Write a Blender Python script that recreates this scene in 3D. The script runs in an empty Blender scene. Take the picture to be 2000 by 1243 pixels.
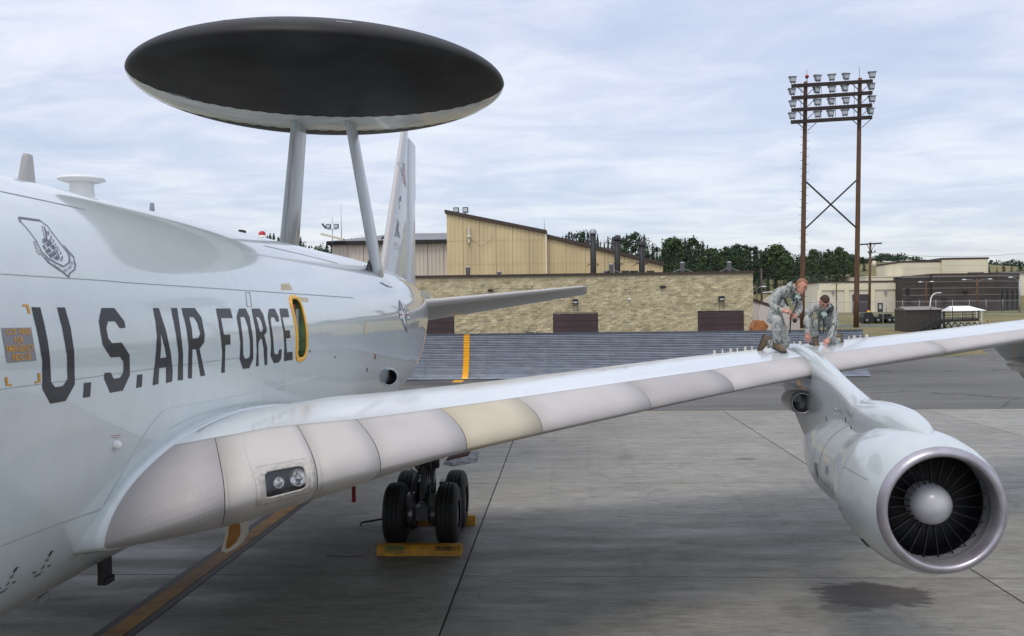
import bpy, bmesh, math, random
import numpy as np
from mathutils import Vector, Matrix, noise as mnoise

rnd = random.Random(7)
SC = bpy.context.scene
COL = SC.collection
R = math.radians
V = Vector

# ------------------------------------------------------------------ camera
FPX = 1760.0                                   # focal length in 2000-px-wide photo pixels
CAM = V((5.98, 0.0, 4.45))
_roll = R(.7)
_ux = 100 * math.cos(_roll) + 17.5 * math.sin(_roll)
_uy = -100 * math.sin(_roll) + 17.5 * math.cos(_roll)
_p = math.atan(_uy / FPX); _ps = math.atan(_ux / math.hypot(FPX, _uy))
FWD = V((-math.sin(_ps) * math.cos(_p), math.cos(_ps) * math.cos(_p), -math.sin(_p)))
_r0 = V((math.cos(_ps), math.sin(_ps), 0)); _u0 = _r0.cross(FWD)
RGT = _r0 * math.cos(_roll) - _u0 * math.sin(_roll)
UPV = _u0 * math.cos(_roll) + _r0 * math.sin(_roll)
cd = bpy.data.cameras.new('camera'); cam = bpy.data.objects.new('camera', cd); COL.objects.link(cam)
cam.matrix_world = Matrix((( RGT.x, UPV.x, -FWD.x, CAM.x), (RGT.y, UPV.y, -FWD.y, CAM.y), (RGT.z, UPV.z, -FWD.z, CAM.z), (0, 0, 0, 1)))
cd.sensor_width = 36; cd.lens = 36 * FPX / 2000; cd.clip_end = 6000; cd.clip_start = .05
SC.camera = cam

# ------------------------------------------------------------------ world: overcast sky
W = bpy.data.worlds.new('World'); SC.world = W; W.use_nodes = True
SUN_EL, SUN_AZ = R(62), R(200)
def build_world():
    nt = W.node_tree; n = nt.nodes; l = nt.links; n.clear()
    out = n.new('ShaderNodeOutputWorld'); add = n.new('ShaderNodeAddShader')
    bg = n.new('ShaderNodeBackground'); bg2 = n.new('ShaderNodeBackground')
    sky = n.new('ShaderNodeTexSky'); sky.sky_type = 'NISHITA'; sky.sun_disc = False
    sky.sun_elevation = SUN_EL; sky.sun_rotation = SUN_AZ
    l.new(sky.outputs[0], bg.inputs[0]); bg.inputs[1].default_value = .05
    tc = n.new('ShaderNodeTexCoord'); sep = n.new('ShaderNodeSeparateXYZ'); l.new(tc.outputs['Generated'], sep.inputs[0])
    mx = n.new('ShaderNodeMath'); mx.operation = 'MAXIMUM'; l.new(sep.outputs[2], mx.inputs[0]); mx.inputs[1].default_value = 0.0
    ad = n.new('ShaderNodeMath'); ad.operation = 'ADD'; l.new(mx.outputs[0], ad.inputs[0]); ad.inputs[1].default_value = .10
    dx = n.new('ShaderNodeMath'); dx.operation = 'DIVIDE'; l.new(sep.outputs[0], dx.inputs[0]); l.new(ad.outputs[0], dx.inputs[1])
    dy = n.new('ShaderNodeMath'); dy.operation = 'DIVIDE'; l.new(sep.outputs[1], dy.inputs[0]); l.new(ad.outputs[0], dy.inputs[1])
    cb = n.new('ShaderNodeCombineXYZ'); l.new(dx.outputs[0], cb.inputs[0]); l.new(dy.outputs[0], cb.inputs[1])
    mp = n.new('ShaderNodeMapping'); mp.inputs['Scale'].default_value = (.85, 1.15, 1); mp.inputs['Rotation'].default_value = (0, 0, R(9)); mp.inputs['Location'].default_value = (3.1, 1.7, 0)
    l.new(cb.outputs[0], mp.inputs[0])
    n1 = n.new('ShaderNodeTexNoise'); n1.inputs['Scale'].default_value = 2.6; n1.inputs['Detail'].default_value = 7; n1.inputs['Roughness'].default_value = .58; n1.inputs['Distortion'].default_value = .5
    l.new(mp.outputs[0], n1.inputs[0])
    n2 = n.new('ShaderNodeTexNoise'); n2.inputs['Scale'].default_value = .75; n2.inputs['Detail'].default_value = 6
    l.new(mp.outputs[0], n2.inputs[0])
    mixn = n.new('ShaderNodeMath'); mixn.operation = 'MULTIPLY_ADD'; l.new(n2.outputs[0], mixn.inputs[0]); mixn.inputs[1].default_value = .55
    m2 = n.new('ShaderNodeMath'); m2.operation = 'MULTIPLY'; l.new(n1.outputs[0], m2.inputs[0]); m2.inputs[1].default_value = .6
    l.new(m2.outputs[0], mixn.inputs[2])
    cr = n.new('ShaderNodeValToRGB'); e = cr.color_ramp.elements
    e[0].position = .38; e[0].color = (.52, .56, .70, 1)
    e[1].position = .74; e[1].color = (.86, .85, .88, 1)
    q = e.new(.50); q.color = (.60, .63, .75, 1)
    q = e.new(.58); q.color = (.69, .70, .80, 1)
    q = e.new(.64); q.color = (.77, .775, .84, 1)
    l.new(mixn.outputs[0], cr.inputs[0])
    l.new(cr.outputs[0], bg2.inputs[0])
    gr = n.new('ShaderNodeMath'); gr.operation = 'MULTIPLY_ADD'; l.new(mx.outputs[0], gr.inputs[0]); gr.inputs[1].default_value = .75; gr.inputs[2].default_value = .69   # overcast brightens steadily towards the zenith
    l.new(gr.outputs[0], bg2.inputs[1])
    l.new(bg.outputs[0], add.inputs[0]); l.new(bg2.outputs[0], add.inputs[1]); l.new(add.outputs[0], out.inputs[0])
build_world()
ld = bpy.data.lights.new('sun', 'SUN'); ld.energy = 1.5; ld.angle = R(22); ld.color = (1, .95, .86)
sun = bpy.data.objects.new('sun', ld); COL.objects.link(sun)
sun.rotation_euler = (R(90) - SUN_EL, 0, R(180) - SUN_AZ)
SC.view_settings.view_transform = 'Standard'; SC.view_settings.look = 'None'
SC.view_settings.exposure = 0.0; SC.view_settings.gamma = 1; SC.view_settings.use_curve_mapping = False

# ------------------------------------------------------------------ photo measuring helpers
def ray(px, py): return FWD + RGT * ((px - 1000) / FPX) + UPV * ((621.5 - py) / FPX)
def atY(px, py, y): v = ray(px, py); return CAM + v * ((y - CAM.y) / v.y)
def atX(px, py, x): v = ray(px, py); return CAM + v * ((x - CAM.x) / v.x)
def atZ(px, py, z): v = ray(px, py); return CAM + v * ((z - CAM.z) / v.z)
GY = [-80, 60, 180, 250, 258, 300, 360, 420, 700, 2500]
GZ = [0, 0, 2.64, 2.75, 2.9, 9.5, 13.5, 16.5, 18, 18]
def gz(y): return float(np.interp(y, GY, GZ))
def lerp(a, b, t): return a + (b - a) * t
def crom(xs, ys, x):                           # smooth interpolation through a table (monotone-ish)
    i = int(np.clip(np.searchsorted(xs, x) - 1, 0, len(xs) - 2))
    h = xs[i + 1] - xs[i]; t = min(max((x - xs[i]) / h, 0), 1)
    def sl(k):
        if k == 0: return (ys[1] - ys[0]) / (xs[1] - xs[0])
        if k == len(xs) - 1: return (ys[-1] - ys[-2]) / (xs[-1] - xs[-2])
        a = (ys[k] - ys[k - 1]) / (xs[k] - xs[k - 1]); b = (ys[k + 1] - ys[k]) / (xs[k + 1] - xs[k])
        return 0 if a * b <= 0 else 2 * a * b / (a + b)
    m0, m1 = sl(i) * h, sl(i + 1) * h
    return (2 * t**3 - 3 * t * t + 1) * ys[i] + (t**3 - 2 * t * t + t) * m0 + (-2 * t**3 + 3 * t * t) * ys[i + 1] + (t**3 - t * t) * m1

# ------------------------------------------------------------------ materials
MATS = {}
def mat(name, col, rough=.5, metal=0, var=0, vscale=3, vstretch=(1, 1, 1), bump=0, bscale=20, coat=0, coat_rough=.05, col2=None, detail=4, spec=.5, contrast=(.35, .65), bstretch=None):
    if name in MATS: return MATS[name]
    m = bpy.data.materials.new(name); m.use_nodes = True; MATS[name] = m
    nt = m.node_tree; n = nt.nodes; l = nt.links; b = n['Principled BSDF']
    b.inputs['Roughness'].default_value = rough; b.inputs['Metallic'].default_value = metal
    b.inputs['Coat Weight'].default_value = coat; b.inputs['Coat Roughness'].default_value = coat_rough
    b.inputs['Specular IOR Level'].default_value = spec
    b.inputs['Base Color'].default_value = (*col, 1)
    if var or col2 or bump:
        tc = n.new('ShaderNodeTexCoord'); mp = n.new('ShaderNodeMapping'); mp.inputs['Scale'].default_value = vstretch
        l.new(tc.outputs['Object'], mp.inputs[0])
    if var or col2:
        ns = n.new('ShaderNodeTexNoise'); ns.inputs['Scale'].default_value = vscale; ns.inputs['Detail'].default_value = detail
        l.new(mp.outputs[0], ns.inputs[0])
        c = n.new('ShaderNodeValToRGB'); e = c.color_ramp.elements
        e[0].position, e[1].position = contrast
        if col2: e[0].color = (*col, 1); e[1].color = (*col2, 1)
        else:
            e[0].color = (*[x * (1 - var) for x in col], 1); e[1].color = (*[min(1, x * (1 + var)) for x in col], 1)
        l.new(ns.outputs[0], c.inputs[0]); l.new(c.outputs[0], b.inputs['Base Color'])
    if bump:
        nb = n.new('ShaderNodeTexNoise'); nb.inputs['Scale'].default_value = bscale; nb.inputs['Detail'].default_value = 5
        if bstretch:
            mp2 = n.new('ShaderNodeMapping'); mp2.inputs['Scale'].default_value = bstretch; l.new(tc.outputs['Object'], mp2.inputs[0]); l.new(mp2.outputs[0], nb.inputs[0])
        else: l.new(mp.outputs[0], nb.inputs[0])
        bp = n.new('ShaderNodeBump'); bp.inputs['Strength'].default_value = bump; bp.inputs['Distance'].default_value = .02
        l.new(nb.outputs[0], bp.inputs['Height']); l.new(bp.outputs[0], b.inputs['Normal'])
    return m

# ------------------------------------------------------------------ mesh builder
ROOTLOC = {}
class MB:
    def __init__(s): s.v = []; s.f = []; s.mi = []; s.sm = []
    def add(s, vs, fs, mi=0, sm=False):
        o = len(s.v); s.v += [tuple(v) for v in vs]
        for f in fs: s.f.append([o + i for i in f]); s.mi.append(mi); s.sm.append(sm)
        return s
    def box(s, x0, x1, y0, y1, z0, z1, mi=0):
        return s.add([(x0, y0, z0), (x1, y0, z0), (x1, y1, z0), (x0, y1, z0), (x0, y0, z1), (x1, y0, z1), (x1, y1, z1), (x0, y1, z1)],
                     [(0, 3, 2, 1), (4, 5, 6, 7), (0, 1, 5, 4), (1, 2, 6, 5), (2, 3, 7, 6), (3, 0, 4, 7)], mi)
    def obox(s, c, a, b, d, mi=0):                       # centre and three half vectors
        c, a, b, d = V(c), V(a), V(b), V(d)
        return s.add([c - a - b - d, c + a - b - d, c + a + b - d, c - a + b - d, c - a - b + d, c + a - b + d, c + a + b + d, c - a + b + d],
                     [(0, 3, 2, 1), (4, 5, 6, 7), (0, 1, 5, 4), (1, 2, 6, 5), (2, 3, 7, 6), (3, 0, 4, 7)], mi)
    def beam(s, p, q, w, h, mi=0):
        p, q = V(p), V(q); d = q - p; a = d.normalized(); u = V((0, 0, 1)) if abs(a.z) < .9 else V((0, 1, 0))
        b = a.cross(u).normalized(); c = b.cross(a)
        return s.obox((p + q) / 2, d / 2, b * w / 2, c * h / 2, mi)
    def rings(s, rs, closed=True, cap0=False, cap1=False, mi=0, sm=True):
        n = len(rs[0]); vs = [p for r in rs for p in r]; fs = []
        for i in range(len(rs) - 1):
            for j in range(n if closed else n - 1):
                k = (j + 1) % n; fs.append((i * n + j, i * n + k, (i + 1) * n + k, (i + 1) * n + j))
        if cap0: fs.append(tuple(range(n))[::-1])
        if cap1: fs.append(tuple(range((len(rs) - 1) * n, len(rs) * n)))
        return s.add(vs, fs, mi, sm)
    def tube(s, pts, rad, n=8, mi=0, caps=True, sm=True):
        pts = [V(p) for p in pts]; m = len(pts)
        if not hasattr(rad, '__len__'): rad = [rad] * m
        rs = []; prev = None
        for i, p in enumerate(pts):
            t = (pts[min(i + 1, m - 1)] - pts[max(i - 1, 0)]).normalized()
            if prev is None: u = t.cross(V((0, 0, 1)) if abs(t.z) < .9 else V((1, 0, 0))).normalized()
            else: u = (prev - t * prev.dot(t)).normalized()
            prev = u; w = t.cross(u)
            rs.append([p + (u * math.cos(2 * math.pi * k / n) + w * math.sin(2 * math.pi * k / n)) * rad[i] for k in range(n)])
        return s.rings(rs, True, caps, caps, mi, sm)
    def lathe(s, prof, o, ax, n=32, mi=0, sm=True, cap0=False, cap1=False):   # prof: (t along axis, r)
        o, ax = V(o), V(ax).normalized(); u = ax.cross(V((0, 0, 1)) if abs(ax.z) < .9 else V((1, 0, 0))).normalized(); w = ax.cross(u)
        rs = [[o + ax * t + (u * math.cos(2 * math.pi * k / n) + w * math.sin(2 * math.pi * k / n)) * r for k in range(n)] for t, r in prof]
        return s.rings(rs, True, cap0, cap1, mi, sm)
    def ball(s, c, r, n=8, mi=0, sq=(1, 1, 1)):
        c = V(c); rs = []
        for i in range(n // 2 + 1):
            a = math.pi * i / (n // 2)
            rs.append([c + V((sq[0] * r * math.sin(a) * math.cos(2 * math.pi * k / n), sq[1] * r * math.sin(a) * math.sin(2 * math.pi * k / n), sq[2] * r * math.cos(a))) for k in range(n)])
        return s.rings(rs, True, False, False, mi, True)
    def prism(s, poly, d, mi=0):                         # 3-D polygon extruded by vector d
        n = len(poly); d = V(d); a = [V(p) for p in poly]; b = [p + d for p in a]
        fs = [tuple(range(n)), tuple(range(2 * n - 1, n - 1, -1))] + [(i, i + n, (i + 1) % n + n, (i + 1) % n) for i in range(n)]
        return s.add(a + b, fs, mi)
    def mesh(s, name, mats, recalc=True):
        me = bpy.data.meshes.new(name); me.from_pydata(s.v, [], s.f)
        for m in (mats if isinstance(mats, (list, tuple)) else [mats]): me.materials.append(m)
        me.polygons.foreach_set('material_index', s.mi); me.polygons.foreach_set('use_smooth', s.sm)
        if recalc:
            bm = bmesh.new(); bm.from_mesh(me); bmesh.ops.recalc_face_normals(bm, faces=bm.faces); bm.to_mesh(me); bm.free()
        me.update(); return me
    def build(s, name, mats, parent=None, recalc=True, autosmooth=None):
        me = s.mesh(name, mats, recalc)
        if autosmooth: me.set_sharp_from_angle(angle=R(autosmooth))
        return link(name, me, parent)
def link(name, me, parent=None):
    o = bpy.data.objects.new(name, me); COL.objects.link(o)
    if parent is not None:
        o.parent = parent
        if parent.name in ROOTLOC: o.matrix_parent_inverse = Matrix.Translation(-ROOTLOC[parent.name])
    return o
def tag(o, label=None, cat=None, group=None, kind=None):
    for k, v in (('label', label), ('category', cat), ('group', group), ('kind', kind)):
        if v: o[k] = v
    return o
def thing(name, label, cat, loc=(0, 0, 0), group=None):   # an Empty at the base; its parts are given in world coordinates
    o = bpy.data.objects.new(name, None); COL.objects.link(o); o.location = loc; o.empty_display_size = .3
    ROOTLOC[o.name] = V(loc); return tag(o, label, cat, group)
def copy_thing(root, loc, rotz=0, scale=1, label=None, group=None):
    def cp(o, par):
        c = o.copy(); COL.objects.link(c); c.parent = par
        for ch in o.children: cp(ch, c)
        return c
    r = cp(root, None); r.location = loc; r.rotation_euler = (0, 0, rotz); r.scale = (scale,) * 3 if not hasattr(scale, '__len__') else scale
    if label: r['label'] = label
    if group: r['group'] = group
    return r

# ------------------------------------------------------------------ decals: flat print laid on a curved surface
def decal_mesh(loops, fmap, step=(.1, .1)):               # loops: outlines/holes in 2-D; fmap(u, v) -> world point
    bm = bmesh.new(); es = []
    for lp in loops:
        vs = [bm.verts.new((p[0], p[1], 0)) for p in lp]
        for i in range(len(vs)): es.append(bm.edges.new((vs[i], vs[(i + 1) % len(vs)])))
    bmesh.ops.triangle_fill(bm, use_beauty=True, use_dissolve=False, edges=es, normal=(0, 0, 1))
    cut_and_map(bm, fmap, step); return bm
def cut_and_map(bm, fmap, step):
    if bm.verts and step:
        for ax in (0, 1):
            lo = min(v.co[ax] for v in bm.verts); hi = max(v.co[ax] for v in bm.verts); k = math.floor(lo / step[ax]) + 1
            while k * step[ax] < hi - 1e-6:
                no = (1, 0, 0) if ax == 0 else (0, 1, 0); co = (k * step[ax] if ax == 0 else 0, k * step[ax] if ax == 1 else 0, 0)
                bmesh.ops.bisect_plane(bm, geom=bm.verts[:] + bm.edges[:] + bm.faces[:], dist=1e-7, plane_co=co, plane_no=no); k += 1
    for v in bm.verts: v.co = fmap(v.co.x, v.co.y)
def bm_obj(bm, name, m, parent, smooth=True, toward=None):
    me = bpy.data.meshes.new(name); bm.normal_update()
    if toward is not None:
        for f in bm.faces:
            if f.normal.dot(toward) < 0: f.normal_flip()
    for f in bm.faces: f.smooth = smooth
    bm.to_mesh(me); bm.free()
    for q in (m if isinstance(m, (list, tuple)) else [m]): me.materials.append(q)
    return link(name, me, parent)
def join_bm(bms):
    a = bms[0]
    for b in bms[1:]:
        t = bpy.data.meshes.new('t'); b.to_mesh(t); b.free(); a.from_mesh(t); bpy.data.meshes.remove(t)
    return a
def stroke(pts, w):                                        # polyline -> outline polygon of given width (w may vary)
    pts = [V((p[0], p[1])) for p in pts]; n = len(pts); ws = w if hasattr(w, '__len__') else [w] * n
    L = []; Rr = []
    for i, p in enumerate(pts):
        t = (pts[min(i + 1, n - 1)] - pts[max(i - 1, 0)]).normalized(); q = V((-t.y, t.x))
        L.append(p + q * ws[i] / 2); Rr.append(p - q * ws[i] / 2)
    return [tuple(p) for p in L + Rr[::-1]]
def text_bm(txt, size=1.0, bold=.0):                       # text as a flat bmesh; returns bm, width
    cu = bpy.data.curves.new('txt', 'FONT'); cu.body = txt; cu.size = size; cu.fill_mode = 'FRONT'; cu.offset = bold; cu.resolution_u = 2
    ob = bpy.data.objects.new('txt', cu); COL.objects.link(ob)
    dg = bpy.context.evaluated_depsgraph_get(); me = bpy.data.meshes.new_from_object(ob.evaluated_get(dg))
    bm = bmesh.new(); bm.from_mesh(me)
    bpy.data.objects.remove(ob); bpy.data.curves.remove(cu); bpy.data.meshes.remove(me)
    xs = [v.co.x for v in bm.verts]; ys = [v.co.y for v in bm.verts]
    return bm, (min(xs), max(xs), min(ys), max(ys))
def bil(q, u, v):                                          # quad tl, tr, br, bl; u right, v down
    a = lerp(V(q[0]), V(q[1]), u); b = lerp(V(q[3]), V(q[2]), u); return lerp(a, b, v)
# =================================================================== SETTING
def pos_mat(name, build):
    m = bpy.data.materials.new(name); m.use_nodes = True; MATS[name] = m
    nt = m.node_tree; build(nt, nt.nodes, nt.links, nt.nodes['Principled BSDF']); return m
def nodes_noise(n, l, src, scale, stretch, detail=5, rough=.55, dist=0):
    mp = n.new('ShaderNodeMapping'); mp.inputs['Scale'].default_value = stretch; l.new(src, mp.inputs[0])
    t = n.new('ShaderNodeTexNoise'); t.inputs['Scale'].default_value = scale; t.inputs['Detail'].default_value = detail; t.inputs['Roughness'].default_value = rough; t.inputs['Distortion'].default_value = dist
    l.new(mp.outputs[0], t.inputs[0]); return t.outputs[0]
def ramp(n, l, src, stops):
    c = n.new('ShaderNodeValToRGB'); e = c.color_ramp.elements
    while len(e) < len(stops): e.new(.5)
    for q, (p, col) in zip(e, stops): q.position = p; q.color = (*col, 1) if hasattr(col, '__len__') else (col, col, col, 1)
    l.new(src, c.inputs[0]); return c.outputs[0]
def mixc(n, l, a, b, fac, mode='MIX'):
    m = n.new('ShaderNodeMix'); m.data_type = 'RGBA'; m.blend_type = mode
    for s, x in ((6, a), (7, b), (0, fac)):
        if isinstance(x, bpy.types.NodeSocket): l.new(x, m.inputs[s])
        elif s == 0: m.inputs[0].default_value = x
        else: m.inputs[s].default_value = (*x, 1)
    return m.outputs[2]
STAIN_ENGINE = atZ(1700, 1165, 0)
def concrete_nodes(nt, n, l, b):
    g = n.new('ShaderNodeNewGeometry'); P = g.outputs['Position']
    base = ramp(n, l, nodes_noise(n, l, P, .22, (1, 1, 1), 6), [(.3, (.186, .178, .152)), (.7, (.262, .250, .212))])
    st = ramp(n, l, nodes_noise(n, l, P, 2.2, (.7, 1.7, 1), 12, .78), [(.33, .68), (.5, .98), (.68, 1.27)])
    c = mixc(n, l, base, st, 1.0, 'MULTIPLY')
    st2 = ramp(n, l, nodes_noise(n, l, P, 5.0, (.35, 3.5, 1), 6, .75), [(.36, .76), (.64, 1.18)])
    c = mixc(n, l, c, st2, 1.0, 'MULTIPLY')
    fine = ramp(n, l, nodes_noise(n, l, P, 38, (1, 1, 1), 3, .7), [(.3, .74), (.7, 1.2)])
    c = mixc(n, l, c, fine, 1.0, 'MULTIPLY')
    spots = ramp(n, l, nodes_noise(n, l, P, .9, (1, 1.4, 1), 3, .7), [(.30, .62), (.38, 1.0)])
    c = mixc(n, l, c, spots, .7, 'MULTIPLY')
    oi = n.new('ShaderNodeObjectInfo')                      # each slab was poured on its own day
    c = mixc(n, l, c, ramp(n, l, oi.outputs['Random'], [(0, .90), (1, 1.08)]), 1.0, 'MULTIPLY')
    vo = n.new('ShaderNodeTexVoronoi'); vo.inputs['Scale'].default_value = 1.3; l.new(P, vo.inputs[0])
    c = mixc(n, l, c, ramp(n, l, vo.outputs['Distance'], [(.035, .55), (.06, 1.0)]), .8, 'MULTIPLY')
    vc = n.new('ShaderNodeTexVoronoi'); vc.feature = 'DISTANCE_TO_EDGE'; vc.inputs['Scale'].default_value = .13
    nv = n.new('ShaderNodeTexNoise'); nv.inputs['Scale'].default_value = .6; nv.inputs['Detail'].default_value = 6; l.new(P, nv.inputs[0])
    vm = n.new('ShaderNodeVectorMath'); vm.operation = 'MULTIPLY_ADD'; l.new(nv.outputs['Color'], vm.inputs[0]); vm.inputs[1].default_value = (4, 4, 0); l.new(P, vm.inputs[2]); l.new(vm.outputs[0], vc.inputs[0])
    c = mixc(n, l, c, ramp(n, l, vc.outputs[0], [(.0, .6), (.0016, .68), (.0034, 1.0)]), .75, 'MULTIPLY')
    tm = nodes_noise(n, l, P, .5, (5.5, .12, 1), 3, .6)    # faint tyre tracks along the taxi direction
    c = mixc(n, l, c, ramp(n, l, tm, [(.30, .80), (.42, 1.0)]), .6, 'MULTIPLY')
    nz = nodes_noise(n, l, P, 1.9, (1, 2.4, 1), 9, .72)
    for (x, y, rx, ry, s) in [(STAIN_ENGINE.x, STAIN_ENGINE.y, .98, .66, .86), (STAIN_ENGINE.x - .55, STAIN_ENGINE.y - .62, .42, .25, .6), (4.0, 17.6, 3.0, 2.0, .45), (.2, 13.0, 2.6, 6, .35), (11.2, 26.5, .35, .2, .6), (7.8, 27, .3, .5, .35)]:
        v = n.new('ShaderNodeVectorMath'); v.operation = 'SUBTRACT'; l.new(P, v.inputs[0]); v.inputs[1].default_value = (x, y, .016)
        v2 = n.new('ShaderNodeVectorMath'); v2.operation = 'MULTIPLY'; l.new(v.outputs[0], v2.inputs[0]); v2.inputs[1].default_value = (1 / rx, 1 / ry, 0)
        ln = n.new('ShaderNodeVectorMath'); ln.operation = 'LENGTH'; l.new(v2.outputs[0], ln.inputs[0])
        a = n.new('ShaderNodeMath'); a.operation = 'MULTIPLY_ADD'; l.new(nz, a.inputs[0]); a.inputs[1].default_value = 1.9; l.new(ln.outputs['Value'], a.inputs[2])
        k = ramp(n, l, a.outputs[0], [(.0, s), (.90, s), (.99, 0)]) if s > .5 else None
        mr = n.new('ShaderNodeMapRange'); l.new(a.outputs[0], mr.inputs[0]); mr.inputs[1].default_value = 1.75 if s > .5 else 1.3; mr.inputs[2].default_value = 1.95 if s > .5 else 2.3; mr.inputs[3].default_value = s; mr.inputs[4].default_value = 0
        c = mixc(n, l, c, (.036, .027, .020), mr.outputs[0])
    l.new(c, b.inputs['Base Color'])
    rg = ramp(n, l, nodes_noise(n, l, P, .8, (.4, 1.5, 1), 4), [(.3, .42), (.7, .72)]); l.new(rg, b.inputs['Roughness'])
    bp = n.new('ShaderNodeBump'); bp.inputs['Strength'].default_value = .25; bp.inputs['Distance'].default_value = .01
    l.new(nodes_noise(n, l, P, 30, (1, 1, 1), 4), bp.inputs['Height']); l.new(bp.outputs[0], b.inputs['Normal'])
M_CONC = pos_mat('concrete_slab', concrete_nodes)
def asphalt_nodes(nt, n, l, b):
    g = n.new('ShaderNodeNewGeometry'); P = g.outputs['Position']
    base = ramp(n, l, nodes_noise(n, l, P, .06, (1, 2, 1), 6), [(.32, (.100, .099, .094)), (.68, (.150, .147, .138))])
    st = ramp(n, l, nodes_noise(n, l, P, .5, (.2, 1.8, 1), 5), [(.35, .86), (.65, 1.1)])
    c = mixc(n, l, base, st, 1.0, 'MULTIPLY')
    vo = n.new('ShaderNodeTexVoronoi'); vo.feature = 'DISTANCE_TO_EDGE'; vo.inputs['Scale'].default_value = .085
    nv = n.new('ShaderNodeTexNoise'); nv.inputs['Scale'].default_value = .35; nv.inputs['Detail'].default_value = 5; l.new(P, nv.inputs[0])
    vm = n.new('ShaderNodeVectorMath'); vm.operation = 'MULTIPLY_ADD'; l.new(nv.outputs['Color'], vm.inputs[0]); vm.inputs[1].default_value = (7, 7, 0); l.new(P, vm.inputs[2]); l.new(vm.outputs[0], vo.inputs[0])
    cr = ramp(n, l, vo.outputs[0], [(.0, .45), (.006, .55), (.012, 1.0)])
    c = mixc(n, l, c, cr, .8, 'MULTIPLY')
    l.new(c, b.inputs['Base Color']); b.inputs['Roughness'].default_value = .9; b.inputs['Specular IOR Level'].default_value = .2
M_ASPH = pos_mat('asphalt', asphalt_nodes)
def grass_nodes(nt, n, l, b):
    g = n.new('ShaderNodeNewGeometry'); P = g.outputs['Position']
    c = ramp(n, l, nodes_noise(n, l, P, .09, (1, 1, 1), 7, .6), [(.3, (.060, .085, .022)), (.45, (.115, .118, .036)), (.58, (.190, .145, .060)), (.72, (.085, .100, .028))])
    f = ramp(n, l, nodes_noise(n, l, P, 3, (1, .4, 1), 5), [(.3, .72), (.7, 1.25)])
    l.new(mixc(n, l, c, f, 1.0, 'MULTIPLY'), b.inputs['Base Color']); b.inputs['Roughness'].default_value = .95
M_GRASS = pos_mat('dry_grass', grass_nodes)
M_JOINT = mat('joint_sealant', (.035, .034, .032), .8)
M_YPAINT = mat('worn_yellow_paint', (.24, .115, .014), .65, var=.35, vscale=2.5, contrast=(.3, .6))
M_BPAINT = mat('worn_black_paint', (.022, .021, .020), .6, var=.3, vscale=3)
M_TANPAINT = mat('faded_tan_paint', (.34, .26, .14), .7, var=.3, vscale=1.5, col2=(.20, .19, .17))

def sheet(name, x0, x1, ys, dz, m, parent=None, bump=None):
    b = MB(); xs = np.linspace(x0, x1, 2) if bump is None else np.linspace(x0, x1, 60)
    for i in range(len(ys) - 1):
        for j in range(len(xs) - 1):
            P = [(xs[j], ys[i]), (xs[j + 1], ys[i]), (xs[j + 1], ys[i + 1]), (xs[j], ys[i + 1])]
            b.add([(x, y, gz(y) + dz + (bump(x, y) if bump else 0)) for x, y in P], [(0, 1, 2, 3)])
    return b.build(name, m, parent)
def hill_bump(x, y):
    c = math.exp(-((x - 150) / 38) ** 2) * np.interp(y, [262, 330, 400], [0, 7.5, 9])
    return float(c) + (0 if y < 270 else 1.3 * mnoise.noise(V((x * .012, y * .012, 0))) * min(1, (y - 270) / 60))
tag(sheet('ground', -900, 900, [-80, 60, 180, 250, 258], 0, M_GRASS), kind='structure')
tag(sheet('hill', -900, 900, [258, 275, 300, 330, 360, 390, 420, 500, 700, 2500], 0, M_GRASS, bump=hill_bump), kind='structure')
tag(sheet('asphalt_taxiway', -140, 150, [38.85, 60, 104], .004, M_ASPH), kind='structure')
JX = [4.24 + 8.48 * k for k in range(-5, 7)]; JY = [-17.1 + 8.0 * k for k in range(8)]
apron = tag(sheet('apron', JX[0], JX[-1], [JY[0], JY[-1]], .004, M_JOINT), kind='structure')
tag(sheet('outer_apron', -140, JX[0], [-70, 38.85], .004, M_CONC), kind='structure')
tag(sheet('outer_apron', JX[-1], 150, [-70, 38.85], .004, M_CONC), kind='structure')
tag(sheet('outer_apron', JX[0], JX[-1], [-70, JY[0]], .004, M_CONC), kind='structure')
sb = bmesh.new(); bmesh.ops.create_cube(sb, size=1)
for v in sb.verts: v.co = (v.co.x * (8.48 - .034), v.co.y * (8.0 - .03), (v.co.z + .5) * .022 + .004)
bmesh.ops.bevel(sb, geom=[e for e in sb.edges if all(v.co.z > .02 for v in e.verts)], offset=.012, segments=1)
slab_me = bpy.data.meshes.new('concrete_slab'); sb.to_mesh(slab_me); sb.free(); slab_me.materials.append(M_CONC)
for i in range(len(JX) - 1):
    for j in range(len(JY) - 1):
        o = link('concrete_slab', slab_me, apron); o.location = ((JX[i] + JX[i + 1]) / 2, (JY[j] + JY[j + 1]) / 2, rnd.uniform(-.002, .002))
# painted lines
lz = .0335
tag(MB().box(-.56, .02, -40, 38.8, .0300, lz - .001, 0).build('taxi_line_border', M_BPAINT), kind='structure')
tag(MB().box(-.42, -.12, -40, 38.8, lz - .0005, lz + .004, 0).build('taxi_line', M_YPAINT), kind='structure')
tag(MB().box(-60, 100, 38.30, 38.50, .030, lz, 0).build('apron_edge_line', M_TANPAINT), kind='structure')
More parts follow.
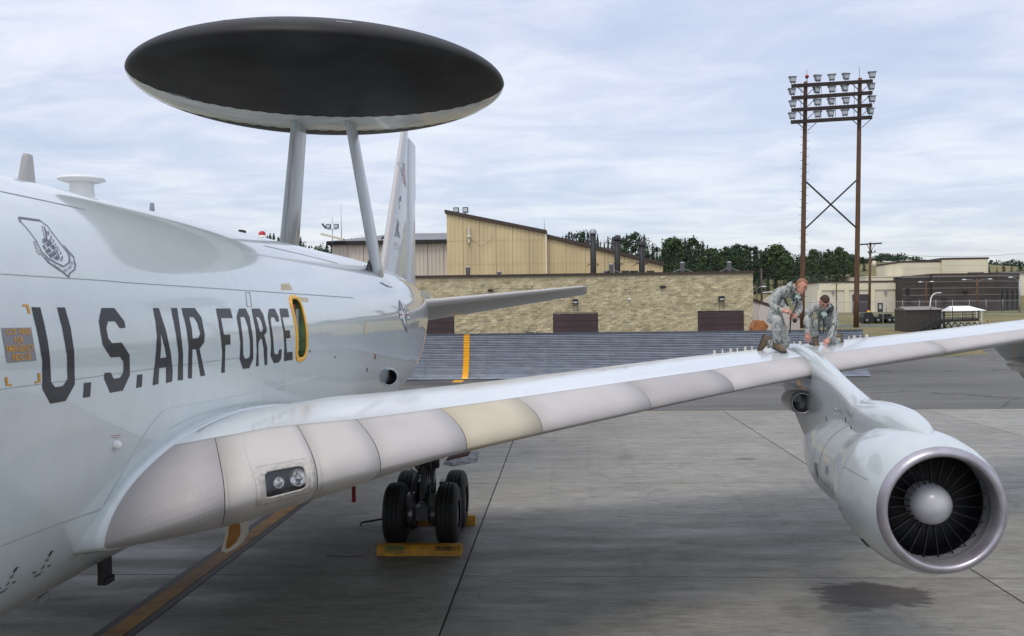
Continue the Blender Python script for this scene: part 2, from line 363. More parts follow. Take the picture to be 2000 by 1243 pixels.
# grass islands beside the taxiway and round the tower
def patch(name, pts, dz, m):
    b = MB(); n = 40; out = []
    for k in range(len(pts)):
        p, q = V(pts[k]), V(pts[(k + 1) % len(pts)])
        for t in range(8):
            r = p.lerp(q, t / 8); out.append((r.x + rnd.uniform(-.25, .25), r.y + rnd.uniform(-.3, .3)))
    bm = bmesh.new(); vs = [bm.verts.new((x, y, 0)) for x, y in out]
    es = [bm.edges.new((vs[i], vs[(i + 1) % len(vs)])) for i in range(len(vs))]
    bmesh.ops.triangle_fill(bm, use_beauty=True, edges=es, normal=(0, 0, 1))
    for yy in (60, 104, 180):
        bmesh.ops.bisect_plane(bm, geom=bm.verts[:] + bm.edges[:] + bm.faces[:], plane_co=(0, yy, 0), plane_no=(0, 1, 0))
    for v in bm.verts: v.co.z = gz(v.co.y) + dz
    o = bm_obj(bm, name, m, None, False, V((0, 0, 1))); return tag(o, kind='structure')
def gp(px, py):                                        # where a photo pixel meets the sloping ground
    v = ray(px, py); t0 = 1
    for k in range(4000):
        p = CAM + v * t0
        if p.z <= gz(p.y): break
        t0 += .1
    return (p.x, p.y)
patch('grass_island', [gp(1780, 701), gp(1870, 696), gp(1932, 690), gp(1912, 683.5), gp(1850, 682), gp(1760, 690)], .010, M_GRASS)
patch('grass_verge', [gp(1640, 652), gp(1702, 653), gp(1770, 650), gp(1772, 638), gp(1640, 640)], .010, M_GRASS)
tag(sheet('perimeter_road', -40, 190, [128, 133.5], .006, M_ASPH), kind='structure')

# ------------------------------------------------------------------- jet blast fence
M_STEEL = mat('galvanised_steel', (.215, .238, .275), .55, metal=.2, var=.14, vscale=1.2, vstretch=(1, .3, 3))
M_DARK = mat('dark_metal', (.03, .03, .032), .5, metal=.3)
M_YEL = mat('yellow_paint', (.80, .40, .015), .45, var=.08, vscale=4)
FX0 = -27.0
PROF = [(57.0, .05), (57.25, .14), (57.55, .34), (57.85, .70), (58.1, 1.2), (58.3, 1.75), (58.42, 2.3), (58.5, 2.86)]
def prof_s(s):
    d = [0]
    for a, b in zip(PROF, PROF[1:]): d.append(d[-1] + math.dist(a, b))
    s *= d[-1]
    return V((0, np.interp(s, d, [p[0] for p in PROF]), np.interp(s, d, [p[1] for p in PROF])))
def prof_n(s): t = (prof_s(min(1, s + .01)) - prof_s(max(0, s - .01))).normalized(); return V((0, -t.z, t.y))
fence = thing('blast_fence', 'long grey corrugated steel jet blast fence with one yellow stripe', 'blast fence', (0, 57.7, 0))
NR = 4; rows = []
for rI in range(NR):
    b = MB(); pr = []
    for k in range(41):
        s = (rI + .004 + .992 * k / 40) / NR; pr.append(prof_s(s) + prof_n(s) * (.026 * math.sin(2 * math.pi * k / 40 * 7.5)))
    b.rings([[V((.003, p.y, p.z)) for p in pr], [V((3.997, p.y, p.z)) for p in pr]], closed=False, sm=False)
    rows.append(b.mesh('corrugated_panel', M_STEEL, False))
for c in range(13):
    for rI in range(NR):
        o = link('corrugated_panel', rows[rI], fence); o.location.x = FX0 + 4 * c; o.location.y += rnd.uniform(-.012, .012)
b = MB(); bk = [prof_s(k / 16) - prof_n(k / 16) * .07 for k in range(17)]
b.rings([[V((FX0, p.y, p.z)) for p in bk], [V((FX0 + 52, p.y, p.z)) for p in bk]], closed=False, sm=False)
for c in range(14):
    x = FX0 + 4 * c; b.beam((x, 58.72, 2.8), (x, 60.2, 0), .12, .16); b.beam((x, 58.72, 2.8), (x, 57.9, .05), .1, .12)
b.build('backing_frame', M_DARK, fence)
b = MB(); b.box(FX0, FX0 + 52, 58.46, 58.62, 2.86, 2.93); b.build('top_rail', mat('rail_steel', (.10, .11, .125), .5, metal=.4), fence)
def stripe_at(px): return atY(px, 690, 58).x
b = MB(); x0, x1 = stripe_at(904.5), stripe_at(916); pr = []
for k in range(121):
    s = k / 120; q = (s * NR) % 1; pr.append(prof_s(s) + prof_n(s) * (.036 + .022 * math.sin(2 * math.pi * q * 7.5)))
b.rings([[V((x0, p.y, p.z)) for p in pr], [V((x1, p.y, p.z)) for p in pr]], closed=False, sm=False)
b.build('yellow_stripe', M_YEL, fence)
tag(MB().box(x0 - .45, x1 - .2, 55.3, 56.95, .0045, .0085).build('guide_mark', M_YEL), kind='structure')

# ------------------------------------------------------------------- buildings
M_STONE = mat('split_face_block', (.52, .445, .275), .9, col2=(.69, .60, .395), vscale=1.4, detail=5, bump=.3, bscale=9)
M_BROWN = mat('brown_trim', (.055, .036, .027), .55)
M_DOOR = mat('maroon_door', (.060, .036, .036), .5, var=.15, vscale=.7)
M_TAN = mat('tan_siding', (.60, .485, .27), .6, var=.16, vscale=.35, vstretch=(1.5, 1, .35), contrast=(.3, .7), detail=6)
M_BEIGE = mat('beige_siding', (.62, .55, .465), .6, var=.07, vscale=.4)
M_GROOF = mat('grey_roof', (.17, .17, .18), .6, var=.12, vscale=.4)
M_CREAM = mat('cream_wall', (.74, .67, .49), .7, var=.06, vscale=.15)
M_CREAM2 = mat('pale_cream_wall', (.68, .63, .50), .7, var=.06, vscale=.15)
M_DKBROWN = mat('dark_brown_block', (.052, .042, .038), .75, var=.2, vscale=.6)
M_BAND = mat('grey_band', (.17, .145, .135), .7)
M_WHITE = mat('white_paint', (.74, .74, .73), .5)
M_GLASS = mat('dark_glass', (.02, .024, .028), .08)
M_GREYM = mat('grey_metal', (.30, .31, .32), .45, metal=.5)
M_BLACK = mat('matt_black', (.014, .014, .015), .6)
M_WOOD = mat('weathered_pole_wood', (.115, .062, .034), .85, var=.3, vscale=2.5, vstretch=(6, 6, .35))
M_LENS = mat('lamp_lens', (.55, .58, .60), .2)

def ribbed(b, x0, x1, y, zb, ztop, pitch=.33, d=.05, mi=0):   # wall of vertical trapezoid ribs facing -Y
    n = max(1, int(round((x1 - x0) / pitch))); xs = []
    for k in range(n):
        a = x0 + (x1 - x0) * k / n; w = (x1 - x0) / n
        xs += [(a, y), (a + w * .55, y), (a + w * .65, y - d), (a + w * .9, y - d)]
    xs.append((x1, y))
    lo = [V((x, yy, zb(x) if callable(zb) else zb)) for x, yy in xs]; hi = [V((x, yy, ztop(x) if callable(ztop) else ztop)) for x, yy in xs]
    b.rings([lo, hi], closed=False, mi=mi, sm=False)

# stone workshop -------------------------------------------------------
SY = 72.0
def sp(px, py, y=SY): return atY(px, py, y)
xl, xr = sp(610, 547).x, sp(1471, 536).x; zt = 7.12; zb = gz(SY) - .3
stone = thing('stone_building', 'low tan rough stone block workshop with maroon roll-up doors, behind the blast fence', 'building', ((xl + xr) / 2, SY, 0))
DOORS = [(sp(800, 617).x, sp(887, 617).x, sp(887, 617).z), (sp(1080, 612.5).x, sp(1168, 612.5).x, sp(1168, 612.5).z), (sp(1363, 607).x, sp(1453, 607).x, sp(1453, 607).z)]
HOLE = [(sp(1027, 650).x, sp(1050, 650).x, zb, sp(1040, 649).z)] + [(a, c, zb, z) for a, c, z in DOORS]
MB().box(xl, xr, SY + .16, SY + 9.5, zb, zt).build('wall', mat('wall_core', (.60, .52, .36), .9), stone)
b = MB(); bh, bw = .20, .50; nrow = int((zt - zb) / bh)
for r_ in range(nrow):
    z0 = zb + r_ * bh; x = xl - (bw / 2 if r_ % 2 else 0) - rnd.uniform(0, .2)
    while x < xr:
        a, c = max(x, xl), min(x + bw, xr); x += bw
        for (h0, h1, hz0, hz1) in HOLE:
            if z0 + bh / 2 > hz0 and z0 + bh / 2 < hz1:
                if a >= h0 and c <= h1: c = a
                elif a < h0 < c: c = h0
                elif a < h1 < c: a = h1
        if c - a < .03: continue
        y = SY + .08 - rnd.random() ** 3 * .08; dz1 = rnd.uniform(-.02, .07); g = .0
        A = [(a + g, SY + .17, z0 + g), (c - g, SY + .17, z0 + g), (c - g, SY + .17, z0 + bh - g), (a + g, SY + .17, z0 + bh - g)]
        k = rnd.uniform(.004, .02)
        Fc = [(a + k * .4, y + rnd.uniform(-.01, .05), z0 + k * .4), (c - k * .4, y + rnd.uniform(-.01, .05), z0 + k * .4), (c - k * .4, y - rnd.uniform(0, .05), z0 + bh - k * .35), (a + k * .4, y - rnd.uniform(0, .05), z0 + bh - k * .35)]
        b.add(A + Fc, [(4, 5, 6, 7), (0, 1, 5, 4), (1, 2, 6, 5), (2, 3, 7, 6), (3, 0, 4, 7)])
tag(b.build('stone_block', M_STONE, stone), kind='stuff')
MB().box(xl - .12, xr + .12, SY - .10, SY + 9.6, zt, zt + .16).build('roof_cap', M_BROWN, stone)
for a, c, z in DOORS:
    d = MB().box(a, c, SY + .10, SY + .155, zb, z).build('roll_up_door', M_BROWN, stone)
    npl = 8; hh = (z - .06 - zb) / npl
    me = MB().box(a + .05, c - .05, SY + .045, SY + .098, .012, hh - .012).mesh('door_panel', M_DOOR)
    for k in range(npl): o = link('door_panel', me, d); o.location.z = zb + k * hh
a, c, z = sp(1027, 650).x, sp(1050, 650).x, sp(1040, 649).z
MB().box(a, c, SY + .05, SY + .155, zb, z).build('vent', M_DOOR, stone)
for (p0, q0, p1, q1) in [(1289, 558.5, 1300, 562.5), (953, 565.5, 963, 569.5)]:
    A, Bq = sp(p0, q1), sp(p1, q0); MB().box(A.x, Bq.x, SY - .14, SY + .1, A.z, Bq.z).build('vent', M_BLACK, stone)
for (px, py) in [(1123.5, 589), (1408.5, 583), (1213.5, 0)][:2]:
    A = sp(px, py); b = MB(); b.box(A.x - .21, A.x + .21, SY - .38, SY + .1, A.z - .17, A.z + .17, 0); b.box(A.x - .15, A.x + .15, SY - .385, SY - .37, A.z - .13, A.z - .02, 1)
    for s in (-.18, .18): b.box(A.x + s - .02, A.x + s + .02, SY - .13, SY - .09, A.z - .75, A.z - .17, 2)
    b.build('wall_light', [M_BLACK, M_LENS, M_BROWN], stone)
A = sp(1229, 585); b = MB(); b.lathe([(0, .09), (.05, .12), (.12, .10), (.14, 0)], (A.x, SY + .0, A.z), (0, -1, 0), 12); b.box(A.x - .05, A.x + .05, SY - .1, SY + .1, A.z - .05, A.z + .05); b.build('alarm_bell', M_WHITE, stone)

# tan hangar ------------------------------------------------------------
TY = 86.0
def tp(px, py): return atY(px, py, TY)
tan = thing('tan_hangar', 'tall tan metal-sided hangar with a sloping brown roof edge, rising behind the stone building', 'hangar', (tp(1000, 540).x, TY, 0))
p0, p1, p2, p3 = tp(872, 417), tp(1066, 457), tp(1068, 464), tp(1296, 519)
z0 = gz(TY) - .5
def zl1(x): return p0.z + (p1.z - p0.z) * (x - p0.x) / (p1.x - p0.x)
def zl2(x): return p2.z + (p3.z - p2.z) * (x - p2.x) / (p3.x - p2.x)
seam = [z0, tp(950, 517).z, tp(950, 471).z]
npan = 6
for k in range(npan):                                   # siding sheets of the tall part
    xa = p0.x + (p1.x - p0.x) * k / npan; xb = p0.x + (p1.x - p0.x) * (k + 1) / npan
    for i in range(3):
        b = MB(); ribbed(b, xa + .01, xb - .01, TY - .01 * i, seam[i] + (.02 if i else 0), seam[i + 1] if i < 2 else zl1, .36, .05); b.build('siding_panel', M_TAN, tan, False)
for k in range(npan):
    xa = p2.x + (p3.x - p2.x) * k / npan; xb = p2.x + (p3.x - p2.x) * (k + 1) / npan
    b = MB(); ribbed(b, xa + .01, xb - .01, TY + .6, z0, (lambda x: min(zl2(x), seam[1])), .36, .05); b.build('siding_panel', M_TAN, tan, False)
    if zl2(xa) > seam[1]:
        b = MB(); ribbed(b, xa + .01, xb - .01, TY + .59, seam[1] + .02, lambda x: max(seam[1] + .03, zl2(x)), .36, .05); b.build('siding_panel', M_TAN, tan, False)
b = MB(); D = 26
b.prism([(p0.x, TY + .06, z0), (p1.x, TY + .06, z0), (p1.x, TY + .06, p1.z - .02), (p0.x, TY + .06, p0.z - .02)], (0, D, 0))
b.prism([(p2.x + .05, TY + .66, z0), (p3.x, TY + .66, z0), (p3.x, TY + .66, p3.z - .02), (p2.x + .05, TY + .66, p2.z - .02)], (0, D - 1, 0))
b.build('wall', M_TAN, tan)
b = MB()
for (A, Bq, yy) in ((p0, p1, TY), (p2, p3, TY + .6)):
    o1 = V((-.15, 0, 0)) if A is p0 else V((0.02, 0, 0)); b.prism([(A.x + o1.x, yy - .25, A.z), (Bq.x + .1, yy - .25, Bq.z), (Bq.x + .1, yy - .25, Bq.z + .34), (A.x + o1.x, yy - .25, A.z + .34)], (0, D + .4, 0))
b.build('roof', M_BROWN, tan)
b = MB(); b.box(p1.x - .06, p1.x + .1, TY - .13, TY - .05, z0, p1.z); b.build('downpipe', M_CREAM, tan)
for (a, c) in [(1180, 1196), (1214, 1229), (1231, 1246), (1263, 1278)]:
    A, Bq = atY(a, 538.5, TY + .5), atY(c, 529, TY + .5); w = MB().box(A.x, Bq.x, TY + .44, TY + .56, A.z, Bq.z).build('window', M_BROWN, tan)
    MB().box(A.x + .06, Bq.x - .06, TY + .42, TY + .435, A.z + .06, Bq.z - .06).build('pane', M_GLASS, w)
b = MB(); A = tp(916, 455); b.box(A.x - .09, A.x + .09, TY - .3, TY - .06, A.z - 1.0, A.z + .5); b.ball((A.x, TY - .2, A.z - .4), .2); 
b.tube([(A.x, TY - .15, A.z + .6), (A.x + .25, TY - .12, A.z - .6), (A.x + 1.2, TY - .12, A.z - 1.2), (A.x + 2.1, TY - .12, A.z - .6), (A.x + 2.5, TY - .12, A.z + .7)], .02, 5)
b.build('cable_box', M_CREAM2, tan)

# beige hangar on the left -----------------------------------------------
BY = 104.0
def bp_(px, py): return atY(px, py, BY)
bx0, bx1 = bp_(648, 478).x, bp_(930, 475).x; ez = bp_(760, 477.5).z
beige = thing('beige_hangar', 'wide beige corrugated hangar with a grey hipped roof, left of the tan hangar', 'hangar', ((bx0 + bx1) / 2, BY, gz(BY)))
nb = 9
for k in range(nb):
    xa = bx0 + (bx1 - bx0) * k / nb; xb = bx0 + (bx1 - bx0) * (k + 1) / nb
    b = MB(); ribbed(b, xa + .03, xb - .03, BY, gz(BY) - .5, ez, .45, .07); b.build('siding_panel', M_BEIGE, beige, False)
MB().box(bx0 + .05, bx1, BY + .08, BY + 30, gz(BY) - .5, ez).build('wall', M_BEIGE, beige)
b = MB(); b.box(bx0 - .5, bx1 + .3, BY - .6, BY + 30.6, ez, ez + .42); b.build('eave', M_BLACK, beige)
rz_ = atY(800, 456.5, BY + 12).z; e1 = ez + .425
b = MB(); P = [(bx0 - .4, BY - .5, e1), (bx1 + .3, BY - .5, e1), (bx1 + .3, BY + 30.5, e1), (bx0 - .4, BY + 30.5, e1), (bx0 + 5.2, BY + 12, rz_), (bx1 + .3, BY + 12, rz_)]
b.add(P, [(0, 1, 5, 4), (3, 0, 4), (2, 3, 4, 5), (1, 2, 5)]); b.build('roof', M_GROOF, beige)

# roof fittings: each a thing of its own
def stack(px, ytop, y):
    A = atY(px, ytop, y); zb_ = zt + .16; r_ = .265
    t = thing('exhaust_stack', {1158: 'tallest, leftmost of the three dark exhaust stacks on the stone building roof', 1205: 'middle one of the three dark exhaust stacks on the stone building roof', 1253: 'shortest, rightmost of the three dark exhaust stacks on the stone building roof'}[px], 'exhaust stack', (A.x, y, zb_), 'exhaust stacks on the workshop roof')
    b = MB(); b.lathe([(0, r_), (A.z - zb_ - .3, r_), (A.z - zb_ - .3, r_ * .8)], (A.x, y, zb_), (0, 0, 1), 14, cap1=True); b.build('pipe', M_BLACK, t)
    b = MB(); b.lathe([(-.42, r_ * 1.25), (-.16, r_ * 1.25), (.02, r_ * .5), (.03, 0)], (A.x, y, A.z), (0, 0, 1), 14); b.build('rain_cap', M_GREYM if px == 1158 else M_DARK, t)
    for zz in (1.1, 3.2):
        if zz < A.z - zb_ - .5:
            b = MB(); b.box(A.x - .5, A.x + .5, y - .05, y + .05, zb_ + zz, zb_ + zz + .06); b.beam((A.x - .46, y, zb_ + zz), (A.x - .46, y + 3.8, zb_ + zz), .05, .05); b.beam((A.x + .46, y, zb_ + zz), (A.x + .46, y + 3.8, zb_ + zz), .05, .05); b.build('bracket', M_DARK, t)
for px, yt_ in ((1158, 448), (1205, 460), (1253, 471)): stack(px, yt_, 80.5)
def vent(px, ytop, lab, y=78.0, braces=True, redbase=False):
    A = atY(px, ytop, y); zb_ = zt + .16
    t = thing('roof_vent', lab, 'roof vent', (A.x, y, zb_), 'roof vents on the workshop')
    b = MB(); b.lathe([(0, .12), (.25, .12), (.3, .20), (A.z - zb_ - .12, .20), (A.z - zb_ - .08, .25), (A.z - zb_, .1), (A.z - zb_, 0)], (A.x, y, zb_), (0, 0, 1), 12); b.build('vent_pipe', mat('zinc', (.36, .37, .38), .4, metal=.4), t)
    if braces:
        b = MB()
        for sx in (-1, 1): b.beam((A.x, y - .1, zb_ + .55), (A.x + 1.4 * sx, y - .2, zb_), .05, .05)
        b.build('brace', M_GREYM, t)
    if redbase: MB().lathe([(0, .17), (.28, .17), (.28, .13)], (A.x, y, zb_), (0, 0, 1), 12).build('red_base', mat('rust_red', (.20, .04, .03), .7), t)
vent(1332.5, 512, 'braced grey roof vent on the stone building, second from its right end')
vent(1424, 511, 'braced grey roof vent nearest the right end of the stone building roof')
vent(1194, 515, 'grey roof vent between the left and middle exhaust stacks')
vent(914, 521, 'thin grey roof vent with a red base, left on the stone building', braces=False, redbase=True)
vent(975, 530, 'short grey roof vent on the stone building below the tan hangar', braces=False)
def flood_pair(px, py, y, lab, n=2, hood=False):
    A = atY(px, py, y); zb_ = A.z - .9 if not hood else A.z - 1.9
    t = thing('floodlight_pair', lab, 'floodlight', (A.x, y, zb_))
    b = MB(); b.beam((A.x, y, zb_), (A.x, y, A.z - .35), .07, .07); b.box(A.x - .55, A.x + .55, y - .03, y + .03, A.z - .40, A.z - .34); b.build('post', M_GREYM, t)
    for s in (-.45, .45):
        b = MB(); b.box(A.x + s - .26, A.x + s + .26, y - .12, y + .2, A.z - .28, A.z + .22, 0); b.box(A.x + s - .2, A.x + s + .2, y - .125, y - .115, A.z - .2, A.z + .14, 1); b.beam((A.x + s, y, A.z - .38), (A.x + s, y, A.z - .28), .05, .05); b.build('floodlight', [M_BLACK, M_LENS], t)
    if hood:
        b = MB(); b.obox((A.x - .95, y, A.z + .02), V((.22, 0, -.26)), V((0, .2, 0)), V((.06, 0, .05))); b.build('floodlight', M_DARK, t)
        b = MB(); b.beam((A.x, y, A.z + .2), (A.x + .02, y, A.z + 1.0), .06, .06); b.obox((A.x + .05, y, A.z - 1.25), V((1.3, 0, -.35)), V((0, .5, 0)), V((.03, 0, .12))); b.build('walkway', M_CREAM2, t)
flood_pair(900, 410, 86.5, 'pair of black floodlights on the high corner of the tan hangar roof')
flood_pair(649, 442, 103, 'floodlight cluster on a mast beside the grey roof of the beige hangar', hood=True)
A = atY(666, 400, 105); tag(MB().tube([(A.x, 105, ez), (A.x, 105, A.z)], [.05, .02], 6).build('whip_aerial', M_GREYM), 'thin whip aerial standing on the beige hangar beside the floodlight mast', 'aerial')
A = atY(1063, 426, 86.4); tag(MB().tube([(A.x, 86.4, zl1(A.x) - .1 if A.x < p1.x else p1.z), (A.x, 86.4, A.z)], [.04, .02], 6).build('whip_aerial', M_GREYM), 'thin whip aerial on the low end of the tan hangar roof', 'aerial')

# beige annexe with curved panel, right of the stone building
AY = 92.0
A, Bq = atY(1440, 577, AY), atY(1562, 590, AY)
ann = thing('annexe', 'small beige annexe with a brown sloping roof edge, right of the stone building', 'building', ((A.x + Bq.x) / 2, AY, gz(AY)))
MB().prism([(A.x, AY, gz(AY) - .3), (Bq.x, AY, gz(AY) - .3), (Bq.x, AY, Bq.z - 1.6), (A.x, AY, A.z)], (0, 7, 0)).build('wall', mat('annexe_beige', (.50, .44, .37), .7), ann)
MB().prism([(A.x - .1, AY - .12, A.z), (Bq.x + .1, AY - .12, Bq.z - 1.6), (Bq.x + .1, AY - .12, Bq.z - 1.3), (A.x - .1, AY - .12, A.z + .3)], (0, 7.3, 0)).build('roof', M_BROWN, ann)
c0 = atY(1512, 615, AY); b = MB(); pts = [(c0.x + 1.6 * math.cos(a), AY - .02, c0.z + 2.0 * math.sin(a)) for a in np.linspace(0, 2 * math.pi, 25)[:-1]]
b.prism(pts, (0, -.05, 0)); b.build('rounded_panel', mat('annexe_pale', (.56, .50, .43), .7), ann)
# rusty octagonal bin
OY = 62.5; A = atY(1486, 636, OY); k = OY / 1760
t = thing('rusty_bin', 'rust-orange eight-sided bin standing behind the blast fence, left of the kneeling airmen', 'bin', (A.x, OY, 0))
pts = [(A.x + x * k, OY, A.z - y * k) for x, y in ((-8, -10), (6, -9), (15, 2), (9, 12), (-15, 12), (-15, 5))]
MB().prism([(p[0], p[1], p[2]) for p in pts], (0, 1.3, 0)).build('shell', mat('rust', (.34, .13, .045), .9, var=.3, vscale=3), t)
b = MB()
for q in ((8, 13), (-14, 13)): b.beam((A.x + q[0] * k, OY + .3, A.z - 12 * k), (A.x + q[0] * k, OY + .3, 0), .12, .12)
b.build('legs', M_DARK, t)

# far buildings on the right ------------------------------------------------
RY = 232.0
def rp(px, py, y=RY): return atY(px, py, y)
g0 = gz(RY) - 1
cream = thing('cream_building', 'low cream building with recessed bays and a dark roller door, behind the light tower', 'building', (rp(1680, 600).x, RY, gz(RY)))
a, c = rp(1599, 553), rp(1766, 551)
MB().prism([(a.x, RY, g0), (c.x, RY, g0), (c.x, RY, c.z), (a.x, RY, a.z)], (0, 20, 0)).build('wall', M_CREAM2, cream)
MB().prism([(a.x - .2, RY - .2, a.z), (c.x, RY - .2, c.z), (c.x, RY - .2, c.z + .4), (a.x - .2, RY - .2, a.z + .4)], (0, 20.4, 0)).build('roof', M_BROWN, cream)
b = MB()
for px in (1600, 1653, 1704, 1763): A = rp(px, 560); b.box(A.x - .55, A.x + .55, RY - .25, RY - .003, g0, a.z - 1.9)
b.box(a.x, c.x, RY - .25, RY - .003, a.z - 1.9, a.z - .45); b.build('pilaster', M_CREAM, cream)
A, Bq = rp(1665, 612), rp(1696, 575); d = MB().box(A.x, Bq.x, RY - .1, RY - .004, g0, Bq.z).build('roller_door', M_BLACK, cream)
me = MB().box(A.x + .15, Bq.x - .15, RY - .16, RY - .105, .03, .57).mesh('door_panel', mat('door_grey', (.06, .05, .055), .6))
for k in range(int((Bq.z - g0) / .6)): o = link('door_panel', me, d); o.location.z = g0 + .6 * k
A, Bq = rp(1714, 609), rp(1724, 592); d = MB().box(A.x, Bq.x, RY - .1, RY - .004, g0, Bq.z).build('door', M_DARK, cream); MB().box(A.x + .35, Bq.x - .35, RY - .13, RY - .102, Bq.z - 1.5, Bq.z - .4).build('pane', M_LENS, d)
for px in (1627, 1729): A = rp(px, 571); MB().box(A.x - .3, A.x + .3, RY - .5, RY - .26, A.z - .3, A.z + .3).build('wall_light', M_GREYM, cream)
# upper cream block
UY = 258.0
upper = thing('cream_block', 'tall plain cream building block rising behind the dark brown building', 'building', (rp(1850, 560, UY).x, UY, gz(UY)))
a, m_, c = rp(1765, 513, UY), rp(1840, 510, UY), rp(1930, 506, UY)
def blk(parent, x0, x1, y, dpt, z1, z0=0, m=M_CREAM, nm='wall'): return MB().box(x0, x1, y, y + dpt, z0, z1).build(nm, m, parent)
npn = 5
for (xa, xb, zz, yy) in ((a.x, m_.x, a.z, UY + .8), (m_.x, c.x, c.z, UY)):
    MB().box(xa, xb, yy, UY + 22, g0, zz).build('wall', M_CREAM, upper)
    MB().box(xa - .15, xb + .15, yy - .2, UY + 22.2, zz, zz + .45).build('roof_trim', M_BROWN, upper)
    me = MB().box(xa + .06, xb - .06, yy - .09, yy - .003, .03, 1.72).mesh('cladding_panel', M_CREAM)
    for k in range(npn): o = link('cladding_panel', me, upper); o.location.z = zz - 1.75 * (k + 1)
A, Bq = rp(1890, 537, UY), rp(1921, 532, UY); w = MB().box(A.x, Bq.x, UY - .2, UY - .1, A.z - .6, Bq.z).build('window', M_BROWN, upper)
for x0, x1 in ((A.x + .2, (A.x + Bq.x) / 2 - .15), ((A.x + Bq.x) / 2 + .15, Bq.x - .2)): MB().box(x0, x1, UY - .24, UY - .205, A.z - .5, Bq.z - .2).build('pane', mat('pale_glass', (.42, .47, .46), .15), w)
A = rp(1774, 508, UY + 4); b = MB()
for s in (-.85, .85): b.beam((A.x + s, UY + 4, a.z + .4), (A.x + s, UY + 4, A.z), .14, .14)
b.beam((A.x - .92, UY + 4, A.z), (A.x + .92, UY + 4, A.z), .14, .14); b.build('roof_hoop', M_CREAM, upper)
l_ = rp(1691, 542, UY); l2 = rp(1766, 540, UY); MB().box(l_.x, l2.x - .3, UY, UY + 14, g0, l_.z).build('low_wing', M_CREAM, upper)
MB().box(l_.x - .1, l2.x - .3, UY - .15, UY + 14, l_.z, l_.z + .3).build('low_wing_roof', M_CREAM2, upper)
# dark brown building
DY = 226.0
dk = thing('brown_building', 'dark brown block building with pale horizontal bands, at the right behind the fence', 'building', (rp(1880, 600, DY).x, DY, gz(DY)))
a, m_, c, e_ = rp(1766, 550.5, DY), rp(1821, 538, DY), rp(1951, 535.5, DY), rp(1991, 541.5, DY + 9)
MB().box(a.x, m_.x, DY + 1.2, DY + 20, g0, a.z).build('wall', M_DKBROWN, dk)
MB().box(a.x, m_.x, DY + 1.0, DY + 20, a.z, a.z + .3).build('roof_trim', M_BROWN, dk)
foot = [(m_.x, DY), (c.x, DY), (e_.x, DY + 9), (e_.x, DY + 26), (m_.x, DY + 26)]
MB().prism([(x, y, g0) for x, y in foot], (0, 0, c.z - g0)).build('wall', M_DKBROWN, dk)
MB().prism([(x + (.1 if i in (2, 3) else -.1), y - .15, c.z) for i, (x, y) in enumerate(foot)], (0, 0, .3)).build('roof_trim', M_BROWN, dk)
def band(z, h=.22):
    b = MB(); b.box(m_.x - .03, c.x + .03, DY - .07, DY + .3, z, z + h)
    d = V((e_.x - c.x, 9, 0)).normalized(); nn = V((d.y, -d.x, 0)) * .07
    b.obox(V(((c.x + e_.x) / 2, DY + 4.5, z + h / 2)) + nn * .2, V(((e_.x - c.x) / 2, 4.5, 0)), nn, V((0, 0, h / 2)))
    b.box(a.x, m_.x - .03, DY + 1.13, DY + 1.5, z, z + h); return b
for py in (551, 563.5, 577, 590): band(rp(1880, py, DY).z).build('pale_band', M_BAND, dk)
band(c.z - .62, .5).build('pale_band', M_BAND, dk)
d = V((e_.x - c.x, 9, 0))
for t0_ in (.16, .40, .66, .9):
    q = V((c.x, DY, 0)) + d * (t0_); u = d.normalized(); MB().obox((q.x + .05, q.y - .05, (gz(DY) + rp(1960, 570, DY).z) / 2), u * .55, V((u.y, -u.x, 0)) * .12, V((0, 0, (rp(1960, 570, DY).z - gz(DY)) / 2 + .4))).build('doorway', M_BLACK, dk)
A, Bq = rp(1773, 577, DY), rp(1780, 563, DY); MB().box(A.x, Bq.x, DY + 1.05, DY + 1.19, A.z, Bq.z).build('louvre', M_BLACK, dk)
for px, py in ((1778, 588), (1844, 587), (1885, 570)): A = rp(px, py, DY); MB().box(A.x - .55, A.x + .55, DY - .45 if px > 1821 else DY + .7, DY - .08 if px > 1821 else DY + 1.1, A.z - .2, A.z + .25).build('wall_light', M_BLACK, dk)
# building at the far right edge
a = rp(1985, 534, 275); far = thing('pale_building', 'pale cream building with a grey roof at the far right edge', 'building', (a.x + 12, 275, gz(275)))
MB().box(a.x - 4, a.x + 40, 275, 300, gz(258), a.z).build('wall', M_CREAM2, far); MB().box(a.x - 4.4, a.x + 40.4, 274.6, 300.4, a.z, a.z + .5).build('roof', M_GROOF, far)
# =================================================================== AIRCRAFT
def paint_nodes(col, rough=.32, coat=1.0, dirt=.06, coat_rough=.035):
    def f(nt, n, l, b):
        tc = n.new('ShaderNodeTexCoord'); P = tc.outputs['Object']
        a = ramp(n, l, nodes_noise(n, l, P, .55, (1, .35, 1.2), 6), [(.3, tuple(x * (1 - dirt) for x in col)), (.7, tuple(min(1, x * (1 + dirt * .6)) for x in col))])
        s = ramp(n, l, nodes_noise(n, l, P, 2.2, (3, 1.4, .22), 5, .6), [(.36, .93), (.55, 1.0)])
        c = mixc(n, l, a, s, .65, 'MULTIPLY'); l.new(c, b.inputs['Base Color'])
        b.inputs['Roughness'].default_value = rough; b.inputs['Coat Weight'].default_value = coat; b.inputs['Coat IOR'].default_value = 1.5
        r_ = ramp(n, l, nodes_noise(n, l, P, 1.2, (1, .5, 1), 4), [(.35, coat_rough), (.7, coat_rough * 2.2)]); l.new(r_, b.inputs['Coat Roughness'])
        bp = n.new('ShaderNodeBump'); bp.inputs['Strength'].default_value = .03; bp.inputs['Distance'].default_value = .02
        l.new(nodes_noise(n, l, P, 1.1, (1, .6, 1), 3), bp.inputs['Height']); l.new(bp.outputs[0], b.inputs['Normal']); l.new(bp.outputs[0], b.inputs['Coat Normal'])
    return f
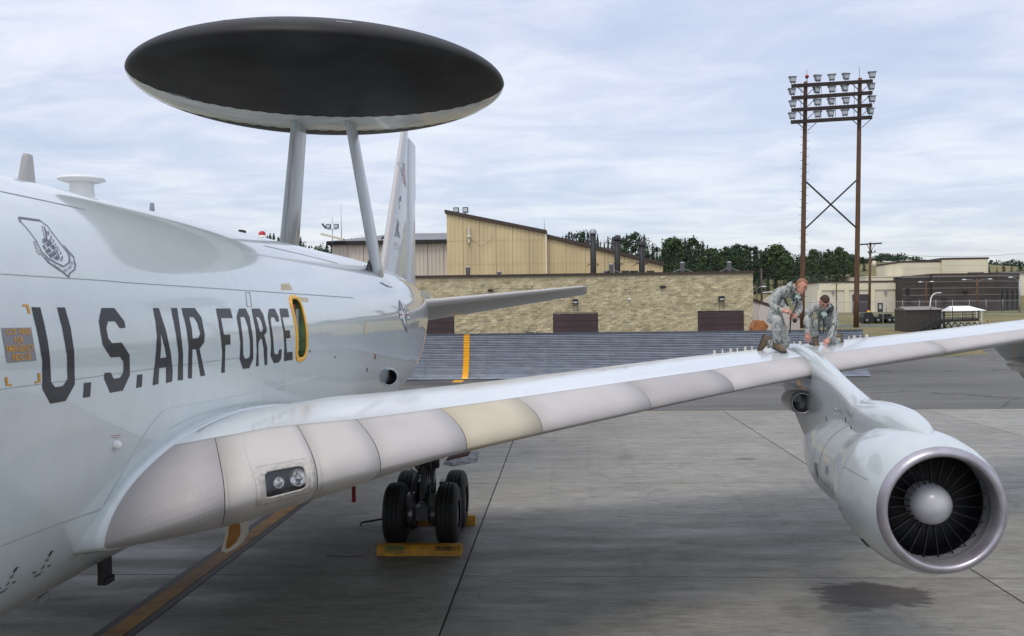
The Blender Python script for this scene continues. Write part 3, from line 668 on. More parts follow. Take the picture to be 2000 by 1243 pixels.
M_PAINT = pos_mat('aircraft_grey_paint', paint_nodes((.54, .60, .597)))
M_PAINT2 = pos_mat('aircraft_wing_paint', paint_nodes((.60, .635, .64), coat=.8, coat_rough=.10))
M_NAC = pos_mat('nacelle_paint', paint_nodes((.455, .50, .50), coat=.9))
M_SEAM = mat('panel_seam', (.24, .25, .255), .7)
M_SEAMD = mat('dark_seam', (.07, .07, .072), .7)
def le_mat(i, col): return mat('leading_edge_%s' % ['rose_grey', 'warm_grey', 'buff', 'dark_rose'][i], col, .52, metal=.0, var=.05, vscale=1.2, vstretch=(1, 1, 1), spec=.3, detail=6)
LE_M = [le_mat(0, (.430, .405, .388)), le_mat(1, (.450, .426, .398)), le_mat(2, (.46, .415, .312)), le_mat(3, (.350, .330, .318))]
M_BLKG = mat('black_letter_paint', (.014, .014, .018), .4, coat=.22, coat_rough=.08, spec=.25)
M_GREYP = mat('grey_marking_paint', (.115, .12, .16), .4)
M_RADOME = mat('black_radome', (.013, .0125, .012), .5, var=.35, vscale=.8, vstretch=(1, 2, 3), spec=.22, bump=.04, bscale=3)
M_STRIP = mat('radome_strip_grey', (.44, .47, .45), .35, col2=(.66, .68, .63), vscale=1.0, vstretch=(1, 2.5, 1), detail=6, coat=.6, coat_rough=.1)
M_ALU = mat('bare_metal', (.42, .42, .43), .32, metal=.8, var=.15, vscale=3)
M_LIP = mat('inlet_lip_metal', (.38, .36, .39), .36, metal=.65, var=.14, vscale=5)
M_DKIN = mat('intake_black', (.006, .006, .007), .5)
M_BLADE = mat('fan_blade_metal', (.05, .05, .053), .35, metal=.5)
M_SPIN = mat('spinner_grey', (.44, .44, .45), .38, var=.06, vscale=6, coat=.3)
M_RUB = mat('tyre_rubber', (.007, .007, .007), .7, var=.3, vscale=8)
M_RED = mat('streamer_red', (.22, .012, .018), .7)
M_WHT = mat('marking_white', (.72, .72, .72), .5)
M_ORNG = mat('primer_orange', (.36, .15, .03), .6, var=.3, vscale=4)
M_GRN = mat('primer_green', (.10, .16, .07), .6, var=.3, vscale=8)

# fuselage surface: double bubble section, tapering aft ------------------------
FY = [-12, -10.5, -8, -5, 23, 25, 27, 29.5, 32.5, 35, 37, 38.2]
FWd = [.5, 1.2, 1.7, 1.88, 1.88, 1.84, 1.75, 1.52, 1.08, .68, .32, .08]
FZB = [3.2, 2.3, 1.7, 1.5, 1.5, 1.62, 1.85, 2.28, 2.95, 3.55, 4.0, 4.25]
FZT = [4.2, 5.0, 5.6, 5.9, 5.9, 5.88, 5.83, 5.72, 5.50, 5.22, 4.9, 4.6]
def bhalf(z):
    if 3.10 < z < 3.81: return lerp(math.sqrt(3.24 - .04), math.sqrt(3.5344 - .0441), (z - 3.10) / .71)   # flat fairing between the two lobes
    if z >= 3.456: return math.sqrt(max(0, 1.88**2 - (z - 4.02)**2))
    return math.sqrt(max(0, 1.80**2 - (z - 3.30)**2))
def fx(y, z):
    if -5 <= y <= 23: return bhalf(z)
    w, zb_, zt_ = crom(FY, FWd, y), crom(FY, FZB, y), crom(FY, FZT, y)
    return bhalf(1.5 + (z - zb_) / (zt_ - zb_) * 4.4) * w / 1.88
def fpt(y, z, off=.0):
    p = V((fx(y, z), y, z)); e = .01
    dy = V((fx(y + e, z) - fx(y - e, z), 2 * e, 0)); dz = V((fx(y, z + e) - fx(y, z - e), 0, 2 * e))
    n_ = dy.cross(dz).normalized()
    if n_.x < 0: n_ = -n_
    return p + n_ * off
def fhit(px, py):                                        # photo pixel -> (y, z) on the fuselage side
    v = ray(px, py); t = 4.0
    while t < 45:
        p = CAM + v * t
        zb_, zt_ = (1.5, 5.9) if -5 <= p.y <= 23 else (crom(FY, FZB, p.y), crom(FY, FZT, p.y))
        if zb_ < p.z < zt_ and p.x < fx(p.y, p.z):
            a, b = t - .1, t
            for _ in range(25):
                m = (a + b) / 2; q = CAM + v * m
                if crom(FY, FZB, q.y) < q.z < crom(FY, FZT, q.y) and q.x < fx(q.y, q.z): b = m
                else: a = m
            return (q.y, q.z)
        t += .1
    q = CAM + v * 10; return (q.y, q.z)
plane = thing('surveillance_aircraft', 'large pale grey four-engined jet with a black disc radar dome above its fuselage', 'aircraft', (0, 17, 0))
HY0, HY1, HZ0, HZ1 = 13.66, 14.16, 3.735, 4.665
zs = sorted(set([1.5 + 1.8 * (1 - math.cos(a)) for a in np.linspace(0, math.acos(1 - 1.60 / 1.8), 16)] + [3.3, 3.5, 3.65] + [4.02 + 1.88 * math.sin(a) for a in np.linspace(math.asin(-.1117), math.pi / 2, 24)] + [HZ0, HZ1]))
zs = [z for i, z in enumerate(zs) if z in (HZ0, HZ1) or not any(abs(z - h) < .03 for h in (HZ0, HZ1))]
ys = sorted(set([-12, -11.3, -10.5, -9, -7, -5, 0, 4] + list(np.arange(6, 23, 1.0)) + list(np.arange(23, 38.3, .6)) + [38.2, HY0, HY1]))
prm = [(z, 1) for z in zs] + [(z, -1) for z in zs[-2:0:-1]]
b = MB(); n_ = len(prm); vs = []
for y in ys:
    w, zb_, zt_ = crom(FY, FWd, y), crom(FY, FZB, y), crom(FY, FZT, y)
    for z, s in prm: vs.append((s * bhalf(z) * w / 1.88, y, zb_ + (z - 1.5) / 4.4 * (zt_ - zb_)))
fs = []
for i in range(len(ys) - 1):
    for j in range(n_):
        k = (j + 1) % n_; (za, sa), (zc, sc_) = prm[j], prm[k]
        if ys[i] >= HY0 - 1e-6 and ys[i + 1] <= HY1 + 1e-6 and sa == 1 and sc_ == 1 and min(za, zc) >= HZ0 - 1e-6 and max(za, zc) <= HZ1 + 1e-6: continue
        fs.append((i * n_ + j, i * n_ + k, (i + 1) * n_ + k, (i + 1) * n_ + j))
fs += [tuple(range(n_)), tuple(range((len(ys) - 1) * n_, len(ys) * n_))]
b.add(vs, fs, 0, True); fus = b.build('fuselage', M_PAINT, plane)

def fdecal(polys_px, name, m, off=.004, parent=None, step=(.12, .08), sub=4):
    bms = []
    for loops in polys_px:
        L = []
        for lp in loops:
            pts = []
            for i in range(len(lp)):
                p, q = V(lp[i]), V(lp[(i + 1) % len(lp)])
                for t in range(sub): pts.append(fhit(*(p.lerp(q, t / sub))))
            L.append(pts)
        bms.append(decal_mesh(L, lambda u, v: fpt(u, v, off), step))
    return bm_obj(join_bm(bms), name, m, parent or fus, True, V((1, 0, .2)))
Z1 = lambda P: [(x / 5.65, 580 + y / 5.65) for x, y in P]
Z2 = lambda P: [(x / 2.39, 280 + y / 2.39) for x, y in P]
Z3 = lambda P: [(400 + x / 3.452, 440 + y / 3.452) for x, y in P]
LET = [
 ('letter', [Z1([(345,115),(440,118),(485,300),(525,500),(548,680),(560,940),(605,998),(695,985),(745,912),(738,640),(690,360),(628,118),(712,118),(775,340),(815,600),(822,965),(722,1148),(555,1180),(468,1015),(465,700),(420,430)])]),
 ('full_stop', [Z1([(927,952),(1002,942),(992,1102),(915,1115)])]),
 ('letter', [Z1([(1118,125),(1258,125),(1368,270),(1383,342),(1322,345),(1270,270),(1188,272),(1170,345),(1190,455),(1232,512),(1340,505),(1426,640),(1430,865),(1352,1035),(1215,1060),(1152,905),(1152,840),(1218,835),(1252,905),(1330,892),(1362,830),(1362,715),(1325,662),(1220,668),(1132,525),(1090,270)])]),
 ('full_stop', [Z1([(1515,862),(1570,855),(1562,995),(1502,1005)])]),
 ('letter', [Z2([(714,770),(740,770),(775,880),(797,985),(805,1060),(803,1112),(775,1120),(776,1046),(742,1050),(738,1124),(712,1130),(726,1000),(733,900),(726,830)]), Z2([(749,880),(768,950),(777,1000),(747,1004),(751,940)])]),
 ('letter', [Z2([(798,770),(826,770),(842,880),(853,980),(853,1105),(830,1108),(833,980),(820,880)])]),
 ('letter', [Z2([(847,770),(908,770),(940,815),(955,895),(952,930),(930,960),(957,1085),(936,1088),(915,962),(897,962),(895,1098),(877,1098),(880,940),(870,860)]), Z2([(882,812),(905,812),(922,840),(935,890),(925,910),(898,912),(895,870)])]),
 ('letter', [Z3([(75,563),(170,563),(187,627),(108,628),(128,740),(170,738),(172,805),(137,808),(133,995),(110,997),(118,870),(108,760),(92,650)])]),
 ('letter', [Z3([(230,563),(275,563),(300,620),(323,760),(326,900),(298,965),(257,970),(235,905),(240,800),(228,690),(214,620)]), Z3([(238,620),(268,620),(290,680),(305,790),(305,880),(295,897),(268,900),(258,870),(255,760),(243,670)])]),
 ('letter', [Z3([(315,563),(368,563),(392,600),(415,690),(415,725),(400,740),(420,830),(420,942),(403,945),(395,820),(385,770),(372,765),(360,800),(362,950),(344,953),(350,850),(345,720),(330,640)]), Z3([(345,620),(365,620),(383,650),(393,700),(385,720),(370,720),(360,670)])]),
 ('letter', [Z3([(432,565),(470,563),(497,620),(500,650),(482,652),(468,622),(445,622),(444,650),(460,760),(466,860),(478,872),(495,870),(502,838),(518,838),(514,900),(498,925),(465,932),(444,885),(447,800),(438,700),(425,620)])]),
 ('letter', [Z3([(503,563),(556,563),(563,590),(568,622),(522,622),(540,710),(572,710),(577,760),(546,765),(553,858),(590,853),(592,908),(533,918),(537,820),(530,720),(512,620)])]),
]
for nm, loops in LET: fdecal([loops], nm, M_BLKG, sub=3)

# shield emblem on the upper side
EZ = lambda P: [(x * 170 / 1509, 420 + y * 170 / 1509) for x, y in P]
EW = 170 / 1509
def es(pts, w): return [stroke(EZ(pts), [q * EW for q in w] if hasattr(w, '__len__') else w * EW)]
emb = [es([(316,46),(500,72),(690,98)], 28), es([(330,60),(352,126)], 26), es([(345,110),(450,220),(530,320),(640,470)], 10),
 es([(640,470),(720,640),(830,750),(960,830),(1112,902)], [9, 12, 16, 18, 20]), es([(690,98),(825,200),(900,310),(1070,530)], 11),
 es([(1070,530),(1160,640),(1200,720),(1205,820),(1112,892)], [10, 12, 18, 26, 24]), es([(582,462),(640,640),(680,690),(724,690)], 10), es([(582,462),(640,474)], 9),
 es([(724,690),(840,830),(960,910),(1100,1000),(1195,1085)], [11, 14, 16, 18, 16]), es([(1195,1085),(1200,1020),(1290,950),(1305,870),(1275,760)], [12, 26, 24, 20, 12]),
 es([(1275,760),(1288,742),(1160,600),(1100,530),(1070,535)], 10), es([(622,492),(660,600),(715,682)], 7), es([(1110,570),(1165,640),(1262,735)], 7),
 es([(722,185),(770,395)], 9), es([(756,195),(798,300),(802,420),(855,485)], [10, 26, 26, 22]), es([(830,285),(845,350)], 20), es([(878,360),(890,430)], 16), es([(852,420),(892,500)], 16), es([(918,428),(932,480)], 16), es([(955,498),(968,532)], 14), es([(985,545),(1002,592)], 14), es([(1018,598),(1030,620)], 14), es([(1046,640),(1056,690)], 14), es([(1076,715),(1072,770),(1050,800)], [14, 22, 18]),
 es([(835,480),(930,575),(1000,680),(1040,765)], 8)]
gc0, gc1 = V((738, 410)), V((1010, 790)); ax = gc1 - gc0; pv = V((-ax.y, ax.x)).normalized()
for i in range(5):
    for j in range(4):
        t0_, t1_ = (i + .08) / 5, (i + .9) / 5; wm = lambda t: 98 * math.sqrt(max(.03, 1 - (2 * t - 1) ** 2))
        u0, u1 = -1 + .5 * j + .07, -1 + .5 * (j + 1) - .07
        if (i + j) % 4 == 3: u1 -= .22
        q = [gc0 + ax * t0_ + pv * u0 * wm(t0_), gc0 + ax * t0_ + pv * u1 * wm(t0_), gc0 + ax * t1_ + pv * u1 * wm(t1_), gc0 + ax * t1_ + pv * u0 * wm(t1_)]
        emb.append([EZ([tuple(p) for p in q])])
def text_along(path, txt, size, m, nm, parent, bold=.0, fmap=None, off=.0045):   # lettering that follows a pixel path on the fuselage
    bm, (a, c, lo, hi) = text_bm(txt, 1.0, bold); P = [V(p) for p in path]; L = [0]
    for p, q in zip(P, P[1:]): L.append(L[-1] + (q - p).length)
    for v in bm.verts:
        t = (v.co.x - a) / (c - a) * L[-1]; i = min(max(int(np.searchsorted(L, t)) - 1, 0), len(P) - 2); k = (t - L[i]) / (L[i + 1] - L[i])
        d = (P[i + 1] - P[i]).normalized(); nn = V((d.y, -d.x)); p = P[i].lerp(P[i + 1], k) + nn * (v.co.y - lo) / (hi - lo) * size
        v.co = fpt(*fhit(p.x, p.y), off)
    return bm_obj(bm, nm, m, parent, True, V((1, 0, .2)))
fdecal(emb, 'shield_emblem', M_GREYP, step=(.3, .3), sub=2)
text_along(EZ([(770, 760), (860, 855), (960, 915), (1050, 955)]), 'PACIFIC', 4.2, M_GREYP, 'emblem_lettering', fus)
text_along(EZ([(1085, 985), (1150, 990), (1230, 930), (1275, 820)]), 'AIR FORCES', 5.0, M_GREYP, 'emblem_lettering', fus)
# rescue panel
def fquad_text(quad, lines, m, nm, off=.006, bold=.015, wide=1.0):
    bms = []
    for txt, (u0, u1, v0, v1) in lines:
        bm, (a, c, lo, hi) = text_bm(txt, 1.0, bold)
        for v in bm.verts:
            u = lerp(u0, u1, (v.co.x - a) / (c - a)); w = lerp(v1, v0, (v.co.y - lo) / (hi - lo)); p = bil(quad, u, w); v.co = fpt(*fhit(p.x, p.y), off)
        bms.append(bm)
    return bm_obj(join_bm(bms), nm, m, fus, True, V((1, 0, .2)))
RQ = Z1([(12, 346), (340, 340), (402, 702), (75, 730)])
M_PANEL = mat('rescue_panel_grey', (.22, .22, .23), .5); M_YLET = mat('yellow_lettering', (.62, .30, .02), .5)
rp_ = fdecal([[RQ]], 'rescue_panel', M_PANEL, .003)
fquad_text(RQ, [('CUT', (.13, .47, .03, .21)), ('HERE', (.55, .95, .03, .21)), ('FOR', (.36, .66, .27, .46)), ('EMERGENCY', (.05, .97, .51, .71)), ('RESCUE', (.20, .82, .76, .96))], M_YLET, 'rescue_lettering')
for pts in ([(248, 95), (300, 95), (322, 185)], [(65, 885), (75, 975), (125, 972)], [(428, 840), (432, 935), (385, 945)]):
    fdecal([[stroke(Z1(pts), 4.6)]], 'corner_mark', M_YLET, .005, sub=2)
# panel seams
SEAMS = [([(0, 374), (90, 393), (167, 410)], 1.3, M_SEAM), ([(0, 535.5), (150, 545), (212, 549), (240, 552), (500, 569), (690, 582)], 1.3, M_SEAM), ([(0, 761), (150, 741), (330, 716), (470, 699)], .9, M_SEAM),
 ([(0, 1068), (110, 1025), (230, 985)], .8, M_SEAM), ([(515, 480), (580, 495), (660, 515)], .9, M_SEAM)]
for pts, w, m in SEAMS:
    pp = []
    for a_, c_ in zip(pts, pts[1:]): pp += [tuple(V(a_).lerp(V(c_), t / 6)) for t in range(6)]
    pp.append(pts[-1]); fdecal([[stroke(pp, w)]], 'panel_seam', m, .0025, sub=1, step=None)
# small print: step markings bottom left
def FZ(P): return [(x * 160 / 1105, 1060 + y * 180 / 1243) for x, y in P]
def qd(x0, y0, x1, y1, w): return [stroke(FZ([(x0, y0), (x1, y1)]), w)]
for dx_, dy_ in ((0, 0), (-475, 222)):
    P_ = lambda x0, y0, x1, y1, w: [stroke([(q[0] + dx_ * 160 / 1105, q[1] + dy_ * 180 / 1243) for q in FZ([(x0, y0), (x1, y1)])], w)]
    fdecal([P_(655, 180, 690, 118, 2.2), P_(688, 122, 718, 106, 1.8), P_(672, 152, 702, 138, 1.6), P_(655, 182, 672, 172, 1.6)], 'letter', M_BLACK, .005, sub=1)
    fdecal([P_(605, 255, 648, 235, 1.2), P_(612, 240, 668, 205, .9), P_(555, 362, 598, 305, 1.1), P_(636, 325, 682, 297, 1.8), P_(438, 415, 484, 390, 1.8)], 'step_marking', M_BLACK, .005, sub=1)
    fdecal([P_(458, 462, 545, 422, 2.6), P_(540, 405, 580, 390, 1.2)], 'step_marking', M_GREYP, .005, sub=1)
fdecal([[stroke([(217, 852.5), (235, 850)], .9)], [stroke([(220, 856), (231, 854.6)], .9)]], 'red_placard', mat('placard_red', (.28, .08, .06), .6), .005, sub=1)
y_, z_ = fhit(225, 870); p = fpt(y_, z_); b = MB(); b.lathe([(0, .045), (.035, .042), (.055, .025), (.06, 0)], p, V((1, 0, 0)), 14); b.build('drain_mast', M_WHT, fus)
fdecal([[[(479, 571), (488, 571), (492, 600), (482, 600)], [(480, 572), (487, 572), (491, 599), (483, 599)]]], 'access_panel', M_SEAM, .003, sub=2)
fdecal([[[(731, 692), (734, 692), (734, 702), (731, 702)], [(732, 693), (733, 693), (733, 701), (732, 701)]]], 'access_mark', mat('red_mark', (.35, .06, .06), .6), .004, sub=1)
for q in ((604, 684, 606, 689), (653, 696, 655, 700), (716, 719, 718, 726)): fdecal([[[(q[0], q[1]), (q[2], q[1]), (q[2], q[3]), (q[0], q[3])]]], 'static_port', M_SEAMD, .004, sub=1)
# hatch: recess, yellow frame, bits inside
b = MB(); n2 = 10; zz = np.linspace(HZ0, HZ1, n2); o_ = [V((fx(HY0, z), HY0, z)) for z in zz]; o2 = [V((fx(HY1, z), HY1, z)) for z in zz]
i1 = [V((p.x - .16, p.y, p.z)) for p in o_]; i2 = [V((p.x - .16, p.y, p.z)) for p in o2]
b.rings([o_, i1], False, sm=False, mi=0); b.rings([o2, i2], False, sm=False, mi=1); b.rings([i1, i2], False, sm=False, mi=0)
for k in (0, -1): b.add([o_[k], i1[k], i2[k], o2[k]], [(0, 1, 2, 3)], 2 if k else 1)
b.add([(p.x, p.y, p.z) for p in (i1[1], i2[1])] , [])
hatch = b.build('escape_hatch', [M_BLACK, M_GRN, M_RED], fus)
b = MB()
for z in np.linspace(HZ0 + .12, HZ1 - .12, 5): MB().box(fx(14, z) - .15, fx(14, z) - .09, HY0 + .22, HY1 - .02, z - .02, z + .02).build('hatch_rib', M_GRN, fus)
b = MB(); z = HZ1 - .17; b.box(fx(14, z) - .15, fx(14, z) - .07, HY0 + .1, HY1 - .12, z - .06, z + .08); b.build('hatch_handle', M_RED, fus)
b = MB(); b.box(fx(14, 4.2) - .16, fx(14, 4.2) - .06, HY0 + .2, HY0 + .34, 3.85, 4.5); b.build('hatch_lining', M_GREYM, fus)
def rrect(y0, y1, z0_, z1_, r_, n=6):
    out = []
    for cy, cz, a0 in ((y1 - r_, z1_ - r_, 0), (y0 + r_, z1_ - r_, 90), (y0 + r_, z0_ + r_, 180), (y1 - r_, z0_ + r_, 270)):
        for k in range(n + 1): a = R(a0 + 90 * k / n); out.append((cy + r_ * math.cos(a), cz + r_ * math.sin(a)))
    return out
bm = decal_mesh([rrect(HY0 - .04, HY1 + .045, HZ0 - .06, HZ1 + .05, .2), rrect(HY0 + .012, HY1 - .012, HZ0 + .01, HZ1 - .01, .15)], lambda u, v: fpt(u, v, .012), (.1, .06))
M_HYEL = mat('hatch_yellow', (.80, .40, .008), .4, coat=.3)
ob = bm_obj(bm, 'hatch_frame', M_HYEL, fus, True, V((1, 0, 0))); md = ob.modifiers.new('thick', 'SOLIDIFY'); md.thickness = .02; md.offset = -.2
# faded yellow hatch instructions
M_FYEL = mat('faded_yellow_lettering', (.58, .42, .20), .5)
fdecal([[[(548.5 + .0, 555 + 2.1 * i), (565 + 1.2 * i, 554 + 2.2 * i), (565.6 + 1.2 * i, 555.2 + 2.2 * i), (549 + .1 * i, 556.2 + 2.1 * i)]] for i in range(6)], 'hatch_instruction', M_FYEL, .005, sub=1)
fdecal([[[(584, 581), (601, 582.5), (602, 590.5), (586, 588), (582, 579)], [(587, 583.2), (600, 584.2), (600.6, 588.8), (588, 586.8)]], [stroke([(588, 585.2), (600, 586.4)], 1.0)]], 'hatch_arrow', M_FYEL, .005, sub=1)
for (x, y, w, h) in ((711, 632, 7, 22), (707, 612, 4, 10), (583, 548, 9, 5)): pass
fdecal([[[(711, 630), (715, 628), (719, 652), (711, 654)]]], 'faded_marking', mat('faded_buff', (.56, .48, .34), .5), .004, sub=1)
# national star on the rear fuselage
SZ = lambda P: [(760 + x / 5.65, 560 + y / 5.65) for x, y in P]
M_NAVY = mat('insignia_grey_blue', (.15, .16, .20), .5)
c0, A1, B1 = V((153, 328)), V((42, 178)), V((27, 4))
circ = [tuple(c0 + A1 * math.sin(a) + B1 * math.cos(a)) for a in np.linspace(0, 2 * math.pi, 25)[:-1]]
star = []
for k in range(10): a = R(-90 + 36 * k); rr = .93 if k % 2 == 0 else .38; star.append(tuple(c0 + A1 * rr * math.sin(a) + B1 * rr * math.cos(a)))
fdecal([[SZ(circ)]], 'insignia_disc', M_NAVY, .003, sub=1, step=(.2, .2)); fdecal([[SZ(star)]], 'insignia_star', M_WHT, .006, sub=2, step=(.2, .2))
for P in ([(100, 256), (136, 258), (148, 372), (122, 374)], [(180, 262), (210, 266), (234, 368), (198, 372)]):
    fdecal([[SZ(P)]], 'insignia_bar', M_NAVY, .004, sub=2)
    q = [V(p) for p in P]; ctr = sum(q, V((0, 0))) / 4; inn = [ctr + (p - ctr) * V((.78, .84)).x for p in q]
    fdecal([[SZ([tuple(p) for p in inn])]], 'insignia_bar', M_WHT, .006, sub=2)
    mid = [lerp(q[0], q[3], .36), lerp(q[1], q[2], .36), lerp(q[1], q[2], .56), lerp(q[0], q[3], .56)]
    fdecal([[SZ([tuple(ctr + (p - ctr) * .9) for p in mid])]], 'insignia_bar', mat('insignia_red', (.40, .09, .10), .5), .008, sub=2)
# side air scoop low on the rear fuselage
y_, z_ = fhit(758, 736); p = fpt(y_, z_)
b = MB(); axv = V((.42, -.88, -.05)).normalized()
b.lathe([(-.8, .02), (-.55, .13), (-.25, .20), (-.02, .225), (.0, .215), (-.02, .18)], p + axv * .16, axv, 20, 0); b.lathe([(-.02, .18), (-.3, .16), (-.3, 0)], p + axv * .16, axv, 20, 1)
b.build('air_scoop', [M_PAINT, M_DKIN], plane)
# aerials on the spine
def blade(px0, py0, px1, py1, x, ch, th, lab, m=mat('aerial_grey', (.46, .44, .42), .5)):
    A = atX(px0, py0, x); Bq = atX(px1, py1, x); b = MB(); y0 = A.y
    rs = []
    for (z, c_, dy) in ((A.z - .15, ch, 0), (Bq.z - .05, ch * .55, ch * .3), (Bq.z, ch * .45, ch * .38)):
        rs.append([V((x + th * s, y0 + dy + c_ * t, z)) for t, s in ((0, 0), (.3, 1), (1, 0), (.3, -1))])
    b.rings(rs, True, True, True, sm=False); return b.build(lab, m, plane)
blade(30, 350, 38, 297, -.25, .42, .035, 'blade_aerial'); blade(289, 411, 290, 395, -.1, .25, .03, 'blade_aerial', M_GREYM)
A = atX(160, 378, -.25); Bq = atX(160, 346, -.25); b = MB()
b.lathe([(A.z - .3 - Bq.z, .17), (-.10, .145), (-.06, .15)], (A.x, A.y, Bq.z), (0, 0, 1), 24); b.lathe([(-.075, 0), (-.07, .22), (-.045, .29), (-.015, .28), (.0, .2), (.003, 0)], (A.x, A.y, Bq.z), (0, 0, 1), 28)
b.build('mushroom_aerial', M_WHITE, plane)
A = atX(512, 463, 0); b = MB(); b.lathe([(-.2, .09), (.02, .085), (.03, .07)], A, (0, 0, 1), 14, 0); b.lathe([(.03, .07), (.08, .068), (.11, .04), (.115, 0)], A, (0, 0, 1), 14, 1); b.build('anti_collision_light', [M_WHT, mat('beacon_red', (.45, .02, .02), .3)], plane)
A = atX(473, 452, -.2); MB().box(A.x - .04, A.x + .04, A.y - .1, A.y + .1, A.z - .2, A.z + .02).build('drain_fitting', M_BLACK, plane)
# underside bits
A = atX(205, 1128, .9); b = MB(); b.box(A.x - .03, A.x + .03, A.y - .1, A.y + .1, A.z - .05, A.z + .25); b.box(A.x - .05, A.x + .05, A.y - .07, A.y + .12, A.z - .07, A.z); b.build('belly_aerial', M_BLACK, plane)
A = atX(83, 1175, .8); b = MB(); b.obox(A + V((0, 0, .03)), (.018, 0, 0), (0, .08, .012), (0, .012, .035)); b.build('drain_mast', M_GREYM, plane)

# wing -----------------------------------------------------------------------
WX = [1.2, 1.65, 2.1, 2.5, 2.82, 3.2, 5, 8, 9.9, 14.7, 22.2]
WLY = [7.96, 8.0, 8.03, 8.09, 8.20, 8.47, 10.0, 12.5, 14.07, 17.8, 23.7]
WLZ = [2.30, 2.34, 2.45, 2.57, 2.67, 2.73, 2.94, 3.25, 3.42, 3.76, 4.3]
WC = [10.2, 10.15, 10.1, 10.05, 10.0, 9.75, 8.6, 7.0, 6.1, 4.8, 2.9]
WT = [.165, .165, .158, .145, .135, .128, .116, .109, .10, .088, .085]
WLF = [.25, .28, .38, .52, .62, .60, .30, .28, .4, .8, .9]
WI = [1.5, 1.5, 1.5, 1.5, 1.5, 1.5, 1.5, 1.2, 1.0, .5, 0]
def wpt(X, xc, side, off=0):
    y0, z0_, c_, t = (crom(WX, a_, X) for a_ in (WLY, WLZ, WC, WT)); i_ = R(np.interp(X, WX, WI)); x = xc
    def zf(x):
        yt = 5 * t * (.2969 * math.sqrt(max(x, 0)) - .126 * x - .3516 * x * x + .2843 * x**3 - .1036 * x**4) * c_; cm = .015 * 4 * x * (1 - x) * c_ * .5
        return (cm + yt if side > 0 else cm * .5 - yt * crom(WX, WLF, X)) - math.sin(i_) * x * c_
    p = V((X, y0 + x * c_, z0_ + zf(x)))
    if off:
        e = .002; x0_, x1_ = max(0, x - e), x + e
        t_ = V((0, (x1_ - x0_) * c_, zf(x1_) - zf(x0_))).normalized()
        if x < 1e-5: nn = V((0, -1, 0))
        else: nn = V((0, -t_.z, t_.y)) * (1 if side > 0 else -1)
        p = p + (nn * off)
    return p
def warc(X, s, off=0):                                   # s in metres along the nose: + over the top, - underneath
    c_ = crom(WX, WC, X); xc = (abs(s) / c_) ** 1.0
    return wpt(X, xc, 1 if s >= 0 else -1, off)
# nose parameter u in [-1, 1]: chord fraction grows quadratically so that the nose is well sampled
def bandx(X): return crom([1.2, 1.95, 3, 3.7, 5, 7, 8.2, 10, 14.7, 22.2], [1.2, 1.2, 1.16, 1.0, .86, .68, .60, .58, .36, .25], X)
def lowx(X): return bandx(X) * float(np.interp(X, [2, 3, 4, 5], [1.25, 1.05, .8, .62]))
def nose(X, u, off=0, skew=.43):                         # panels run square to the leading edge, so they skew in plan
    X = X - skew * u * u * (bandx(X) if u >= 0 else lowx(X))
    c_ = crom(WX, WC, X); k = bandx(X) if u >= 0 else lowx(X)
    return wpt(X, min(1, (u * u) * k / c_), 1 if u >= 0 else -1, off)
wing = None
spans = sorted(set([1.0, 1.3, 1.6, 1.95] + list(np.arange(2.4, 22.3, .4)) + [22.2]))
b = MB(); rs = []
us = list(np.linspace(-1, 1, 29)); back = [.16, .2, .26, .33, .41, .5, .6, .7, .8, .9, .97, 1.0]
for X in spans:
    c_ = crom(WX, WC, X); up = [wpt(X, q, 1) for q in back if q * c_ > bandx(X) + .05]; lo = [wpt(X, q, -1) for q in back[::-1] if q * c_ > lowx(X) + .05]
    ring = None; rs.append((X, c_))
def wring(X):
    c_ = crom(WX, WC, X); r_ = [nose(X, u, -.02 * (1 - abs(u)) if abs(u) < 1 else 0, 0) for u in us]
    f0, f1 = bandx(X) / c_, lowx(X) / c_
    return r_ + [wpt(X, f0 + (1 - f0) * t, 1) for t in np.linspace(0, 1, 15)[1:]] + [wpt(X, f1 + (1 - f1) * t, -1) for t in np.linspace(1, 0, 13)[1:-1]]
rings_ = [wring(X) for X in spans]; n_ = len(rings_[0]); vs = [p for r_ in rings_ for p in r_]; fs = []; mi = []
LB0, LB1, LU0, LU1 = 3.125, 3.465, -.12, .33                  # landing light bay on the nose
for i in range(len(spans) - 1):
    for j in range(n_):
        k = (j + 1) % n_; fs.append((i * n_ + j, i * n_ + k, (i + 1) * n_ + k, (i + 1) * n_ + j))
b = MB(); 
for f in fs:
    b.f.append(list(f)); jj = f[0] % n_; b.mi.append(1 if jj < len(us) - 1 else 0); b.sm.append(True)
b.v = [tuple(p) for p in vs]
# open the skin where the lamp bay is
keep = []
for q, f in enumerate(b.f):
    i, j = f[0] // n_, f[0] % n_
    keep.append(not (j < len(us) - 1 and spans[i + 1] > LB0 - .1 and spans[i] < LB1 + .1 and us[j + 1] > LU0 - .1 and us[j] < LU1 + .1))
b.f = [f for f, k in zip(b.f, keep) if k]; b.mi = [m for m, k in zip(b.mi, keep) if k]; b.sm = [m for m, k in zip(b.sm, keep) if k]
b.f.append(list(range((len(spans) - 1) * n_, len(spans) * n_))); b.mi.append(0); b.sm.append(False)
wing = b.build('wing', [M_PAINT2, M_SEAMD], plane); wing.data.set_sharp_from_angle(angle=R(50))
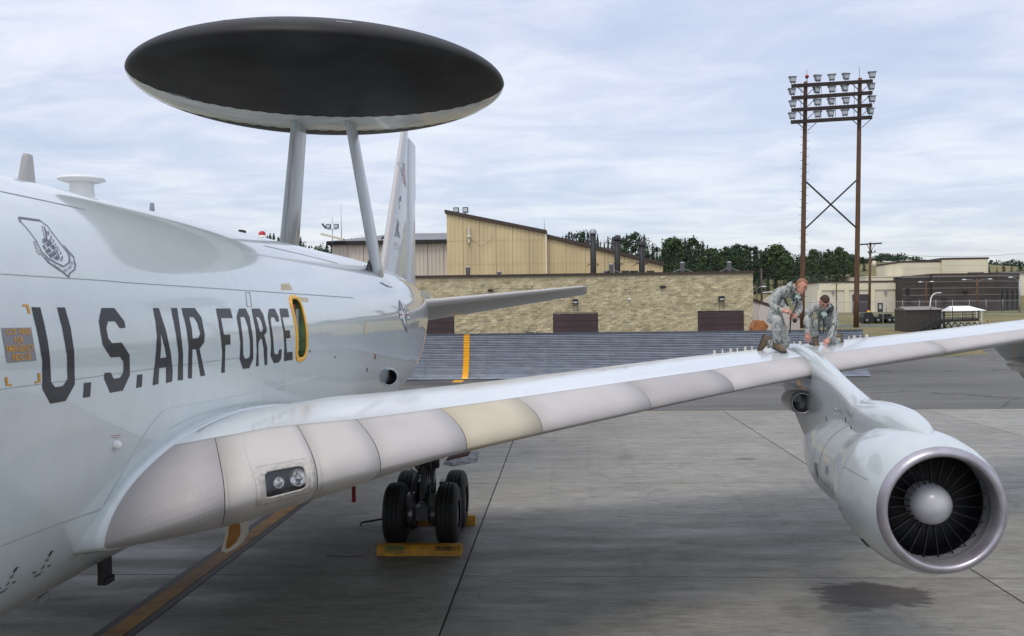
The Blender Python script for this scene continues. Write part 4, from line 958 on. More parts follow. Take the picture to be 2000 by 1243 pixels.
# nose panels; boundaries read at the upper edge of the band
SEAMX = [1.40, 2.82, 3.545, 4.08, 4.9, 5.72, 7.10, 8.36, 9.95, 12.7, 15.5, 18.5, 22.1]
PM = [3, 1, 1, 0, 2, 0, 3, 0, 0, 0, 0, 0]
def pgrid(x0, x1, u0, u1, off, nx, nu, cutx=None, cutu=None, m0=0):
    xs = sorted(set(list(np.linspace(x0, x1, nx + 1)) + [q for q in (cutx or []) if x0 < q < x1])); uu = sorted(set(list(np.linspace(u0, u1, nu + 1)) + [q for q in (cutu or [])]))
    vs = [nose(X, u, off) for X in xs for u in uu]; fs = []; m = len(uu)
    for i in range(len(xs) - 1):
        for j in range(m - 1):
            if cutx and xs[i] >= cutx[0] - 1e-6 and xs[i + 1] <= cutx[1] + 1e-6 and uu[j] >= cutu[0] - 1e-6 and uu[j + 1] <= cutu[1] + 1e-6: continue
            fs.append((i * m + j, (i + 1) * m + j, (i + 1) * m + j + 1, i * m + j + 1))
    return vs, fs
panels = []
for k in range(len(SEAMX) - 1):
    x0, x1 = SEAMX[k] + (.004 if k else 0), SEAMX[k + 1] - .004
    cx, cu = ((LB0, LB1), (LU0, LU1)) if (x0 < LB0 and x1 > LB0) or (x0 < LB1 and x1 > LB1) else (None, None)
    vs, fs = pgrid(x0, x1, -1, 1, .004, max(3, int((x1 - x0) / .3)), 36, cx and [LB0, LB1], cu and [LU0, LU1])
    b = MB(); b.add(vs, fs, 0, True); o = b.build('leading_edge_panel', LE_M[PM[k]], plane, True)
    md = o.modifiers.new('thick', 'SOLIDIFY'); md.thickness = .012; md.offset = -1; panels.append(o)
panels[4]['label'] = 'buff coloured leading edge panel between paler grey ones'
# lamp bay: dark box, bezel with rivets, two lamps, cover glass
b = MB(); xs = np.linspace(LB0, LB1, 7); uu = np.linspace(LU0, LU1, 11)
outer = [nose(X, LU0, 0) for X in xs] + [nose(LB1, u, 0) for u in uu[1:]] + [nose(X, LU1, 0) for X in xs[::-1][1:]] + [nose(LB0, u, 0) for u in uu[::-1][1:-1]]
inn = V((.03, .26, -.02)); b.rings([outer, [p + inn for p in outer]], True, False, True, 0, False)
bay = b.build('landing_light', mat('lamp_bay_dark', (.012, .013, .018), .35), plane)
def bez(x0, x1, u0, u1, r_=.22):
    out = []
    for cx, cu, a0 in ((1, 1, 0), (0, 1, 90), (0, 0, 180), (1, 0, 270)):
        for k in range(6):
            a = R(a0 + 18 * k); out.append((lerp(x0, x1, (1 - r_ if cx else r_) + r_ * math.cos(a)), lerp(u0, u1, (1 - r_ if cu else r_) + r_ * math.sin(a))))
    return out
bm = decal_mesh([bez(LB0 - .06, LB1 + .07, LU0 - .15, LU1 + .09, .12), bez(LB0 + .015, LB1 - .015, LU0 + .015, LU1 - .015, .16)], lambda u, v: nose(u, v, .010), (.07, .05))
bezel = bm_obj(bm, 'bezel', mat('bezel_metal', (.40, .375, .34), .42, metal=.15, var=.15, vscale=20), bay, True, V((0, -1, .3)))
md = bezel.modifiers.new('thick', 'SOLIDIFY'); md.thickness = .014; md.offset = -1
b = MB()
def rivet(p, nrm, r_=.006, mi=0): b.lathe([(0, r_), (.002, r_ * .8), (.003, 0)], p, nrm, 6, mi)
for t in np.linspace(.06, .94, 20):
    for u in (LU0 - .075, LU1 + .042): p = nose(lerp(LB0 - .03, LB1 + .04, t), u, .011); rivet(p, nose(lerp(LB0, LB1, t), u, .1) - nose(lerp(LB0, LB1, t), u, .01), .007)
for t in np.linspace(.08, .92, 14):
    for X in (LB0 - .04, LB1 + .035): u = lerp(LU0, LU1, t); rivet(nose(X, u, .011), nose(X, u, .1) - nose(X, u, .01), .007)
tag(b.build('rivet', mat('bright_rivet', (.62, .60, .56), .4), bay), kind='stuff')
def lamp(X, u, r_, nm):
    c_ = nose(X, u, 0) + V((.015, .10, -.01)); ax_ = V((.28, -1, -.06)).normalized()
    b = MB(); b.lathe([(-.10, .0), (-.095, r_ * .45), (-.06, r_ * .75), (-.01, r_ * .98), (.0, r_)], c_, ax_, 24, 0); b.lathe([(.0, r_), (.012, r_ * 1.02), (.012, r_ * 1.1), (-.03, r_ * 1.1)], c_, ax_, 24, 1)
    b.ball(c_ - ax_ * .06, r_ * .30, 10, 0); b.beam(c_ + V((r_ * .6, 0, -.0)) - ax_ * .02, c_ + V((r_ * .1, 0, -r_ * .7)) - ax_ * .02, .012, .012, 1)
    b.build(nm, [mat('reflector', (.80, .80, .80), .12, metal=1), mat('lamp_rim', (.16, .16, .17), .3, metal=.6)], bay)
lamp(3.20, .13, .050, 'lamp'); lamp(3.355, .14, .078, 'lamp')
M_COVER = bpy.data.materials.new('cover_glass'); M_COVER.use_nodes = True; _n = M_COVER.node_tree.nodes; _l = M_COVER.node_tree.links; _n.clear()
_o = _n.new('ShaderNodeOutputMaterial'); _m = _n.new('ShaderNodeMixShader'); _t = _n.new('ShaderNodeBsdfTransparent'); _g = _n.new('ShaderNodeBsdfGlossy'); _g.inputs['Roughness'].default_value = .03; _m.inputs[0].default_value = .07
_l.new(_t.outputs[0], _m.inputs[1]); _l.new(_g.outputs[0], _m.inputs[2]); _l.new(_m.outputs[0], _o.inputs[0])
b = MB(); xs = np.linspace(LB0, LB1, 8); uu = np.linspace(LU0, LU1, 12); b.rings([[nose(X, u, -.002) for u in uu] for X in xs], False); b.build('cover_glass', M_COVER, bay, False)
# rivet rows on the inboard panel
b = MB()
for u in (-.20, -.10, .06, .16, .27):
    for X in np.arange(2.05, 2.75, .03):
        if rnd.random() < .9: rivet(nose(X + rnd.uniform(-.002, .002), u, .0045), nose(X, u, .1) - nose(X, u, .01), .0045)
for X in (2.85, 3.58):
    for u in np.linspace(-.6, .5, 34): rivet(nose(X, u, .0045), nose(X, u, .1) - nose(X, u, .01), .004, 1)
for X in (3.05,):
    for u in np.linspace(.3, .75, 14): rivet(nose(X, u, .0045), nose(X, u, .1) - nose(X, u, .01), .004, 1)
tag(b.build('rivet', [mat('pale_rivet', (.60, .58, .56), .4), M_SEAM], wing), kind='stuff')
# fillet between wing and fuselage
b = MB(); RX = [(1.30, .25), (1.48, .12), (1.62, .06), (1.74, .034), (1.83, .024), (1.834, -.01)]
def fil(X, u, off):                                      # u: -1 lower rear .. 0 nose .. 1 upper rear
    c_ = crom(WX, WC, max(X, 1.2)); q = u * u * .92
    return wpt(X, q, 1 if u >= 0 else -1, off if off else 1e-4)
uu = list(np.linspace(-.9, 1.0, 70))
rs = []
for X, off in RX:
    rs.append([fil(X + float(np.interp(u, [-.9, -.5, 0, .34, .7, 1], [-.24, -.20, -.07, .06, .13, .18])), u, (off * (.55 + .65 * min(1, abs(u) / .45)) if u > 0 else .012 + off * .25 * (1 - min(1, -u / .5)) if off > 0 else off)) for u in uu])
b.rings(rs, False, False, False, 0, True); o = b.build('wing_root_fairing', M_PAINT, plane)
# seam line round the fairing top, and the pale edge of the fillet on the fuselage
a_, c_l = [], []
for u in np.linspace(.42, 1.0, 40):
    X = 1.834 + float(np.interp(u, [0, .34, .7, 1], [.02, .09, .14, .18])); a_.append(fil(X + .004, u, .007)); c_l.append(fil(X + .018, u, .007))
b = MB(); b.rings([a_, c_l], False); b.build('panel_seam', M_SEAMD, wing, False)
fdecal([[stroke([(150, 1096), (170, 1060), (205, 985), (250, 905), (288, 840), (318, 802), (345, 795), (400, 786), (470, 772), (540, 755), (620, 735)], 1.2)]], 'panel_seam', mat('pale_seam', (.66, .70, .70), .5), .004, sub=3)
# vortex generators along the rear of the upper skin
vg = MB()
me = MB().box(-.008, .008, -.03, .03, 0, .075).mesh('vortex_generator', M_CREAM2)
for px, py in [(1396,690),(1411,688),(1426,686),(1441,684),(1455,681.5),(1469,679.5),(1495,676),(1550,670),(1563,668),(1657,661),(1668,659),(1680,657),(1692,655)]:
    best = None
    for X in np.arange(8, 14, .08):
        for xc in np.linspace(.36, .62, 14):
            p = wpt(X, xc, 1); d = p - CAM; zc = d.dot(FWD); e = (1000 + FPX * d.dot(RGT) / zc - px) ** 2 + (621.5 - FPX * d.dot(UPV) / zc - py) ** 2
            if best is None or e < best[0]: best = (e, p)
    o = link('vortex_generator', me, plane); o.location = V(best[1]) - V((0, 0, .01)); o.rotation_euler.z = R(18 if len(plane.children) % 2 else -18)
# access panels and seams drawn on the upper skin
def wstrip(pts, w, m, nm='panel_seam', off=.003):
    b = MB(); L = []
    for X, xc in pts: L.append(wpt(X, xc, 1, off))
    a = []; c_ = []
    for i, p in enumerate(L):
        t = (L[min(i + 1, len(L) - 1)] - L[max(i - 1, 0)]).normalized(); q = t.cross(V((0, 0, 1))).normalized() * w / 2; a.append(p + q); c_.append(p - q)
    b.rings([a, c_], False); return b.build(nm, m, wing, False)
for X in (11.0, 11.02): pass
wstrip([(X, lerp(.33, .50, (X - 10.4) / 1.5)) for X in np.linspace(10.4, 11.9, 12)], .10, mat('faded_hose_grey', (.34, .36, .38), .6), 'walkway_stripe')
wstrip([(X, .42) for X in np.linspace(2.6, 9.2, 40)], .014, M_SEAM)

# engines ---------------------------------------------------------------------
def engine(xe, dy, dz, fan=True):
    o0 = V((xe, 9.56 + dy, 2.30 + dz)); ax_ = V((.0, 1, .012)).normalized()
    b = MB()
    b.lathe([(.07, .668), (.2, .72), (.5, .765), (.9, .775), (1.25, .745), (1.55, .675), (1.75, .625), (1.95, .605), (2.9, .585), (3.3, .54), (3.75, .45), (4.2, .34), (4.6, .24)], o0, ax_, 64)
    nac = b.build('engine_nacelle', M_NAC, plane)
    b = MB(); b.lathe([(.075, .668), (.03, .655), (.0, .63), (-.017, .606), (-.012, .582), (.02, .566), (.08, .558), (.16, .556)], o0, ax_, 72); b.build('inlet_lip', M_LIP, nac)
    b = MB(); b.lathe([(.16, .556), (.2, .557), (.205, .566), (.36, .582), (.5, .584)], o0, ax_, 64); b.build('inlet_duct', mat('inlet_duct_grey', (.33, .335, .35), .3, metal=.3), nac)
    b = MB(); b.lathe([(.42, .583), (.72, .57), (.73, .25), (.73, 0)], o0, ax_, 48); b.build('fan_bulkhead', M_DKIN, nac)
    b = MB(); b.lathe([(.13, 0), (.134, .04), (.15, .085), (.18, .13), (.22, .17), (.27, .2), (.33, .218), (.40, .225), (.50, .225)], o0, ax_, 40); b.build('spinner', M_SPIN, nac)
    bl = MB(); rs = []
    for r_, tw, ch in ((.215, 2, .05), (.33, 3, .05), (.45, 4, .05), (.58, 5, .05)):
        ca, sa = math.cos(R(tw)), math.sin(R(tw)); rs.append([V((sa * ch * s - .0 + q * ca, ca * ch * s - q * sa, r_)) for s, q in ((-.5, 0), (-.35, .0045), (.5, 0), (-.35, -.0045))])
    bl.rings(rs, True, True, True, 0, True); me = bl.mesh('fan_blade', M_BLADE)
    for k in range(23):
        o = link('fan_blade', me, nac); o.matrix_local = Matrix.Translation(o0 + ax_ * .35) @ Matrix.Rotation(2 * math.pi * k / 23, 4, ax_)
    for t, r_, w, m in ((1.02, .7735, .006, M_SEAM), (2.42, .5975, .010, mat('red_line', (.22, .05, .05), .5)), (2.75, .5905, .006, M_SEAM)):
        b = MB(); b.lathe([(t, r_ + .0006), (t + w, r_ + .0006)], o0, ax_, 64); b.build('cowl_seam', m, nac)
    b = MB()                                             # fastener rows and latches on the cowl
    for t, r_, n2 in ((.10, .676, 90), (1.0, .7745, 80), (2.39, .599, 60)):
        for k in range(n2):
            a = 2 * math.pi * k / n2; nn = V((math.cos(a), 0, math.sin(a))); rivet(o0 + ax_ * t + nn * r_, nn, .0055)
    tag(b.build('fastener', M_SEAM, nac), kind='stuff')
    for a in (R(196), R(158)):
        b = MB(); pr_ = [(.14, .694), (.3, .739), (.5, .767), (.7, .775), (.9, .777), (1.02, .774)]; nn = V((math.cos(a), 0, math.sin(a))); tt = V((-math.sin(a), 0, math.cos(a)))
        if a < R(180): b.rings([[o0 + ax_ * t + nn * r_ + tt * .0035 for t, r_ in pr_], [o0 + ax_ * t + nn * r_ - tt * .0035 for t, r_ in pr_]], False); b.build('cowl_seam', M_SEAM, nac, False)
        else:
            for t in (1.12, 2.1, 2.25, 2.6):
                r_ = float(np.interp(t, [1.0, 1.25, 1.55, 1.75, 1.95, 2.9], [.774, .745, .675, .625, .605, .585])); b = MB(); b.obox(o0 + ax_ * t + nn * r_, ax_ * .035, tt * .012, nn * .004); b.build('latch', M_GREYM, nac)
    def cs(a0, t0_, wa, wt, m, nm):                      # small marks on the core cowl
        b = MB(); rr = .607 if t0_ < 2.2 else .592
        P = [o0 + ax_ * t + V((math.cos(a) * (rr + .004), 0, math.sin(a) * (rr + .004))) for t, a in ((t0_, a0), (t0_ + wt, a0), (t0_ + wt, a0 + wa), (t0_, a0 + wa))]; b.add(P, [(0, 1, 2, 3)]); b.build(nm, m, nac)
    for k in range(4): cs(math.pi - .15 + .045 * k, 2.03, .03, .10, M_SEAM, 'cowl_placard')
    for k in range(6): cs(math.pi - .05 + .05 * k, 2.52, .03, .16, M_GREYP, 'cowl_placard')
    b = MB(); a = R(222); q = o0 + ax_ * .72 + V((math.cos(a) * .776, 0, math.sin(a) * .776)); b.obox(q, V((.0, .035, 0)), V((-math.sin(a) * .05, 0, math.cos(a) * .05)), V((math.cos(a) * .006, 0, math.sin(a) * .006))); b.build('drain_port', M_BLACK, nac)
    b = MB(); b.lathe([(4.25, .32), (4.7, .20), (4.9, .12), (4.9, 0)], o0, ax_, 32); b.build('tail_pipe', M_ALU, nac)
    # pylon: top line from wing down to the nose of the nacelle, bottom line on the nacelle
    y0, z0_ = dy, dz
    top = [(9.93, 3.05), (10.05, 3.12), (10.28, 3.19), (10.6, 3.255), (11.06, 3.275), (11.5, 3.265), (11.78, 3.235), (12.0, 3.24), (12.5, 3.335), (13.07, 3.455), (13.6, 3.57), (14.0, 3.66), (14.4, 3.735), (14.8, 3.79), (15.3, 3.82), (15.9, 3.80), (16.4, 3.72)]
    bot = [(9.93, 3.03), (10.05, 3.0), (10.28, 2.98), (10.6, 2.95), (11.06, 2.88), (11.5, 2.80), (11.78, 2.76), (12.0, 2.74), (12.5, 2.72), (13.07, 2.68), (13.6, 2.60), (14.0, 2.50), (14.4, 2.42), (14.8, 2.60), (15.3, 2.85), (15.9, 3.05), (16.4, 3.2)]
    hw = [.02, .11, .19, .255, .285, .28, .25, .20, .155, .15, .16, .16, .155, .15, .14, .11, .03]
    rs = []
    for (yy, zt_), (_, zb_), w in zip(top, bot, hw):
        sec_ = []
        for a in np.linspace(0, math.pi, 13):
            sec_.append(V((xe + w * math.cos(a), yy + y0, max(zb_ + .02, zt_ - min(w, .24) * 1.15) + z0_ + math.sin(a) ** .8 * (zt_ - max(zb_ + .02, zt_ - min(w, .24) * 1.15)))))
        sec_ += [V((xe - w, yy + y0, zb_ + z0_)), V((xe + w, yy + y0, zb_ + z0_))]
        rs.append(sec_)
    b = MB(); b.rings(rs, True, True, True, 0, True); py_ = b.build('engine_pylon', M_NAC, plane, autosmooth=45)
    # inboard scoop behind the pylon nose
    b = MB(); c_ = V((xe - .25, 14.15 + y0, 2.95 + z0_)); av = V((.05, 1, -.03)).normalized()
    b.lathe([(.0, .135), (.12, .13), (.12, 0)], c_, av, 24, 1); b.lathe([(.0, .135), (-.02, .145), (-.035, .155), (-.02, .165), (.15, .175), (.5, .175), (.9, .15), (1.3, .05)], c_, av, 24, 0)
    b.box(c_.x - .12, c_.x - .02, c_.y - .005, c_.y + .1, c_.z + .02, c_.z + .13, 1)
    b.build('pylon_scoop', [M_ALU, mat('scoop_inner', (.10, .10, .105), .4, metal=.5)], py_)
    b = MB(); p = V((xe - .155, 12.5 + y0, 3.0 + z0_)); b.beam(p, p + V((-.10, -.02, .05)), .018, .018); b.beam(p + V((-.10, -.02, .05)), p + V((-.10, -.16, .03)), .022, .022); b.build('pitot_probe', M_GREYM, py_)
    for (yy, zz_, hh) in ((12.2, 2.84, .11), (11.75, 2.86, .04), (13.2, 2.82, .03)): b = MB(); hw_ = float(np.interp(yy, [q[0] for q in top], hw)); b.box(xe - hw_ - .004, xe - hw_ + .02, yy + y0, yy + y0 + .03, zz_ + z0_ - hh, zz_ + z0_ + hh); b.build('drain_slot', M_SEAMD, py_)
    return nac
engine(9.9, 0, 0); engine(15.72, 4.52, .24)

# rotodome ---------------------------------------------------------------------
DC = V((0.0, 22.4, 10.17)); DR, DT = 4.57, 1.0
drot = Matrix.Rotation(R(14.9), 3, 'Z') @ Matrix.Rotation(0, 3, 'Y')
tilt = Matrix.Rotation(R(0.6), 3, 'Y') @ Matrix.Rotation(R(0.7), 3, 'X')
def dome(u, v, s):
    r2 = min(1, (u * u + v * v) / DR**2); return DC + tilt @ (drot @ V((u, v, s * DT * (1 - r2) ** .56)))
HWD = .86
def dome_part(v0, v1, nm, m, nv):
    tv = [v0 + (v1 - v0) * (.5 - .5 * math.cos(math.pi * k / nv)) if (abs(v0) > 4 or abs(v1) > 4) else v0 + (v1 - v0) * k / nv for k in range(nv + 1)]
    b = MB()
    for s in (1, -1):
        rs = []
        for v in tv:
            h = math.sqrt(max(0, DR**2 - v * v)); rs.append([dome(h * math.sin(math.pi / 2 * q), v, s) for q in np.linspace(-1, 1, 73)])
        b.rings(rs, False)
    o = b.build(nm, m, dm, True); bm = bmesh.new(); bm.from_mesh(o.data); bmesh.ops.remove_doubles(bm, verts=bm.verts, dist=.002); bmesh.ops.recalc_face_normals(bm, faces=bm.faces); bm.to_mesh(o.data); bm.free(); return o
b = MB(); b.lathe([(-.95, .62), (-.55, .75), (-.3, .7), (.3, .7), (.55, .5)], DC, tilt @ V((0, 0, 1)), 40, cap0=True, cap1=True); dm = b.build('radar_dome', M_STRIP, plane)
dome_part(-DR, -HWD, 'front_radome', M_RADOME, 34); dome_part(-HWD, HWD, 'centre_strip', M_STRIP, 14); dome_part(HWD, DR, 'rear_radome', M_RADOME, 34)
b = MB()
for s in (-1, 1):
    for u in np.arange(-4.3, 4.31, .36):
        n0 = len(b.v); P = []
        for k in range(12):
            a = 2 * math.pi * k / 12; p = dome(u + .12 * math.cos(a), s * HWD + .085 * math.sin(a), -1); P.append(p + V((0, -.001, -.006)))
        b.add(P, [tuple(range(12))], 0, True)
tag(b.build('fastener_tab', M_STRIP, dm, False), kind='stuff')
# pale scuffs and print on the black radome
b = MB()
def dq(u0, u1, v0, v1, s): b.add([dome(u, v, s) + V((0, -.004, .004 * s)) for u, v in ((u0, v0), (u1, v0), (u1, v1), (u0, v1))], [(0, 1, 2, 3)])
for u0, u1, v0, v1 in ((-2.3, -1.95, -3.55, -3.42), (.3, .62, -4.28, -4.2), (-2.9, -2.7, -3.2, -3.12), (-1.4, -1.3, -4.05, -4.0), (-1.0, -.92, -4.15, -4.1), (3.9, 4.0, -2.0, -1.7)): dq(u0, u1, v0, v1, 1)
b.build('radome_patch', mat('radome_patch_grey', (.15, .15, .145), .6), dm, False)
b = MB()
for i in range(14):
    u = -3.62 + .045 * i
    for vv in (-.93, -1.02):
        if rnd.random() < .8: dq(u, u + .03, vv, vv + .035, -1)
b.build('radome_print', M_WHT, dm, False)
# struts
def strut(t0_, t1_, b0_, b1_, th, nm='dome_strut'):
    b = MB(); rs = []
    for k in range(9):
        t = k / 8; f_, a_ = V(b0_).lerp(V(t0_), t), V(b1_).lerp(V(t1_), t); d = a_ - f_; w = V((th * lerp(1.15, 1, t), 0, 0)); r_ = []
        for q, h in ((0, 0), (.03, .45), (.10, .8), (.25, 1), (.5, .95), (.75, .55), (1, .05)): r_.append(f_ + d * q + w * h)
        for q, h in ((.75, .55), (.5, .95), (.25, 1), (.10, .8), (.03, .45)): r_.append(f_ + d * q - w * h)
        rs.append(r_)
    b.rings(rs, True, True, True, 0, True); return b.build(nm, mat('strut_paint', (.40, .43, .44), .4, var=.14, vscale=1.5, vstretch=(3, 3, .5), coat=.6, coat_rough=.12), plane)
ST = atX(584, 235, -.93)
yl_ = 21.9
aL0, aL1 = atY(572, 236, yl_), None; bL = atY(541, 476, 21.2)
tl = atY(573, 225, 22.0); bl_ = atY(541, 478, 21.6)
strut((tl.x + .02, 22.0, 9.6), (tl.x + .06, 23.05, 9.6), (bl_.x + .03, 21.6, 5.6), (bl_.x + .05, 23.1, 5.6), .085)
tr = atY(677, 222, 22.0); br = atY(722, 520, 22.3)
sR = strut((tr.x - .08, 22.0, 9.6), (tr.x - .05, 23.0, 9.6), (br.x + .16, 22.3, 5.0), (br.x + .16, 23.6, 5.0), .085)
# dark panel at the foot of the near strut
P = [atX(722, 503, 1.06), atX(728, 503, 1.06), atX(733, 530, 1.12), atX(747, 556, 1.25), atX(714, 526, 1.15)]
b = MB(); b.prism([p + V((.07, -.1, 0)) for p in P], (-.05, .02, .01)); b.build('strut_boot', mat('strut_boot_dark', (.035, .033, .036), .6), plane)
fdecal([[[(750, 548), (764, 556), (768, 562), (757, 560), (742, 552)]]], 'strut_fairing', M_PAINT2, .02, sub=3, parent=plane)

# tail fin and tailplane ----------------------------------------------------------
def surf_loft(secs, nm, m, parent=None):                  # secs: (le point, te point, half thickness vector)
    b = MB(); rs = []
    for le, te, w in secs:
        le, te, w = V(le), V(te), V(w); d = te - le; r_ = []
        for q, h in ((0, 0), (.012, .3), (.05, .58), (.15, .88), (.32, 1), (.55, .85), (.78, .45), (1, .03)): r_.append(le + d * q + w * h)
        for q, h in ((.78, .45), (.55, .85), (.32, 1), (.15, .88), (.05, .58), (.012, .3)): r_.append(le + d * q - w * h)
        rs.append(r_)
    b.rings(rs, True, True, True, 0, True); return b.build(nm, m, parent or plane, autosmooth=50)
M_FIN = pos_mat('fin_paint', paint_nodes((.50, .54, .555), coat=.4))
M_FINE = mat('fin_edge_metal', (.46, .44, .43), .35, coat=.3)
fT0, fT1 = atX(782, 252, 0), atX(810, 258, 0); fB1 = atX(813, 560, 0); fB0 = atX(741, 545, 0)
zt2 = 11.45
def fin_le(z): return lerp(29.2, 33.95, (z - 5.4) / (zt2 - 5.4))
def fin_te(z): return lerp(36.3, 36.65, (z - 5.4) / (zt2 - 5.4))
def fin_hw(z): return lerp(.24, .11, (z - 5.4) / (zt2 - 5.4))
hy = lambda z: fin_te(z) - 1.75
fin = surf_loft([((0, fin_le(z), z), (0, hy(z), z), (fin_hw(z), 0, 0)) for z in (5.0, 6.5, 8, 9.5, 11, zt2)], 'tail_fin', M_FIN)
def fin_x(y, z):
    q = (y - fin_le(z)) / (hy(z) - fin_le(z)); return float(np.interp(q, [0, .012, .05, .15, .32, .55, .78, 1], [0, .3, .58, .88, 1, .85, .45, .03])) * fin_hw(z)
rud = surf_loft([((0, hy(z) + .03, z), (0, fin_te(z), z), (fin_hw(z) * .42, 0, 0)) for z in (5.3, 7, 9, 11, zt2 - .25)], 'rudder', M_FIN)
b = MB()
for z in np.linspace(5.2, zt2, 12): pass
rs = [[V((fin_hw(z) * h * s, fin_le(z) - .02 + (hy(z) - fin_le(z)) * q, z)) for q, h, s in ((.05, .6, 1), (.012, .36, 1), (0, 0, 1), (.012, .36, -1), (.05, .6, -1))] for z in np.linspace(5.3, zt2, 8)]
b.rings(rs, False); b.build('fin_leading_edge', M_FINE, plane)
b = MB()
for z in np.linspace(9.0, 11.2, 30): b.beam((0, fin_te(z), z), (0, fin_te(z) + .14, z - .01), .012, .012)
tag(b.build('static_wick', M_BLACK, rud), kind='stuff')
FZ2 = lambda P: [(740 + x / 4.01, 250 + y / 4.01) for x, y in P]
def fhit2(px, py):
    X = .3
    for _ in range(6): p = atX(px, py, X); X = fin_x(p.y, p.z)
    return p
def findecal(loops, nm, m, off=.006):
    L = [[(fhit2(*q).y, fhit2(*q).z) for q in lp] for lp in loops]
    return bm_obj(decal_mesh(L, lambda u, v: V((fin_x(u, v) + off, u, v)), (.3, .4)), nm, m, fin, False, V((1, 0, 0)))
FQ = FZ2([(142, 262), (203, 300), (212, 468), (158, 425)])
findecal([FQ], 'flag', mat('flag_pale', (.60, .60, .61), .5), .006)
M_FR = mat('flag_red', (.44, .18, .19), .5)
for k in range(7):
    v0, v1 = k / 6.5 * 1.0, (k + .5) / 6.5
    if v1 > 1: v1 = 1
    u0 = .52 if v0 < .5 else 0
    findecal([[tuple(bil(FQ, u, v)) for u, v in ((u0, v0), (1, v0), (1, v1), (u0, v1))]], 'flag_stripe', M_FR, .010)
findecal([[tuple(bil(FQ, u, v)) for u, v in ((0, 0), (.52, 0), (.52, .53), (0, .53))]], 'flag_canton', mat('flag_blue', (.34, .36, .40), .5), .012)
fl = lambda P: FZ2(P)
findecal([fl([(108, 715), (122, 715), (133, 855), (124, 852), (121, 815), (114, 812), (116, 848), (108, 843)]), fl([(114, 745), (119, 795), (114, 793)])], 'letter', M_GREYP)
findecal([fl([(139, 728), (146, 730), (147, 780), (152, 738), (159, 742), (152, 795), (166, 862), (157, 862), (148, 815), (148, 858), (142, 856)])], 'letter', M_GREYP)
findecal([stroke(fl([(140, 535), (150, 560), (158, 598), (168, 575), (172, 535), (162, 540)]), [1.0, 2.4, 3, 2.6, 1.6, 1.2])], 'bird_emblem', M_GREYP)
findecal([stroke(fl([(152, 585), (163, 635)]), 1.2)], 'bird_emblem', M_GREYP)
M_FADE = mat('faded_print', (.42, .42, .43), .5)
for q in ((105, 892, 150, 900), (112, 915, 155, 922), (112, 938, 155, 945), (105, 905, 140, 910)): findecal([fl([(q[0], q[1]), (q[2], q[1] + 10), (q[2], q[3] + 10), (q[0], q[3])])], 'serial_print', M_FADE)
P = fhit2(*FZ2([(22, 868)])[0]); b = MB(); b.beam((P.x, P.y, P.z), (P.x + .12, P.y - .3, P.z + .02), .05, .05); b.build('fin_probe', M_BLACK, plane)
# tail fairing block under the rudder
A = atX(826, 575, .1); b = MB(); b.box(-.28, .28, A.y - 1.2, A.y + .9, A.z - .18, A.z + .10); b.build('tail_fairing', M_FIN, plane)
M_STAB = pos_mat('tailplane_paint', paint_nodes((.36, .355, .34), coat=.3))
r0_ = atX(826, 597, .95); tip = atX(1147, 557, 6.97)
sl = lambda t: V((lerp(.6, 6.97, t), lerp(32.3, 36.55, t), lerp(4.72, 5.36, t)))
stab = surf_loft([(sl(t), sl(t) + V((0, lerp(3.9, 1.75, t), lerp(-.66, -.30, t))), (0, 0, lerp(.24, .09, t))) for t in (0, .25, .5, .75, .97)] + [(sl(1) + V((0, .35, 0)), sl(1) + V((0, 1.7, -.28)), (0, 0, .03))], 'tailplane', M_STAB)
b = MB(); rs = [[sl(t) + V((0, q * lerp(3.9, 1.75, t) - .02, lerp(-.66, -.3, t) * q + s * lerp(.24, .09, t) * h)) for q, h, s in ((.05, .62, 1), (.012, .36, 1), (0, 0, 1), (.012, .36, -1), (.05, .62, -1))] for t in np.linspace(.02, .97, 8)]
b.rings(rs, False); b.build('tailplane_leading_edge', M_FINE, plane)

# main landing gear ---------------------------------------------------------------
gl = atY(775, 1010, 16.95); gr_ = atY(876, 1010, 16.95)
WR = .585
gear = MB(); xm = (gl.x + gr_.x) / 2
strut_top = V((xm + .05, 17.7, 2.7))
gear.tube([strut_top, (xm + .02, 17.7, 1.35)], [.21, .21], 16, 0); gear.tube([(xm + .02, 17.7, 1.4), (xm, 17.7, .62)], [.15, .15], 14, 1)
gear.beam((xm, 16.85, .62), (xm, 18.35, .62), .24, .26, 0)
for y in (16.95, 18.3):
    for s in (-1, 1): gear.lathe([(-.09, .0), (-.09, .20), (-.03, .235), (.09, .235), (.09, 0)], (xm + s * ((gr_.x - gl.x) / 2 - .26), y, .6), (1, 0, 0), 18, 1); gear.box(xm + s * .22 - .06, xm + s * .22 + .06, y - .16, y + .16, .72, .98, 0)
gear.beam((xm - .22, 17.0, 1.0), (xm - .05, 17.55, 1.5), .05, .05, 1); gear.beam((xm + .22, 17.0, 1.0), (xm + .05, 17.55, 1.5), .05, .05, 1); gear.beam((xm - .02, 17.05, .85), (xm - .02, 17.5, 1.9), .09, .09, 0); gear.box(xm - .26, xm + .26, 17.5, 17.9, 1.55, 2.05, 0)
for y in (16.95, 18.3): gear.tube([(gl.x - .1, y, .6), (gr_.x + .1, y, .6)], .085, 12, 0)
gear.tube([(xm - .75, 17.5, 2.2), (xm - .12, 17.6, 1.35)], .075, 10, 2); gear.beam((xm - .85, 17.4, 2.25), (xm - .2, 17.5, 1.55), .16, .05, 2)
gear.tube([(xm + .15, 17.5, 2.1), (xm + .5, 17.55, 2.05), (xm + .5, 17.6, 1.6)], .035, 8, 0)
